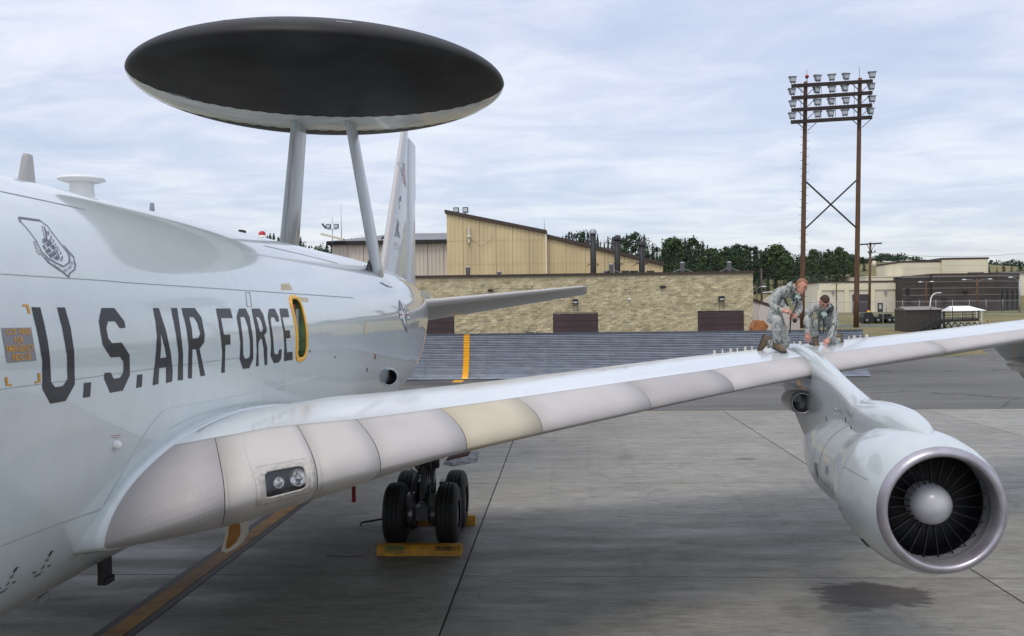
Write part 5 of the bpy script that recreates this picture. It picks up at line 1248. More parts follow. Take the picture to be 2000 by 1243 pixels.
for k in range(6):
    a = rnd.uniform(-.2, .2); gear.tube([(xm + a, 17.50, 2.0), (xm + a + rnd.uniform(-.2, .2), 17.42, 1.4), (xm - a * .5, 17.45, 1.0), (xm + rnd.uniform(-.3, .3), 17.1, .7)], .016, 6, 1)
gear.tube([(xm, 17.48, 1.35), (xm, 17.25, 1.0), (xm, 17.45, .72)], .045, 8, 0); gear.lathe([(0, .13), (.28, .13)], (xm, 17.35, 1.45), (0, 0, 1), 14, 1, cap0=True, cap1=True)
gearo = gear.build('landing_gear', [mat('gear_grey', (.075, .075, .078), .45, metal=.3, var=.3, vscale=12), mat('gear_chrome', (.14, .14, .15), .3, metal=.7), mat('gear_white', (.30, .30, .31), .5, var=.3, vscale=9)], plane)
tb = MB(); prof = [(-.2, .26), (-.205, .40), (-.185, .50), (-.14, .565), (-.09, .583), (-.085, .572), (-.07, .572), (-.065, .585), (-.012, .585), (-.008, .573), (.008, .573), (.012, .585), (.065, .585), (.07, .572), (.085, .572), (.09, .583), (.14, .565), (.185, .50), (.205, .40), (.2, .26)]
tb.lathe(prof, (0, 0, 0), (1, 0, 0), 40); tyre_me = tb.mesh('tyre', M_RUB)
rb = MB(); rb.lathe([(.13, .275), (.17, .27), (.16, .25), (.08, .22), (.06, .16), (.10, .13), (.14, .11), (.15, .0)], (0, 0, 0), (1, 0, 0), 28, 0); rb.lathe([(-.13, .275), (-.17, .27), (-.16, .25), (-.08, .22), (-.06, .16), (-.10, .13), (-.15, .0)], (0, 0, 0), (1, 0, 0), 28, 0)
for k in range(9): a = 2 * math.pi * k / 9; rb.ball((.10, .19 * math.cos(a), .19 * math.sin(a)), .022, 6, 1); rb.ball((-.10, .19 * math.cos(a), .19 * math.sin(a)), .022, 6, 1)
rim_me = rb.mesh('wheel_rim', [mat('wheel_grey', (.20, .20, .20), .45, metal=.4), M_GREYM])
for x in (gl.x, gr_.x):
    for y in (16.95, 18.3):
        for nm, me in (('tyre', tyre_me), ('wheel_rim', rim_me)): o = link(nm, me, gearo); o.location = (x, y, .6)
# gear doors
P = [atY(866, 908, 17.6), atY(878, 892, 17.9), atY(935, 885, 18.1), atY(932, 903, 17.8), atY(884, 912, 17.5)]
b = MB(); b.prism(P, (0.0, .10, .03)); b.build('gear_door', mat('door_inner_metal', (.30, .31, .33), .4, metal=.4, var=.4, vscale=6, vstretch=(1, 1, 4)), plane)
dY = 12.9; K = lambda x, y: atY(x, y, dY)
oute = [K(472, 1016), K(479, 1030), K(478, 1046), (K(470, 1062)), K(458, 1073), K(442, 1080), K(432, 1076), K(436, 1062), K(440, 1048), K(438, 1024)]
b = MB(); b.prism(oute, (.02, .10, .01), 0); b.build('belly_gear_door', M_CREAM2, plane)
inne = [K(466, 1018), K(470, 1030), K(469, 1044), K(462, 1058), K(450, 1069), K(441, 1073), K(443, 1058), K(447, 1044), K(449, 1022)]
b = MB(); b.prism([p + V((0, -.012, 0)) for p in inne], (0, .010, 0), 0); b.build('door_lining', M_ORNG, plane)
b = MB(); A = atY(900, 903, 16.6); b.obox((A.x - .05, 16.7, A.z + .10), (.20, .03, .04), (0, .2, 0), (0, 0, .012)); b.build('gear_bay_lining', mat('bay_red', (.16, .015, .02), .6), plane)

# the starboard half of the aircraft: mirrored parts
def mirror(o, par):
    c = o.copy(); COL.objects.link(c); c.parent = par
    if par is plane: c.scale.x = -1; c.location.x = -c.location.x
    for ch in o.children: mirror(ch, c)
    return c
for o in [q for q in plane.children if q.name.split('.')[0] in ('wing', 'leading_edge_panel', 'engine_nacelle', 'engine_pylon', 'landing_gear', 'tailplane', 'tailplane_leading_edge', 'wing_root_fairing')]:
    if o.name.split('.')[0] == 'wing':
        c = o.copy(); COL.objects.link(c); c.scale.x = -1
    else: mirror(o, plane)
# loose things round the gear --------------------------------------------------------
c0_, c1_ = atY(738, 1075, 16.2), atY(902, 1075, 16.2)
ch = thing('wheel_chock', 'long yellow wheel chock in front of the two near main tyres', 'chock', ((c0_.x + c1_.x) / 2, 16.2, 0), 'wheel chocks')
b = MB(); pf = [(16.08, .018), (16.38, .018), (16.36, .15), (16.30, .21), (16.16, .21), (16.10, .15)]
b.prism([(c0_.x, y, z) for y, z in pf], (c1_.x - c0_.x, 0, 0)); b.build('chock_body', mat('chock_yellow', (.40, .20, .012), .6, var=.25, vscale=5), ch)
bm, (a, c, lo, hi) = text_bm('70354N11', 1, .02)
for v in bm.verts: v.co = V((lerp(c1_.x - .48, c1_.x - .05, (v.co.x - a) / (c - a)), 16.098, 0)) + V((0, .055, .1)) * ((v.co.y - lo) / (hi - lo)) + V((0, -.006 + .0, .115)) + V((0, -.002, 0))
for v in bm.verts:
    t = (v.co.z - .115) / .1; v.co.z = .125 + t * .075; v.co.y = float(np.interp(v.co.z, [.15, .21], [16.10, 16.16])) - .016 if v.co.z > .15 else lerp(16.08, 16.10, (v.co.z - .018) / .132) - .016
bm_obj(bm, 'stencil_number', M_BLACK, ch, False, V((0, -1, 0)))
b = MB()
for i in range(9):
    x = c0_.x + .15 + .04 * i; b.add([(x, 16.10 - .008, .148), (x + .03, 16.10 - .008, .148), (x + .03, 16.15, .204), (x, 16.15, .204)], [(0, 1, 2, 3)])
    h = rnd.uniform(.05, .11); b.add([(x, 16.098 - .008, .145), (x + .014, 16.098 - .008, .145), (x + .014, 16.085 - .006, .145 - h), (x, 16.085 - .006, .145 - h)], [(0, 1, 2, 3)])
b.build('green_paint_run', mat('stencil_green', (.06, .14, .05), .6), ch, False)
b = MB(); b.tube([(c0_.x + .02, 16.2, .20), (c0_.x - .1, 16.15, .19), (c0_.x - .22, 16.1, .05), (c0_.x - .5, 16.05, .035), (c0_.x - .8, 16.1, .045), (c0_.x - .95, 16.15, .04)], .012, 6); b.build('rope', mat('rope_grey', (.18, .17, .16), .8), ch)
A = atZ(921, 1024, .03); ch2 = thing('wheel_chock', 'short yellow wheel chock end showing behind the right rear tyre', 'chock', (A.x, A.y, 0), 'wheel chocks')
b = MB(); b.prism([(A.x - 1.3, A.y + y - 16.2, z) for y, z in pf], (1.38, 0, 0)); b.build('chock_body', MATS['chock_yellow'], ch2)
A, Bq = atZ(706, 1024, .05), atZ(750, 1020, .05); tag(MB().tube([A + V((-.02, 0, -.03)), A + V((0, 0, .03)), V((Bq.x, Bq.y, .12)), V((Bq.x + .4, Bq.y, .14))], .022, 8).build('pull_rod', M_BLACK), 'thin black rod lying on the concrete left of the near tyres', 'rod')
A = atY(691, 955, 15.2); Bq = atY(691, 976, 15.2)
tag(MB().obox((A + Bq) / 2, V((.034, 0, 0)), V((0, .004, 0)), V((0, 0, (A.z - Bq.z) / 2 + .05))).build('warning_streamer', M_RED), 'narrow red warning streamer hanging under the wing beside the gear', 'streamer')
A = atY(640, 1010, 15.2)
# =================================================================== BACKGROUND THINGS
# tall light tower --------------------------------------------------------------
LY = 125.5
def lp(px, py, y=LY): return atY(px, py, y)
Lb, Lt, Rb, Rt = lp(1566, 640), lp(1573.5, 160), lp(1672, 640), lp(1679.5, 153)
Lb.z = Rb.z = gz(LY) - .3
tw = thing('light_tower', 'tall floodlight tower on two brown wooden poles with four rows of lamps', 'light tower', ((Lb.x + Rb.x) / 2, LY, gz(LY)))
for A, Bq in ((Lb, Lt), (Rb, Rt)):
    b = MB(); b.tube([A.lerp(Bq, t) for t in np.linspace(0, 1, 9)], [lerp(.36, .26, t) for t in np.linspace(0, 1, 9)], 14); b.build('pole', M_WOOD, tw)
b = MB()
for k in range(46):
    t = .12 + .72 * k / 46; p = Lb.lerp(Lt, t); s = 1 if k % 2 else -1; b.beam(p + V((.2 * s, -.1, 0)), p + V((.62 * s, -.1, 0)), .05, .05)
tag(b.build('climbing_step', M_DARK, tw), kind='stuff')
A, Bq, c_, d_ = lp(1574, 356), lp(1671, 445), lp(1672.5, 353), lp(1573, 447)
for p, q, yy in ((A, Bq, -.16), (c_, d_, .16)): MB().beam(p + V((0, yy, 0)), q + V((0, yy, 0)), .16, .2).build('cross_brace', M_DARK, tw)
M_FLG = mat('floodlight_grey', (.20, .22, .23), .4, metal=.4)
rowsL = [((1546, 168.5), (1704, 159)), ((1546, 192), (1703.5, 181.5)), ((1546, 215.5), (1703, 206)), ((1545, 239), (1703, 229.5))]
ft = MB(); rr = [(-.50, .42, .30), (.50, .42, .30)]
ft.rings([[V((-.36, -.1, .0)), V((.36, -.1, .0)), V((.36, .25, .0)), V((-.36, .25, .0))], [V((-.42, -.16, .62)), V((.42, -.16, .62)), V((.42, .28, .62)), V((-.42, .28, .62))], [V((-.58, -.22, .80)), V((.58, -.22, .80)), V((.58, .3, .80)), V((-.58, .3, .80))]], True, True, True, 0, False)
ft.box(-.30, .30, -.175, -.13, .10, .52, 1); ft.box(-.03 - .2, .03 - .2, -.02, .04, -.28, 0, 2); ft.box(-.03 + .2, .03 + .2, -.02, .04, -.28, 0, 2)
flood_me = ft.mesh('floodlight', [M_FLG, mat('flood_lens', (.36, .39, .40), .25), M_DARK])
lampx = [(1549, 157), (1598, 153), (1625, 152), (1653.5, 150), (1704, 147)], [(1548, 180), (1596.5, 178), (1625, 176), (1651, 175), (1702.5, 171.5)], [(1549, 203), (1597, 201), (1624.5, 200), (1653, 197.5), (1704, 195)], [(1548, 227), (1597, 225), (1623.5, 224), (1650.5, 222), (1701, 219.5)]
for r_, ((a, c), ls) in enumerate(zip(rowsL, lampx)):
    A, Bq = lp(*a, LY - .55), lp(*c, LY - .55)
    MB().beam(A, Bq, .36, .46).build('crossarm', mat('tarred_timber', (.028, .018, .014), .8), tw)
    for q, (px, py) in enumerate(ls):
        o = link('floodlight', flood_me, tw); p = lp(px, py + 10, LY - .55); t = (px - a[0]) / (c[0] - a[0]); o.location = V((p.x, LY - .55, A.lerp(Bq, t).z + .50)); o.rotation_euler.z = rnd.uniform(-.35, .35); o.rotation_euler.x = -.12
    for P in (Lt, Rt):
        zc = A.lerp(Bq, (P.x - A.x) / (Bq.x - A.x)).z
        for s in (-1, 1): MB().beam((P.x + .1 * s, LY - .4, zc - 1.25), (P.x + 1.25 * s, LY - .5, zc - .2), .09, .09).build('arm_brace', M_DARK, tw)
for f in (.12, .37, .55, .78, .97):
    p, q = lp(*rowsL[0][0], LY - .75).lerp(lp(*rowsL[0][1], LY - .75), f), lp(*rowsL[3][0], LY - .75).lerp(lp(*rowsL[3][1], LY - .75), f); MB().beam(p, q, .05, .05).build('conduit', M_DARK, tw)
b = MB(); p = lp(1576, 150); b.tube([(p.x, LY, Lt.z - .4), (p.x, LY, p.z + .3)], .05, 6, 0); b.ball((p.x, LY, p.z), .28, 10, 1); b.tube([(p.x, LY, p.z), (p.x, LY, p.z + 1.0)], .025, 5, 0); b.build('warning_light', [M_DARK, mat('warning_red', (.30, .02, .02), .3)], tw)
b = MB(); b.tube([(Rt.x, LY, Rt.z - .3), (Rt.x - .1, LY, Rt.z + 1.6)], .03, 5); b.build('lightning_rod', M_DARK, tw)

# utility pole, lamp posts -------------------------------------------------------
UYp = 150
A, Bq = atY(1697.5, 636, UYp), atY(1700, 474, UYp); A.z = gz(UYp) - .2
up = thing('utility_pole', 'brown wooden utility pole with two crossarms and a pale transformer', 'utility pole', (A.x, UYp, gz(UYp)))
b = MB(); b.tube([A, Bq], [.24, .17], 12); b.build('pole', M_WOOD, up)
b = MB(); p, q = atY(1680, 478, UYp - .2), atY(1722, 475.5, UYp - .2); b.beam(p, q, .2, .22); b.beam(p.lerp(q, .3), V((Bq.x, UYp - .2, p.z - 1.2)), .07, .07); b.beam(p.lerp(q, .7), V((Bq.x, UYp - .2, p.z - 1.2)), .07, .07); b.build('crossarm', M_DARK, up)
b = MB(); p, q = atY(1696, 495, UYp - .25), atY(1709, 493, UYp - .25); b.beam(p, q, .12, .12)
for t in (0, .5, 1): b.ball(p.lerp(q, t) + V((0, 0, .2)), .14, 6)
b.build('insulator_arm', M_DARK, up)
b = MB(); p = atY(1707, 517, UYp - .35); b.lathe([(-.5, 0), (-.5, .32), (.5, .32), (.58, .2), (.6, 0)], p, (0, 0, 1), 14); b.beam(p + V((-.3, .2, 0)), V((Bq.x, UYp, p.z)), .1, .1); b.build('transformer', M_CREAM2, up)
tag(MB().lathe([(0, .25), (1.6, .25), (1.75, .12), (1.75, 0)], (atY(1696.5, 614, 146).x, 146, gz(146)), (0, 0, 1), 12).build('bollard', M_YEL), 'yellow bollard at the foot of the utility pole', 'bollard')
P2 = 190; A = atY(1487, 525, P2); p = thing('utility_pole', 'dark distant utility pole just right of the stone building', 'utility pole', (A.x, P2, gz(P2)))
MB().tube([(A.x, P2, gz(P2) - .2), A], [.22, .18], 10).build('pole', M_BROWN, p); MB().beam(atY(1479, 531, P2), atY(1494, 530, P2), .16, .18).build('crossarm', M_DARK, p)
# power lines (each its own wire)
def wire(p, q, sag, lab, r_=.03):
    tag(MB().tube([V(p).lerp(V(q), t) - V((0, 0, sag * 4 * t * (1 - t))) for t in np.linspace(0, 1, 14)], r_, 4).build('power_line', M_DARK), lab, 'power line')
wire(atY(1487, 533, P2), atY(1692, 538, UYp), .8, 'thin power line from the distant pole to the utility pole with the transformer')
wire(atY(1709, 494, UYp), atY(2080, 480, 220), 1.5, 'thin power line leading right from the utility pole towards the frame edge', .025)
M_LAMPH = mat('lamp_head_pale', (.62, .64, .66), .4)
def lamp_post(px, ytop, ybase, y, lab, arms, r_=.17, m=None):
    A = atY(px, ytop, y); t = thing('street_lamp', lab, 'street lamp', (A.x, y, gz(y)))
    MB().tube([(A.x, y, gz(y) - .3), (A.x, y, A.z + .2)], [r_, r_ * .8], 10).build('post', m or M_WOOD, t)
    for dx, dy_ in arms:
        p = V((A.x, y, A.z - .3)); q = atY(px + dx, ytop + dy_, y)
        MB().tube([p, p.lerp(q, .5) + V((0, 0, .12)), q], .05, 6).build('arm', M_GREYM, t)
        b = MB(); b.ball(q + V((.35 * (1 if dx > 0 else -1), 0, -.02)), .55, 10, 0, (1, .5, .26)); b.build('lamp_head', M_LAMPH, t)
lamp_post(1809, 551, 600, 205, 'twin-armed lamp post on the left part of the dark brown building', [(-8, 0), (8, -.5)])
lamp_post(1908.5, 546.5, 600, 200, 'twin-armed lamp post in front of the middle of the dark brown building', [(-22, 0), (22, -1)], .22)
lamp_post(1633.5, 555, 600, 205, 'single brown lamp post in front of the cream building bays', [(-9, 1), (9, .5)], .15)
lamp_post(1991, 548, 600, 200, 'lamp post at the far right edge with an arm reaching left', [(-14, -6)], .2, M_GREYM)
lamp_post(1478, 562, 600, 170, 'small street lamp just right of the stone building roof corner', [(-8, -1), (10, -2)], .14, M_BROWN)
YC = 160; A = atY(1817, 650, YC); t = thing('street_lamp', 'curved white steel street lamp rising behind the brown shed', 'street lamp', (A.x, YC, gz(YC)))
pts = [V((A.x, YC, gz(YC) - .2))] + [atY(x, y, YC) for x, y in ((1817, 592), (1818.5, 582), (1822, 576), (1827, 573.5), (1831, 572.5))]
MB().tube(pts, [.13, .12, .11, .10, .09, .08], 10).build('post', M_WHITE, t); MB().ball(pts[-1] + V((.3, 0, 0)), .45, 10, 0, (1, .5, .25)).build('lamp_head', M_LAMPH, t)

# chain link fence along the far road ----------------------------------------------
FYc = 182; cf = thing('chain_link_fence', 'long chain link fence with grey posts in front of the far buildings', 'fence', (atY(1800, 600, FYc).x, FYc, gz(FYc)))
x0, x1 = atY(1570, 600, FYc).x, atY(2040, 600, FYc).x; zt_f = gz(FYc) + 2.5
me = MB().tube([(0, FYc, gz(FYc) - .1), (0, FYc, zt_f + .2)], .055, 6).mesh('fence_post', M_GREYM)
for k in range(int((x1 - x0) / 3.2) + 1): o = link('fence_post', me, cf); o.location.x = x0 + 3.2 * k
b = MB()
for z in (zt_f, gz(FYc) + .1): b.tube([(x0, FYc, z), (x1, FYc, z)], .035, 5)
b.build('rail', M_GREYM, cf)
b = MB(); sp_ = .42; h = zt_f - gz(FYc)
x = x0 - h
while x < x1:
    for s in (1, -1):
        a_ = x if s > 0 else x + h; c_ = x + h if s > 0 else x; b.beam((a_, FYc, gz(FYc)), (c_, FYc, zt_f), .012, .012)
    x += sp_
tag(b.build('wire_mesh', M_GREYM, cf), kind='stuff')
# guard rail on the hillside road
GYr = 262; b = MB(); a, c = atY(1488, 572, GYr), atY(1565, 566, GYr)
t = thing('guard_rail', 'pale guard rail on the grassy slope right of the stone building', 'guard rail', ((a.x + c.x) / 2, GYr, a.z - 1))
b.beam(a, c, .1, .28); b.build('rail', M_WHITE, t)
b = MB()
for k in range(9): p = a.lerp(c, k / 8); b.beam(p - V((0, 0, .9)), p, .1, .1)
b.build('rail_post', M_GREYM, t)
# parked pale car
def vehicle_wheels(t, xs, y, z, r_, w=.22):
    me = MB().lathe([(-w / 2, r_ * .5), (-w / 2, r_ * .92), (-w * .3, r_), (w * .3, r_), (w / 2, r_ * .92), (w / 2, r_ * .5)], (0, 0, 0), (0, 1, 0), 20).mesh('tyre', M_RUB)
    m2 = MB().lathe([(-w * .45, 0), (-w * .45, r_ * .5), (-w * .2, r_ * .52), (w * .45, r_ * .52), (w * .45, 0)], (0, 0, 0), (0, 1, 0), 14).mesh('wheel_rim', M_GREYM)
    for x in xs:
        for yy in (y, y + 1.7):
            o = link('tyre', me, t); o.location = (x, yy, z + r_); o = link('wheel_rim', m2, t); o.location = (x, yy, z + r_)
CYc = 236; A = atY(1591, 585, CYc); z = atY(1591, 586.5, CYc).z
A.z = z = gz(CYc) + .0
t = thing('parked_car', 'small pale parked car on the grass beside the cream building', 'car', (A.x, CYc, z))
pr = [(-2.2, .35), (-2.25, .8), (-1.4, .98), (-.8, 1.5), (.7, 1.52), (1.4, 1.0), (2.2, .85), (2.25, .35)]
MB().prism([(A.x + x, CYc, z + q) for x, q in pr], (0, 1.75, 0)).build('body', M_WHITE, t)
MB().prism([(A.x + x, CYc - .02, z + q) for x, q in ((-1.2, 1.02), (-.75, 1.44), (.65, 1.45), (1.2, 1.03))], (0, .015, 0)).build('side_window', M_GLASS, t)
vehicle_wheels(t, (A.x - 1.4, A.x + 1.4), CYc + .05, z, .33)

# dark green flatbed truck ------------------------------------------------------------
TYr = 138; M_OLV = mat('dark_olive_paint', (.020, .024, .020), .5, var=.2, vscale=2)
k = TYr / 1760 * 1.0; A = atY(1687, 636, TYr); zb_ = gz(TYr)
def tx(px): return atY(px, 620, TYr).x
def tz(py): return max(zb_ + .1, atY(1715, py, TYr).z)
t = thing('army_truck', 'dark olive flatbed truck parked behind the tower, left of the brown shed', 'truck', (tx(1716), TYr, zb_))
MB().prism([(tx(x), TYr, tz(y)) for x, y in ((1687, 631), (1686.5, 620), (1689, 611), (1703, 610), (1707.5, 618), (1708, 631))], (0, 2.1, 0)).build('cab', M_OLV, t)
for pp in ([(1689, 619), (1690.5, 612.5), (1695.5, 612.3), (1695.5, 619)], [(1697.5, 619), (1697.5, 612.3), (1702, 612), (1705.5, 618.5)]):
    MB().prism([(tx(x), TYr - .02, tz(y)) for x, y in pp], (0, .015, 0)).build('side_window', M_GLASS, t)
MB().box(tx(1708.5), tx(1750), TYr - .1, TYr + 2.3, tz(624), tz(618.5)).build('flatbed', M_OLV, t)
b = MB(); b.box(tx(1690), tx(1750), TYr + .5, TYr + 1.6, tz(631), tz(624.5))
for x in (1722, 1730, 1738): b.box(tx(x), tx(x + 5), TYr + .2, TYr + 1.5, tz(618.4), tz(614))
b.build('chassis', M_BLACK, t)
vehicle_wheels(t, (tx(1693), tx(1715), tx(1737), tx(1747)), TYr - .05, zb_, .46, .3)
b = MB(); b.beam((tx(1720), TYr - 1, zb_), (tx(1720), TYr - 1, tz(612)), .1, .1); tag(b.build('sign_post', M_GREYM), 'thin grey post standing in front of the olive truck', 'post')

# brown shed ------------------------------------------------------------------------------
SYd = 116; gzS = gz(SYd)
def sx(px, py, y=SYd): return atY(px, py, y)
M_SHED = mat('shed_brown', (.062, .052, .046), .6, var=.1, vscale=2)
a, c, e_ = sx(1747.5, 652), sx(1768.5, 652, SYd - 4), sx(1846, 652, SYd - 1)
t = thing('shed', 'brown metal shed with a low pitched roof, left of the black boarding stairs', 'shed', ((a.x + e_.x) / 2, SYd, gzS))
zt_s = sx(1768, 606, SYd - 4).z; foot = [(a.x, SYd), (c.x, SYd - 4), (e_.x, SYd - 1), (e_.x - 2.0, SYd + 3)]
def shed_wall(p, q, n):
    pts = []
    for i in range(n):
        for f, o_ in ((0, 0), (.5, 0), (.6, .05), (.9, .05)):
            r_ = V((p[0], p[1], 0)).lerp(V((q[0], q[1], 0)), (i + f) / n); d = V((q[0] - p[0], q[1] - p[1], 0)).normalized(); pts.append(r_ + V((d.y, -d.x, 0)) * o_)
    pts.append(V((q[0], q[1], 0))); b = MB(); b.rings([[V((v.x, v.y, gzS - .3)) for v in pts], [V((v.x, v.y, zt_s)) for v in pts]], False, sm=False); return b
shed_wall(foot[0], foot[1], 9).build('wall', M_SHED, t, False); shed_wall(foot[1], foot[2], 18).build('wall', M_SHED, t, False)
MB().prism([(x, y, gzS - .3) for x, y in [(foot[0][0] + .1, foot[0][1]), (foot[1][0], foot[1][1] + .1), (foot[2][0], foot[2][1] + .1), foot[3]]], (0, 0, zt_s - gzS + .28)).build('wall', M_SHED, t)
rid = (zt_s + .42); mA = ((foot[0][0] + foot[1][0]) / 2, (foot[0][1] + foot[1][1]) / 2 ); mB = ((foot[2][0] + foot[3][0]) / 2, (foot[2][1] + foot[3][1]) / 2)
b = MB(); o_ = .15; P = [(foot[0][0] - o_, foot[0][1], zt_s), (foot[1][0], foot[1][1] - .2, zt_s), (foot[2][0] + o_, foot[2][1] - .2, zt_s), (foot[3][0], foot[3][1] + .3, zt_s), (mA[0] - .1, mA[1], rid), (mB[0], mB[1], rid)]
b.add(P, [(1, 2, 5, 4), (3, 0, 4, 5), (0, 1, 4), (2, 3, 5), (0, 3, 2, 1)]); b.build('roof', mat('shed_roof', (.20, .165, .145), .6), t)

# aircraft boarding stairs and canopy beside the shed ------------------------------------------
YS = 106; gS = gz(YS)
def qx(px, py, y=YS): p = atY(px, py, y); p.z = max(p.z, gS + .02); return p
t = thing('boarding_stairs', 'black wheeled maintenance stairs with railings, right of the brown shed', 'stairs', (qx(1850, 640).x, YS, gS))
for yy, (A0, A1, A2) in zip((YS, YS + 1.6), (((1797, 648), (1838, 628), (1912, 625)),) * 2):
    b = MB(); b.beam(qx(*A0, yy), qx(*A1, yy), .14, .22); b.beam(qx(*A1, yy), qx(*A2, yy), .14, .25); b.build('stringer', M_BLACK, t)
    b = MB()
    for lo, hi in (((1797, 648), (1797, 631)), ((1803, 645), (1803, 630)), ((1817, 639), (1817, 602)), ((1838, 628), (1838, 607)), ((1860, 628), (1860, 600)), ((1880, 626), (1880, 608)), ((1900, 625), (1900, 608)), ((1912, 625), (1912, 606))):
        b.beam(qx(*lo, yy), qx(*hi, yy), .07, .07)
    for p, q in (((1797, 631), (1814, 626)), ((1817, 602), (1822, 601.5)), ((1822, 612), (1912, 609)), ((1822, 617), (1912, 614)), ((1838, 622), (1912, 619))): b.beam(qx(*p, yy), qx(*q, yy), .07, .07)
    b.build('railing', M_BLACK, t)
me = MB().box(-.17, .17, YS, YS + 1.6, -.03, .03).mesh('step', M_DARK)
for k in range(11): p = qx(1797, 648).lerp(qx(1838, 628), (k + .5) / 11); o = link('step', me, t); o.location = (p.x, 0, p.z + .15)
b = MB(); A0, A1 = qx(1838, 628), qx(1912, 625); b.prism([A0 + V((0, 0, .14)), A1 + V((0, 0, .14)), A1 + V((0, 0, .22)), A0 + V((0, 0, .22))], (0, 1.6, 0)); b.build('platform', M_BLACK, t)
b = MB(); 
for i in range(7):
    p, q = qx(1826 + 13 * i, 646, YS + .8), qx(1826 + 13 * (i + 1), 630, YS + .8); b.beam(p, V((q.x, q.y, q.z)), .09, .09); b.beam(V((q.x, q.y, p.z)), V((p.x, p.y, q.z)), .09, .09)
b.box(qx(1830, 640).x, qx(1915, 640).x, YS + .3, YS + 1.4, gS + .35, gS + .75); b.build('undercarriage', M_BLACK, t)
me = MB().lathe([(-.12, 0), (-.12, .3), (.12, .3), (.12, 0)], (0, 0, 0), (0, 1, 0), 14).mesh('wheel', M_RUB)
for px in (1835, 1868, 1905):
    for yy in (YS + .1, YS + 1.5): o = link('wheel', me, t); o.location = (qx(px, 640).x, yy, gS + .3)
YT = 110; t = thing('canopy_stand', 'white canopy on thin posts standing behind the black boarding stairs', 'canopy', (qx(1893, 640, YT).x, YT, gz(YT)))
P = [qx(1858, 608, YT), qx(1919, 607, YT), qx(1928, 607, YT + 3), qx(1862, 602, YT + 3)]; rA, rB = qx(1862, 600.5, YT + 1.5), qx(1906, 598.5, YT + 1.5)
zc = P[0].z; b = MB(); pts = [V((P[0].x, YT, zc)), V((P[1].x, YT, zc)), V((P[2].x, YT + 3, zc)), V((P[0].x, YT + 3, zc)), V((P[0].x + .4, YT + 1.5, zc + .6)), V((P[1].x - .9, YT + 1.5, zc + .6))]
b.add(pts, [(0, 1, 5, 4), (1, 2, 5), (2, 3, 4, 5), (3, 0, 4), (3, 2, 1, 0)]); b.build('canopy_roof', M_WHITE, t)
for x in (P[0].x + .1, lerp(P[0].x, P[1].x, .35), lerp(P[0].x, P[1].x, .82), P[1].x - .05):
    for yy in (YT + .1, YT + 2.9): MB().beam((x, yy, gz(YT) - .1), (x, yy, zc), .09, .09).build('post', M_WHITE, t)
b = MB()
for z in (gz(YT) + .9, gz(YT) + 1.5): b.beam((P[0].x + .1, YT + .1, z), (P[1].x - .05, YT + .1, z), .06, .06)
b.build('side_rail', M_CREAM2, t)
A = qx(1934, 634, 112); t = thing('yellow_cart', 'small yellow ground cart right of the white canopy', 'cart', (A.x, 112, gz(112)))
b = MB(); b.box(A.x - .3, A.x + .3, 112, 112.6, gz(112) + .25, A.z + .1); b.build('body', mat('cart_yellow', (.55, .48, .10), .5), t)
b = MB(); b.beam((A.x - .2, 112, A.z), (A.x - .35, 112, A.z + .5), .05, .05); b.build('handle', M_DARK, t)
for s in (-.25, .25): MB().lathe([(-.06, 0), (-.06, .2), (.06, .2), (.06, 0)], (A.x + s, 112.1, gz(112) + .2), (0, 1, 0), 12).build('wheel', M_RUB, t)

# trees -------------------------------------------------------------------------------------
M_LEAF = [mat('spruce_green', (.024, .044, .026), .9, var=.5, vscale=.55, contrast=(.35, .65)), mat('birch_green', (.050, .085, .030), .9, var=.5, vscale=.5, contrast=(.35, .65)), mat('poplar_green', (.036, .066, .027), .9, var=.5, vscale=.5, contrast=(.35, .65)), mat('pale_willow_green', (.050, .082, .045), .9, var=.4, vscale=.5)]
M_BARK = mat('bark', (.09, .075, .06), .9)
def leafq(b, c, s, rg):
    n_ = V((rg.gauss(0, 1), rg.gauss(0, 1), rg.gauss(0, .8) + .5)).normalized(); u = n_.cross(V((rg.random(), rg.random(), rg.random()))).normalized(); w = n_.cross(u)
    b.add([c + u * s * .6, c + w * s * .35, c - u * s * .55, c - w * s * .4], [(0, 1, 2, 3)])
def spruce(seed, h=14, rb=2.3):
    rg = random.Random(seed); b = MB(); rb *= 1.25
    for k in range(1700):
        f = 1 - rg.random() ** .78; z = h * (.07 + .93 * f); tier = .78 + .22 * math.sin(z / h * 60 + seed)
        rr = (rb * (1 - f) ** .85 * tier + .05) * (rg.random() ** .45) * rg.uniform(.8, 1.1); a = rg.random() * 2 * math.pi
        d = V((math.cos(a), math.sin(a), 0)); c = d * rr + V((0, 0, z - .25 * rr)); s = rg.uniform(.26, .5) * (.5 + .5 * (1 - f))
        w = V((-d.y, d.x, rg.uniform(-.3, .3))); u = (d * .8 + V((0, 0, -.75 + rg.uniform(-.3, .5)))).normalized()
        b.add([c + u * s, c + w * s * .5, c - u * s * .7, c - w * s * .5], [(0, 1, 2, 3)])
    for k in range(10): leafq(b, V((rg.uniform(-.06, .06), rg.uniform(-.06, .06), h * (.92 + .08 * k / 10))), .22, rg)
    t = MB(); t.tube([(0, 0, -.6), (0, 0, h * .5), (0, 0, h * .97)], [h * .013, h * .009, .02], 6); return b.mesh('crown', M_LEAF[0], False), t.mesh('trunk', M_BARK)
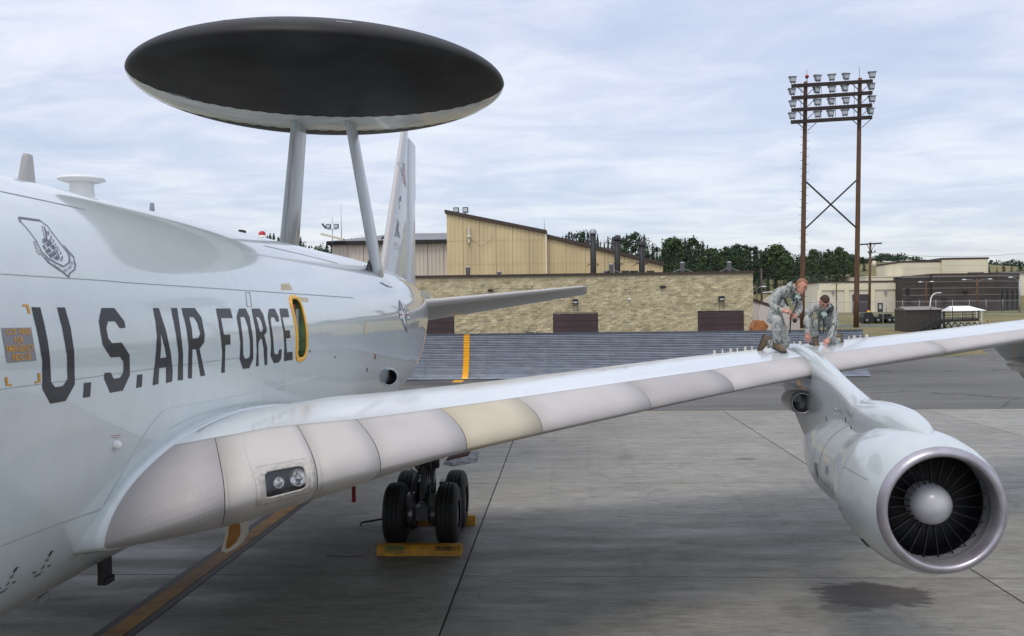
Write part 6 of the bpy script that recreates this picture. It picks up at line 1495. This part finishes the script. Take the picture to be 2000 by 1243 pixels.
def leafy(seed, h, rw, mi, ncl, nl, ls, low=.18):
    rg = random.Random(seed); b = MB(); t = MB(); tops = []
    for k in range(ncl):
        f = rg.random(); z = h * (low + (1 - low) * f ** .8); rr = rw * math.sin(math.pi * min(.96, (.12 + .86 * f))) ** .75; a = rg.random() * 2 * math.pi; q = rr * math.sqrt(rg.uniform(.1, 1))
        c = V((q * math.cos(a), q * math.sin(a), z)); sz = rw * rg.uniform(.20, .42); tops.append(c)
        for m in range(nl):
            d = V((rg.gauss(0, 1), rg.gauss(0, 1), rg.gauss(0, .85))).normalized() * sz * rg.uniform(.45, 1.05); leafq(b, c + d, ls * rg.uniform(.6, 1.3), rg)
    t.tube([(0, 0, -.6), (.1, 0, h * .3), (-.1, .1, h * .6), (0, 0, h * .9)], [h * .015, h * .012, h * .008, .03], 7)
    for c in tops[::4]: t.tube([(0, 0, c.z * .65), c.lerp(V((0, 0, c.z * .75)), .4), c], [h * .006, h * .004, .02], 4)
    return b.mesh('crown', M_LEAF[mi], False), t.mesh('trunk', M_BARK)
KINDS = [spruce(1, 15, 2.4), spruce(2, 16, 2.0), spruce(3, 13, 2.6), leafy(4, 13, 3.6, 1, 36, 34, .62), leafy(5, 15, 3.2, 2, 38, 34, .60), leafy(6, 12, 4.0, 1, 36, 36, .66), leafy(7, 16, 2.6, 2, 34, 30, .55), leafy(8, 8, 3.4, 3, 30, 32, .5, .08)]
KH = [15, 16, 13, 13, 15, 12, 16, 8]; KN = ['spruce_tree'] * 3 + ['birch_tree', 'poplar_tree', 'birch_tree', 'poplar_tree', 'willow_tree']
KL = ['dark pointed spruce', 'bushy green birch', 'tall dark poplar', 'low pale green willow']
ZONE = [(720, 'seen between the dome struts'), (1180, 'behind the left exhaust stack'), (1240, 'behind the middle exhaust stack'), (1300, 'behind the right exhaust stack'), (1390, 'above the braced roof vents'), (1475, 'above the right end of the stone building'), (1565, 'just left of the light tower'), (1680, 'between the poles of the light tower'), (1775, 'right of the light tower'), (1940, 'behind the cream block'), (9999, 'at the far right edge')]
ROWN = {0: 'on the skyline ', 1: 'high on the hill ', 2: 'halfway down the hill ', 3: 'low on the hill '}
KG = ['spruces in the wood', 'birches in the wood', 'poplars in the wood', 'willows in the wood']
def tree(k, x, y, h, label=None, group=True, px=1500, row=3):
    z = gz(y) + (hill_bump(x, y) if y > 258 else 0)
    i = {0: 0, 1: 0, 2: 0, 3: 1, 4: 2, 5: 1, 6: 2, 7: 3}[k]
    o = bpy.data.objects.new(KN[k], None); COL.objects.link(o); o.empty_display_size = 1
    zn = next(t for q, t in ZONE if px < q); tag(o, label or KL[i] + ' ' + ROWN[row] + zn, 'tree', KG[i] + ' ' + zn if group and not label else None)
    for nm, me in zip(('crown', 'trunk'), KINDS[k]):
        c = bpy.data.objects.new(nm, me); COL.objects.link(c); c.parent = o
    o.location = (x, y, z - .2); s = h / KH[k]; o.scale = (s * rnd.uniform(.85, 1.2), s * rnd.uniform(.85, 1.2), s); o.rotation_euler.z = rnd.random() * 6.28
    return o
# skyline read from the photograph: (photo x, tree top y)
SKYL = [(500, 468), (520, 452), (545, 455), (565, 478), (587, 462), (612, 480), (640, 470), (660, 470), (690, 462), (715, 462), (740, 470), (870, 470), (1000, 470), (1090, 462), (1110, 452), (1140, 444), (1170, 458), (1210, 458), (1240, 452), (1262, 456), (1285, 478), (1320, 466), (1345, 460), (1370, 468), (1395, 488), (1420, 474), (1465, 473), (1490, 486), (1520, 478), (1560, 492), (1600, 488), (1645, 484), (1680, 500), (1720, 494), (1760, 490), (1800, 505), (1850, 508), (1900, 508), (1945, 506), (1985, 505), (2060, 508), (2200, 500)]
def sky_y(px): return float(np.interp(px, [q[0] for q in SKYL], [q[1] for q in SKYL]))
fb = MB(); rg = random.Random(11)                          # the closed mass of the wood behind the trees that can be told apart
for k in range(900):
    px = rg.uniform(470, 2260)
    if 735 < px < 1070: continue
    left = px < 735; y = rg.uniform(212, 225) if left else rg.uniform(388, 440); x = atY(px, 500, y).x; g_ = gz(y) + (0 if left else hill_bump(x, y))
    top = atY(px, sky_y(px) + 2 + abs(rg.gauss(0, 7)), y).z; conif = rg.random() < .6; rw = rg.uniform(1.6, 2.6) if conif else rg.uniform(2.4, 3.8)
    if left: rw *= .6
    for m in range(85):
        f = 1 - rg.random() ** (.85 if conif else .9); z = lerp(g_, top, f); rr = rw * ((1 - f) ** .8 if conif else math.sin(math.pi * min(.97, .15 + .83 * f)) ** .7) * rg.uniform(.5, 1.05) + .05; a = rg.random() * 6.283
        leafq(fb, V((x + rr * math.cos(a), y + rr * math.sin(a), z)), (.62 if conif else .75) * rg.uniform(.6, 1.3) * (.65 if left else 1) * (.5 + .5 * (1 - f) if conif else 1), rg)
tag(fb.build('forest', mat('forest_green', (.030, .054, .027), .9, var=.45, vscale=.25, contrast=(.35, .65)), None, False), 'dense dark green wood covering the crest of the hill behind the buildings', 'forest', kind='stuff')
px = 470
while px < 2230:
    if not (760 < px < 1085):
        y = rnd.uniform(385, 425); p = atY(px, sky_y(px) + abs(rnd.gauss(0, 7)) - 1, y); g_ = gz(y) + hill_bump(p.x, y); h = p.z - g_
        if px < 720: y = rnd.uniform(180, 210); p = atY(px, sky_y(px) + abs(rnd.gauss(0, 5)), y); g_ = gz(y); h = p.z - g_
        if h > 3:
            k = rnd.choice([0, 0, 1, 1, 2, 2, 1, 6]) if px < 1300 or px > 1690 else rnd.choice([0, 1, 2, 0, 4, 6, 6, 5])
            tree(k, p.x, y, min(h, 24), px=px, row=0)
    px += rnd.uniform(5, 11)
for row, (ya, yb) in enumerate(((345, 380), (312, 345), (290, 312))):
    px = 1085 + 5 * row
    while px < 2200:
        if not (1700 - 20 * row < px < 1772 + 10 * row) and not (1778 < px < 1925):
            y = rnd.uniform(ya, yb); x = atY(px, 550, y).x
            g_ = gz(y) + hill_bump(x, y); h = min(rnd.uniform(10, 15) * (1 if row < 2 else .8), atY(px, sky_y(px) + rnd.uniform(2, 18), y).z - g_)
            if h > 2.5: tree(rnd.choice([0, 1, 3, 4, 5, 6, 2, 0] if row else [0, 1, 2, 0, 1, 4, 6]), x, y, h, px=px, row=row + 1)
        px += rnd.uniform(7, 13) + 3 * row
for px, y in ((1572, 280), (1588, 276), (1600, 284), (1560, 288)): x = atY(px, 560, y).x; tree(7, x, y, rnd.uniform(6, 8), px=px, row=3)
tree(0, atY(587, 480, 178).x, 178, atY(587, 461, 178).z - gz(178), 'single dark spruce spire seen between the dome struts', False)
# =================================================================== PEOPLE
def camo_nodes(nt, n, l, b):
    tc = n.new('ShaderNodeTexCoord'); P = tc.outputs['Object']
    c = ramp(n, l, nodes_noise(n, l, P, 13, (1.3, 1.3, .6), 3, .6, 1.0), [(.38, (.085, .095, .095)), (.44, (.27, .285, .265)), (.52, (.44, .435, .385)), (.58, (.27, .29, .295)), (.65, (.56, .565, .53))])
    c = mixc(n, l, c, ramp(n, l, nodes_noise(n, l, P, 45, (1, 1, 1), 2), [(.35, .86), (.65, 1.1)]), 1.0, 'MULTIPLY')
    l.new(c, b.inputs['Base Color']); b.inputs['Roughness'].default_value = .95; b.inputs['Specular IOR Level'].default_value = .2
    bp = n.new('ShaderNodeBump'); bp.inputs['Strength'].default_value = .5; bp.inputs['Distance'].default_value = .03
    l.new(nodes_noise(n, l, P, 13, (1, 1, 2.2), 4, .55, .8), bp.inputs['Height']); l.new(bp.outputs[0], b.inputs['Normal'])
M_CAMO = pos_mat('camouflage_cloth', camo_nodes)
M_SKIN = mat('skin', (.52, .245, .165), .5, var=.08, vscale=14)
M_HAIR1 = mat('hair_light_brown', (.23, .115, .06), .8, var=.3, vscale=60)
M_HAIR2 = mat('hair_dark_brown', (.050, .026, .016), .8, var=.3, vscale=60)
M_BOOT = mat('sage_boot_suede', (.135, .10, .062), .9, var=.2, vscale=14)
M_SOLE = mat('boot_sole', (.045, .043, .036), .85)
M_MASK = mat('respirator_green', (.36, .47, .41), .4)
M_LIPS = mat('lips', (.40, .13, .10), .5); M_EYE = mat('eye_dark', (.03, .02, .015), .4)

def skin_mesh(nodes, edges, lv=2):
    names = list(nodes); me = bpy.data.meshes.new('body'); me.from_pydata([nodes[k][0] for k in names], [(names.index(a), names.index(c)) for a, c in edges], [])
    o = bpy.data.objects.new('body', me); COL.objects.link(o); md = o.modifiers.new('skin', 'SKIN'); md.use_smooth_shade = True; md.branch_smoothing = .4
    sk = me.skin_vertices[0].data
    for i, k in enumerate(names):
        r_ = nodes[k][1]; sk[i].radius = r_ if hasattr(r_, '__len__') else (r_, r_); sk[i].use_root = (k == 'pelvis')
    ss = o.modifiers.new('sub', 'SUBSURF'); ss.levels = lv; ss.render_levels = lv
    ev = o.evaluated_get(bpy.context.evaluated_depsgraph_get()); out = bpy.data.meshes.new_from_object(ev); bpy.data.objects.remove(o); bpy.data.meshes.remove(me); return out
def hand(bm_add, wrist, tip, up_, side, curl, grip=.0):      # palm and five separate bent fingers
    wrist, tip = V(wrist), V(tip); d = (tip - wrist).normalized(); n_ = (V(up_) - d * V(up_).dot(d)).normalized(); s = d.cross(n_).normalized() * side
    b = MB(); L = .185
    b.rings([[wrist + d * (t * L) + s * w * math.cos(a) + n_ * h * math.sin(a) for a in np.linspace(0, 2 * math.pi, 11)[:-1]] for t, w, h in ((-.08, .026, .022), (.06, .030, .020), (.25, .040, .019), (.45, .043, .017), (.55, .038, .012))], True, True, True)
    for k, (o_, ln, r_) in enumerate(((-.033, .070, .0088), (-.011, .080, .0095), (.011, .076, .0092), (.032, .060, .0080))):
        p = wrist + d * L * .50 - s * o_; pts = [p]; a = curl * .35
        for q, f in enumerate((.42, .32, .26)):
            a += curl * (.5 + .12 * k); p = p + (d * math.cos(a) - n_ * math.sin(a)) * ln * f; pts.append(p)
        b.tube(pts, [r_, r_ * .98, r_ * .9, r_ * .65], 7)
    p = wrist + d * L * .18 + s * .034; q = p + (d * .6 + s * .65 - n_ * .35).normalized() * .038; r2 = q + (d * .85 + s * .1 - n_ * .5).normalized() * .032
    b.tube([p - s * .012, p, q, r2], [.014, .0135, .0115, .008], 7)
    bm_add.append(b)
def boot(parent, ankle, toe, shin, name='boot'):
    a, t = V(ankle), V(toe); f = (t - a); up_ = (V(shin) - a).normalized(); f = (f - up_ * f.dot(up_)).normalized(); s = f.cross(up_).normalized()
    sole = a - up_ * .085
    b = MB(); rs = []
    for q, w, h in ((-.095, .028, .10), (-.075, .038, .15), (-.02, .043, .17), (.05, .044, .125), (.11, .050, .085), (.165, .048, .068), (.2, .032, .05), (.212, .016, .03)):
        c = sole + f * q; rs.append([c + s * w * x + up_ * (.018 + (h - .018) * y) for x, y in ((-1, 0), (-1.02, .3), (-.85, .75), (-.4, 1), (.4, 1), (.85, .75), (1.02, .3), (1, 0))])
    b.rings(rs, True, True, True, 0, True)
    b.tube([a - up_ * .01, a + up_ * .09, a + up_ * .19], [.056, .054, .060], 12, 0)
    for k in range(5): c = a + up_ * (.02 + .032 * k) + f * (.055 - .004 * k); b.beam(c - s * .03, c + s * .03, .007, .007, 2)
    rs = []
    for q, w in ((-.102, .024), (-.085, .040), (-.02, .044), (.05, .046), (.11, .054), (.17, .052), (.205, .034), (.219, .014)):
        c = sole + f * q; rs.append([c + s * w * x + up_ * y for x, y in ((-1, -.004), (-1, .022), (1, .022), (1, -.004))])
    b.rings(rs, True, True, True, 1, False)
    return b.build(name, [M_BOOT, M_SOLE, M_SOLE], parent)
def person(label, N, E_, skin_bones, hands, boots, hd, hair_m, origin):
    me = skin_mesh(N, E_, 2); bm = bmesh.new(); bm.from_mesh(me); bpy.data.meshes.remove(me)
    for v in bm.verts:                                      # loose cloth: small folds
        w = mnoise.noise(v.co * 9) * .010 + mnoise.noise(v.co * 23) * .004
        if min((v.co - N[k][0]).length for k in ('head', 'neck')) > .13: v.co += v.normal * w
    seg = [(N[a][0], N[c][0], 1 if (a, c) in skin_bones else 0) for a, c in E_]
    def near(p):
        best = (9, 0)
        for a, c, m in seg:
            d = c - a; t = max(0, min(1, (p - a).dot(d) / max(1e-9, d.length_squared))); e = (p - a - d * t).length
            if e < best[0]: best = (e, m)
        return best[1]
    for f in bm.faces: f.material_index = near(f.calc_center_median()); f.smooth = True
    hs = []
    for h in hands: hand(hs, *h)
    for b in hs:
        t = b.mesh('t', [M_SKIN]); n0 = len(bm.faces); bm.from_mesh(t); bm.faces.ensure_lookup_table()
        for f in list(bm.faces)[n0:]: f.material_index = 1; f.smooth = True
        bpy.data.meshes.remove(t)
    # face: nose, brows, ears, in the head frame
    c, fw, upv = V(hd[0]), V(hd[1]).normalized(), V(hd[2]).normalized(); upv = (upv - fw * upv.dot(fw)).normalized(); sd = fw.cross(upv)
    b = MB()
    def HP(f_, s_, u_): return c + fw * f_ + sd * s_ + upv * u_
    rs = []                                                 # the head itself: skull, cheeks, jaw
    for u_, w, fr, bk in ((-.118, .012, .072, -.035), (-.112, .030, .085, .0), (-.095, .045, .092, -.02), (-.07, .056, .094, -.05), (-.035, .064, .092, -.075), (.0, .070, .090, -.090), (.04, .074, .092, -.098), (.075, .071, .084, -.094), (.10, .058, .062, -.078), (.118, .034, .034, -.048), (.124, .008, .0, -.018)):
        m_, h = (fr + bk) / 2, (fr - bk) / 2; rs.append([HP(m_ + h * math.cos(a), w * math.sin(a), u_) for a in np.linspace(0, 2 * math.pi, 21)[:-1]])
    b.rings(rs, True, True, True, 1)
    b.add([HP(.088, -.012, .012), HP(.088, .012, .012), HP(.094, -.018, -.035), HP(.094, .018, -.035), HP(.122, 0, -.030), HP(.096, 0, .014)], [(0, 5, 4, 2), (5, 1, 3, 4), (2, 4, 3)], 1, True)
    for s in (-1, 1):
        b.ball(HP(-.005, .075 * s, -.012), .032, 8, 1, (.55, .45, 1)); b.ball(HP(.084, .031 * s, .012), .0115, 8, 3)
        b.beam(HP(.090, .015 * s, .034), HP(.082, .048 * s, .032), .008, .009, 2)
    b.beam(HP(.091, -.022, -.068), HP(.091, .022, -.068), .012, .010, 4)
    t = b.mesh('t', [M_SKIN]); n0 = len(bm.faces); bm.from_mesh(t); bpy.data.meshes.remove(t)
    me = bpy.data.meshes.new('person'); bm.to_mesh(me); bm.free()
    for m in (M_CAMO, M_SKIN, hair_m, M_EYE, M_LIPS): me.materials.append(m)
    o = link('person', me); o.location = (0, 0, 0)
    me.transform(Matrix.Translation(-V(origin))); o.location = origin; ROOTLOC[o.name] = V(origin); tag(o, label, 'person')
    b = MB(); rs = []                                       # short cropped hair
    for u_, w, fr, bk in ((-.03, .066, -.03, -.082), (-.01, .071, -.015, -.092), (.02, .0745, .0, -.098), (.055, .0765, .05, -.100), (.085, .0705, .084, -.094), (.106, .058, .066, -.079), (.124, .035, .036, -.049), (.130, .008, .0, -.018)):
        m_, h = (fr + bk) / 2, (fr - bk) / 2; rs.append([HP(m_ + h * math.cos(a), w * math.sin(a), u_) for a in np.linspace(0, 2 * math.pi, 25)[:-1]])
    b.rings(rs, True, True, True, 0); b.build('hair', hair_m, o)
    for a in boots: boot(o, *a)
    nk = N['neck'][0]; ch = N['chest'][0]; ax_ = (nk - ch).normalized()       # collar
    b = MB(); u = ax_.cross(sd).normalized(); rs = []
    for t_, r_ in ((-.03, .095), (.02, .082), (.05, .078), (.045, .07)): rs.append([nk + ax_ * t_ + (sd * math.cos(a) + u * math.sin(a)) * r_ for a in np.linspace(.15 * math.pi * 0, 2 * math.pi, 19)[:-1]])
    b.rings(rs, True); b.build('collar', M_CAMO, o)
    return o, HP
def wing_at(px, py):
    best = None
    for X in np.arange(8, 13, .05):
        for xc in np.linspace(.05, .6, 34):
            p = wpt(X, xc, 1); d = p - CAM; zc = d.dot(FWD); e = (1000 + FPX * d.dot(RGT) / zc - px) ** 2 + (621.5 - FPX * d.dot(UPV) / zc - py) ** 2
            if best is None or e < best[0]: best = (e, p, zc)
    return V(best[1]), best[2]
def wz(x, y):                                               # height of the upper wing skin
    c_ = crom(WX, WC, x); return wpt(x, min(.98, max(.001, (y - crom(WX, WLY, x)) / c_)), 1).z
def frame(px, py):
    o, zc = wing_at(px, py); k = zc / FPX / 4.78
    def J(zx, zy, dy):                                      # zoomed photo position + depth offset -> world
        y = o.y + dy; return atY(1380 + zx / 4.78, 500 + zy / 4.78, y)
    return o, J
# left airman: one knee up, looking down at his hands -------------------------------------
o1, J = frame(1524.4, 688)
N = {}
def put(k, p, r_): N[k] = (p, r_)
put('pelvis', J(610, 565, .30), (.145, .125)); put('belly', J(640, 490, .27), (.15, .12)); put('chest', J(695, 385, .20), (.165, .125)); put('upchest', J(735, 325, .16), (.15, .11)); put('neck', J(800, 288, .10), .062); put('head', J(850, 285, .06), .05)
put('shR', J(655, 345, .02), .085); put('elR', J(610, 470, -.02), .066); put('wrR', J(712, 515, -.16), .046); put('haR', J(740, 518, -.19), .026)
put('shL', J(830, 375, .33), .082); put('elL', J(868, 505, .22), .064); put('wrL', J(828, 560, .02), .045); put('haL', J(812, 566, -.03), .026)
put('hiR', J(600, 585, .18), .112); put('knR', J(655, 595, -.22), .088); put('caR', J(655, 700, -.17), .078); put('anR', J(660, 828, -.10), .058)
put('hiL', J(680, 610, .36), .108); put('knL', J(752, 838, .32), .082); put('caL', J(640, 832, .42), .076); put('anL', J(560, 800, .50), .056)
E1 = [('pelvis', 'belly'), ('belly', 'chest'), ('chest', 'upchest'), ('upchest', 'neck'), ('neck', 'head'), ('upchest', 'shR'), ('shR', 'elR'), ('elR', 'wrR'), ('wrR', 'haR'), ('upchest', 'shL'), ('shL', 'elL'), ('elL', 'wrL'), ('wrL', 'haL'), ('pelvis', 'hiR'), ('hiR', 'knR'), ('knR', 'caR'), ('caR', 'anR'), ('pelvis', 'hiL'), ('hiL', 'knL'), ('knL', 'caL'), ('caL', 'anL')]
SKB = {('neck', 'head'), ('wrR', 'haR'), ('wrL', 'haL')}
hc = J(882, 283, .05)
p1_, HP1 = person('man in grey camouflage kneeling on one knee at the left, head bent over his hands', N, E1, SKB,
  [(N['wrR'][0], J(800, 520, -.22), (.1, -.5, .8), -1, .55), (N['wrL'][0], J(780, 575, -.12), (0, -.3, .9), 1, .7)],
  [(N['anR'][0], J(735, 900, -.26), N['knR'][0]), (N['anL'][0], J(500, 880, .56), N['caL'][0])], (hc, (.62, -.60, -.50), (.42, -.05, .86)), M_HAIR1, V((o1.x, o1.y, wz(o1.x, o1.y))))
def respirator(c, fw, upv, par):
    c, fw, upv = V(c), V(fw).normalized(), V(upv).normalized(); s = fw.cross(upv).normalized()
    b = MB(); rs = []
    for t, w, h in ((-.04, .048, .064), (.0, .053, .068), (.03, .040, .052), (.05, .024, .03), (.055, .008, .010)): rs.append([c + fw * t + s * w * math.cos(a) + upv * h * math.sin(a) for a in np.linspace(0, 2 * math.pi, 15)[:-1]])
    b.rings(rs, True, True, True, 0)
    for q in (-1, 1): b.lathe([(0, .016), (.02, .018), (.025, .012), (.025, 0)], c + s * .042 * q - upv * .02 + fw * .02, s * q + fw * .6, 12, 1)
    b.lathe([(0, .016), (.015, .016), (.015, 0)], c + fw * .045 - upv * .025, fw, 12, 1); b.rings([[c - fw * .045 + s * .056 * math.cos(a) + upv * .072 * math.sin(a) for a in np.linspace(0, 2 * math.pi, 15)[:-1]], [c - fw * .025 + s * .056 * math.cos(a) + upv * .072 * math.sin(a) for a in np.linspace(0, 2 * math.pi, 15)[:-1]]], True, False, False, 1)
    return b.build('respirator', [M_MASK, M_BLACK], par)
respirator(J(850, 392, .10), (.5, -.75, -.1), (.1, 0, 1), p1_)
b = MB(); b.tube([J(735, 400, .02), J(748, 440, .0), J(758, 470, .02)], [.018, .016, .014], 6); b.tube([J(850, 410, .1), J(838, 470, .02), J(800, 540, -.1), J(790, 560, -.14)], .014, 6); b.build('strap', M_BLACK, p1_)
b = MB(); b.lathe([(-.004, .038), (.008, .04), (.012, .03), (.0, .026)], J(806, 448, -.02), (.2, -1, .1), 16, 0); b.build('buckle', M_GREYM, p1_)
b = MB(); b.box(-.04, .04, -.012, .012, -.055, .055); q = b.build('pocket_flap', M_CAMO, p1_); q.location = J(715, 440, .04) ; q.matrix_parent_inverse = Matrix.Translation(-ROOTLOC[p1_.name]); q.rotation_euler = (0, .4, .5)
b = MB(); b.obox(J(640, 660, -.27), V((.06, .02, 0)), V((0, .012, 0)), V((.01, 0, .075))); b.build('cargo_pocket', M_CAMO, p1_)
tag(MB().tube([J(800, 545, -.22), J(786, 575, -.20), J(784, 620, -.18), J(780, 680, -.16), J(776, 722, -.15)], [.010, .011, .011, .011, .009], 7).build('cable', M_BLACK), 'black cable held by the left kneeling man, hanging from his hands', 'cable')
b = MB(); pts = [J(830, 590, -.1), J(820, 620, -.08)]; b.tube(pts, [.035, .03], 10); tag(b.build('flashlight', M_BLACK), 'small black torch held under the left man\'s hands', 'torch')
# right airman: on hands and knees, bent over the pylon --------------------------------------
o2, J = frame(1591.3, 676)
N = {}
put('pelvis', J(1112, 600, .42), (.145, .125)); put('belly', J(1110, 575, .30), (.15, .12)); put('chest', J(1100, 520, .12), (.175, .125)); put('upchest', J(1098, 485, .03), (.16, .11)); put('neck', J(1100, 462, -.08), .062); put('head', J(1100, 450, -.13), .05)
put('shR', J(985, 475, .03), .085); put('elR', J(935, 610, -.06), .066); put('wrR', J(940, 725, -.14), .046); put('haR', J(942, 748, -.15), .026)
put('shL', J(1180, 505, .04), .085); put('elL', J(1200, 645, -.06), .066); put('wrL', J(1138, 775, -.22), .046); put('haL', J(1128, 795, -.23), .026)
put('hiR', J(1060, 625, .36), .112); put('knR', J(1015, 610, .02), .086); put('caR', J(1010, 690, .10), .076); put('anR', J(1015, 765, .16), .056)
put('hiL', J(1160, 630, .36), .11); put('knL', J(1165, 835, .12), .084); put('caL', J(1200, 815, .34), .074); put('anL', J(1238, 780, .52), .055)
hc = J(1100, 428, -.16)
p2_, HP2 = person('man in grey camouflage at the right, bent forward with both hands down on the wing', N, E1, SKB,
  [(N['wrR'][0], J(948, 840, -.22), (0, -.8, .3), -1, .30), (N['wrL'][0], J(1090, 860, -.34), (0, -.6, .5), 1, .35)],
  [(N['anR'][0], J(1035, 850, -.06), N['knR'][0]), (N['anL'][0], J(1250, 850, .56), N['caL'][0])], (hc, (-.05, -.50, -.87), (.0, -.87, .5)), M_HAIR2, V((o2.x, o2.y, wz(o2.x, o2.y))))
respirator(J(1098, 552, -.12), (0, -.95, -.25), (0, -.1, 1), p2_)
b = MB(); b.tube([J(1150, 455, .02), J(1172, 480, -.04), J(1165, 510, -.08), J(1130, 530, -.11)], [.03, .036, .03, .02], 8); b.build('strap', M_BLACK, p2_)
b = MB(); b.tube([J(1050, 570, -.1), J(1048, 640, -.1), J(1054, 705, -.1), J(1072, 732, -.1), J(1092, 718, -.1), J(1096, 660, -.1), J(1092, 585, -.1)], .012, 7); b.build('breathing_hose', M_BLACK, p2_)
b = MB(); p, q = J(960, 832, .1), J(1050, 846, .02); b.beam(p + V((0, 0, .02)), q + V((0, 0, .02)), .03, .03); tag(b.build('hand_tool', M_BLACK), 'black hand tool lying on the wing before the right kneeling man', 'tool')
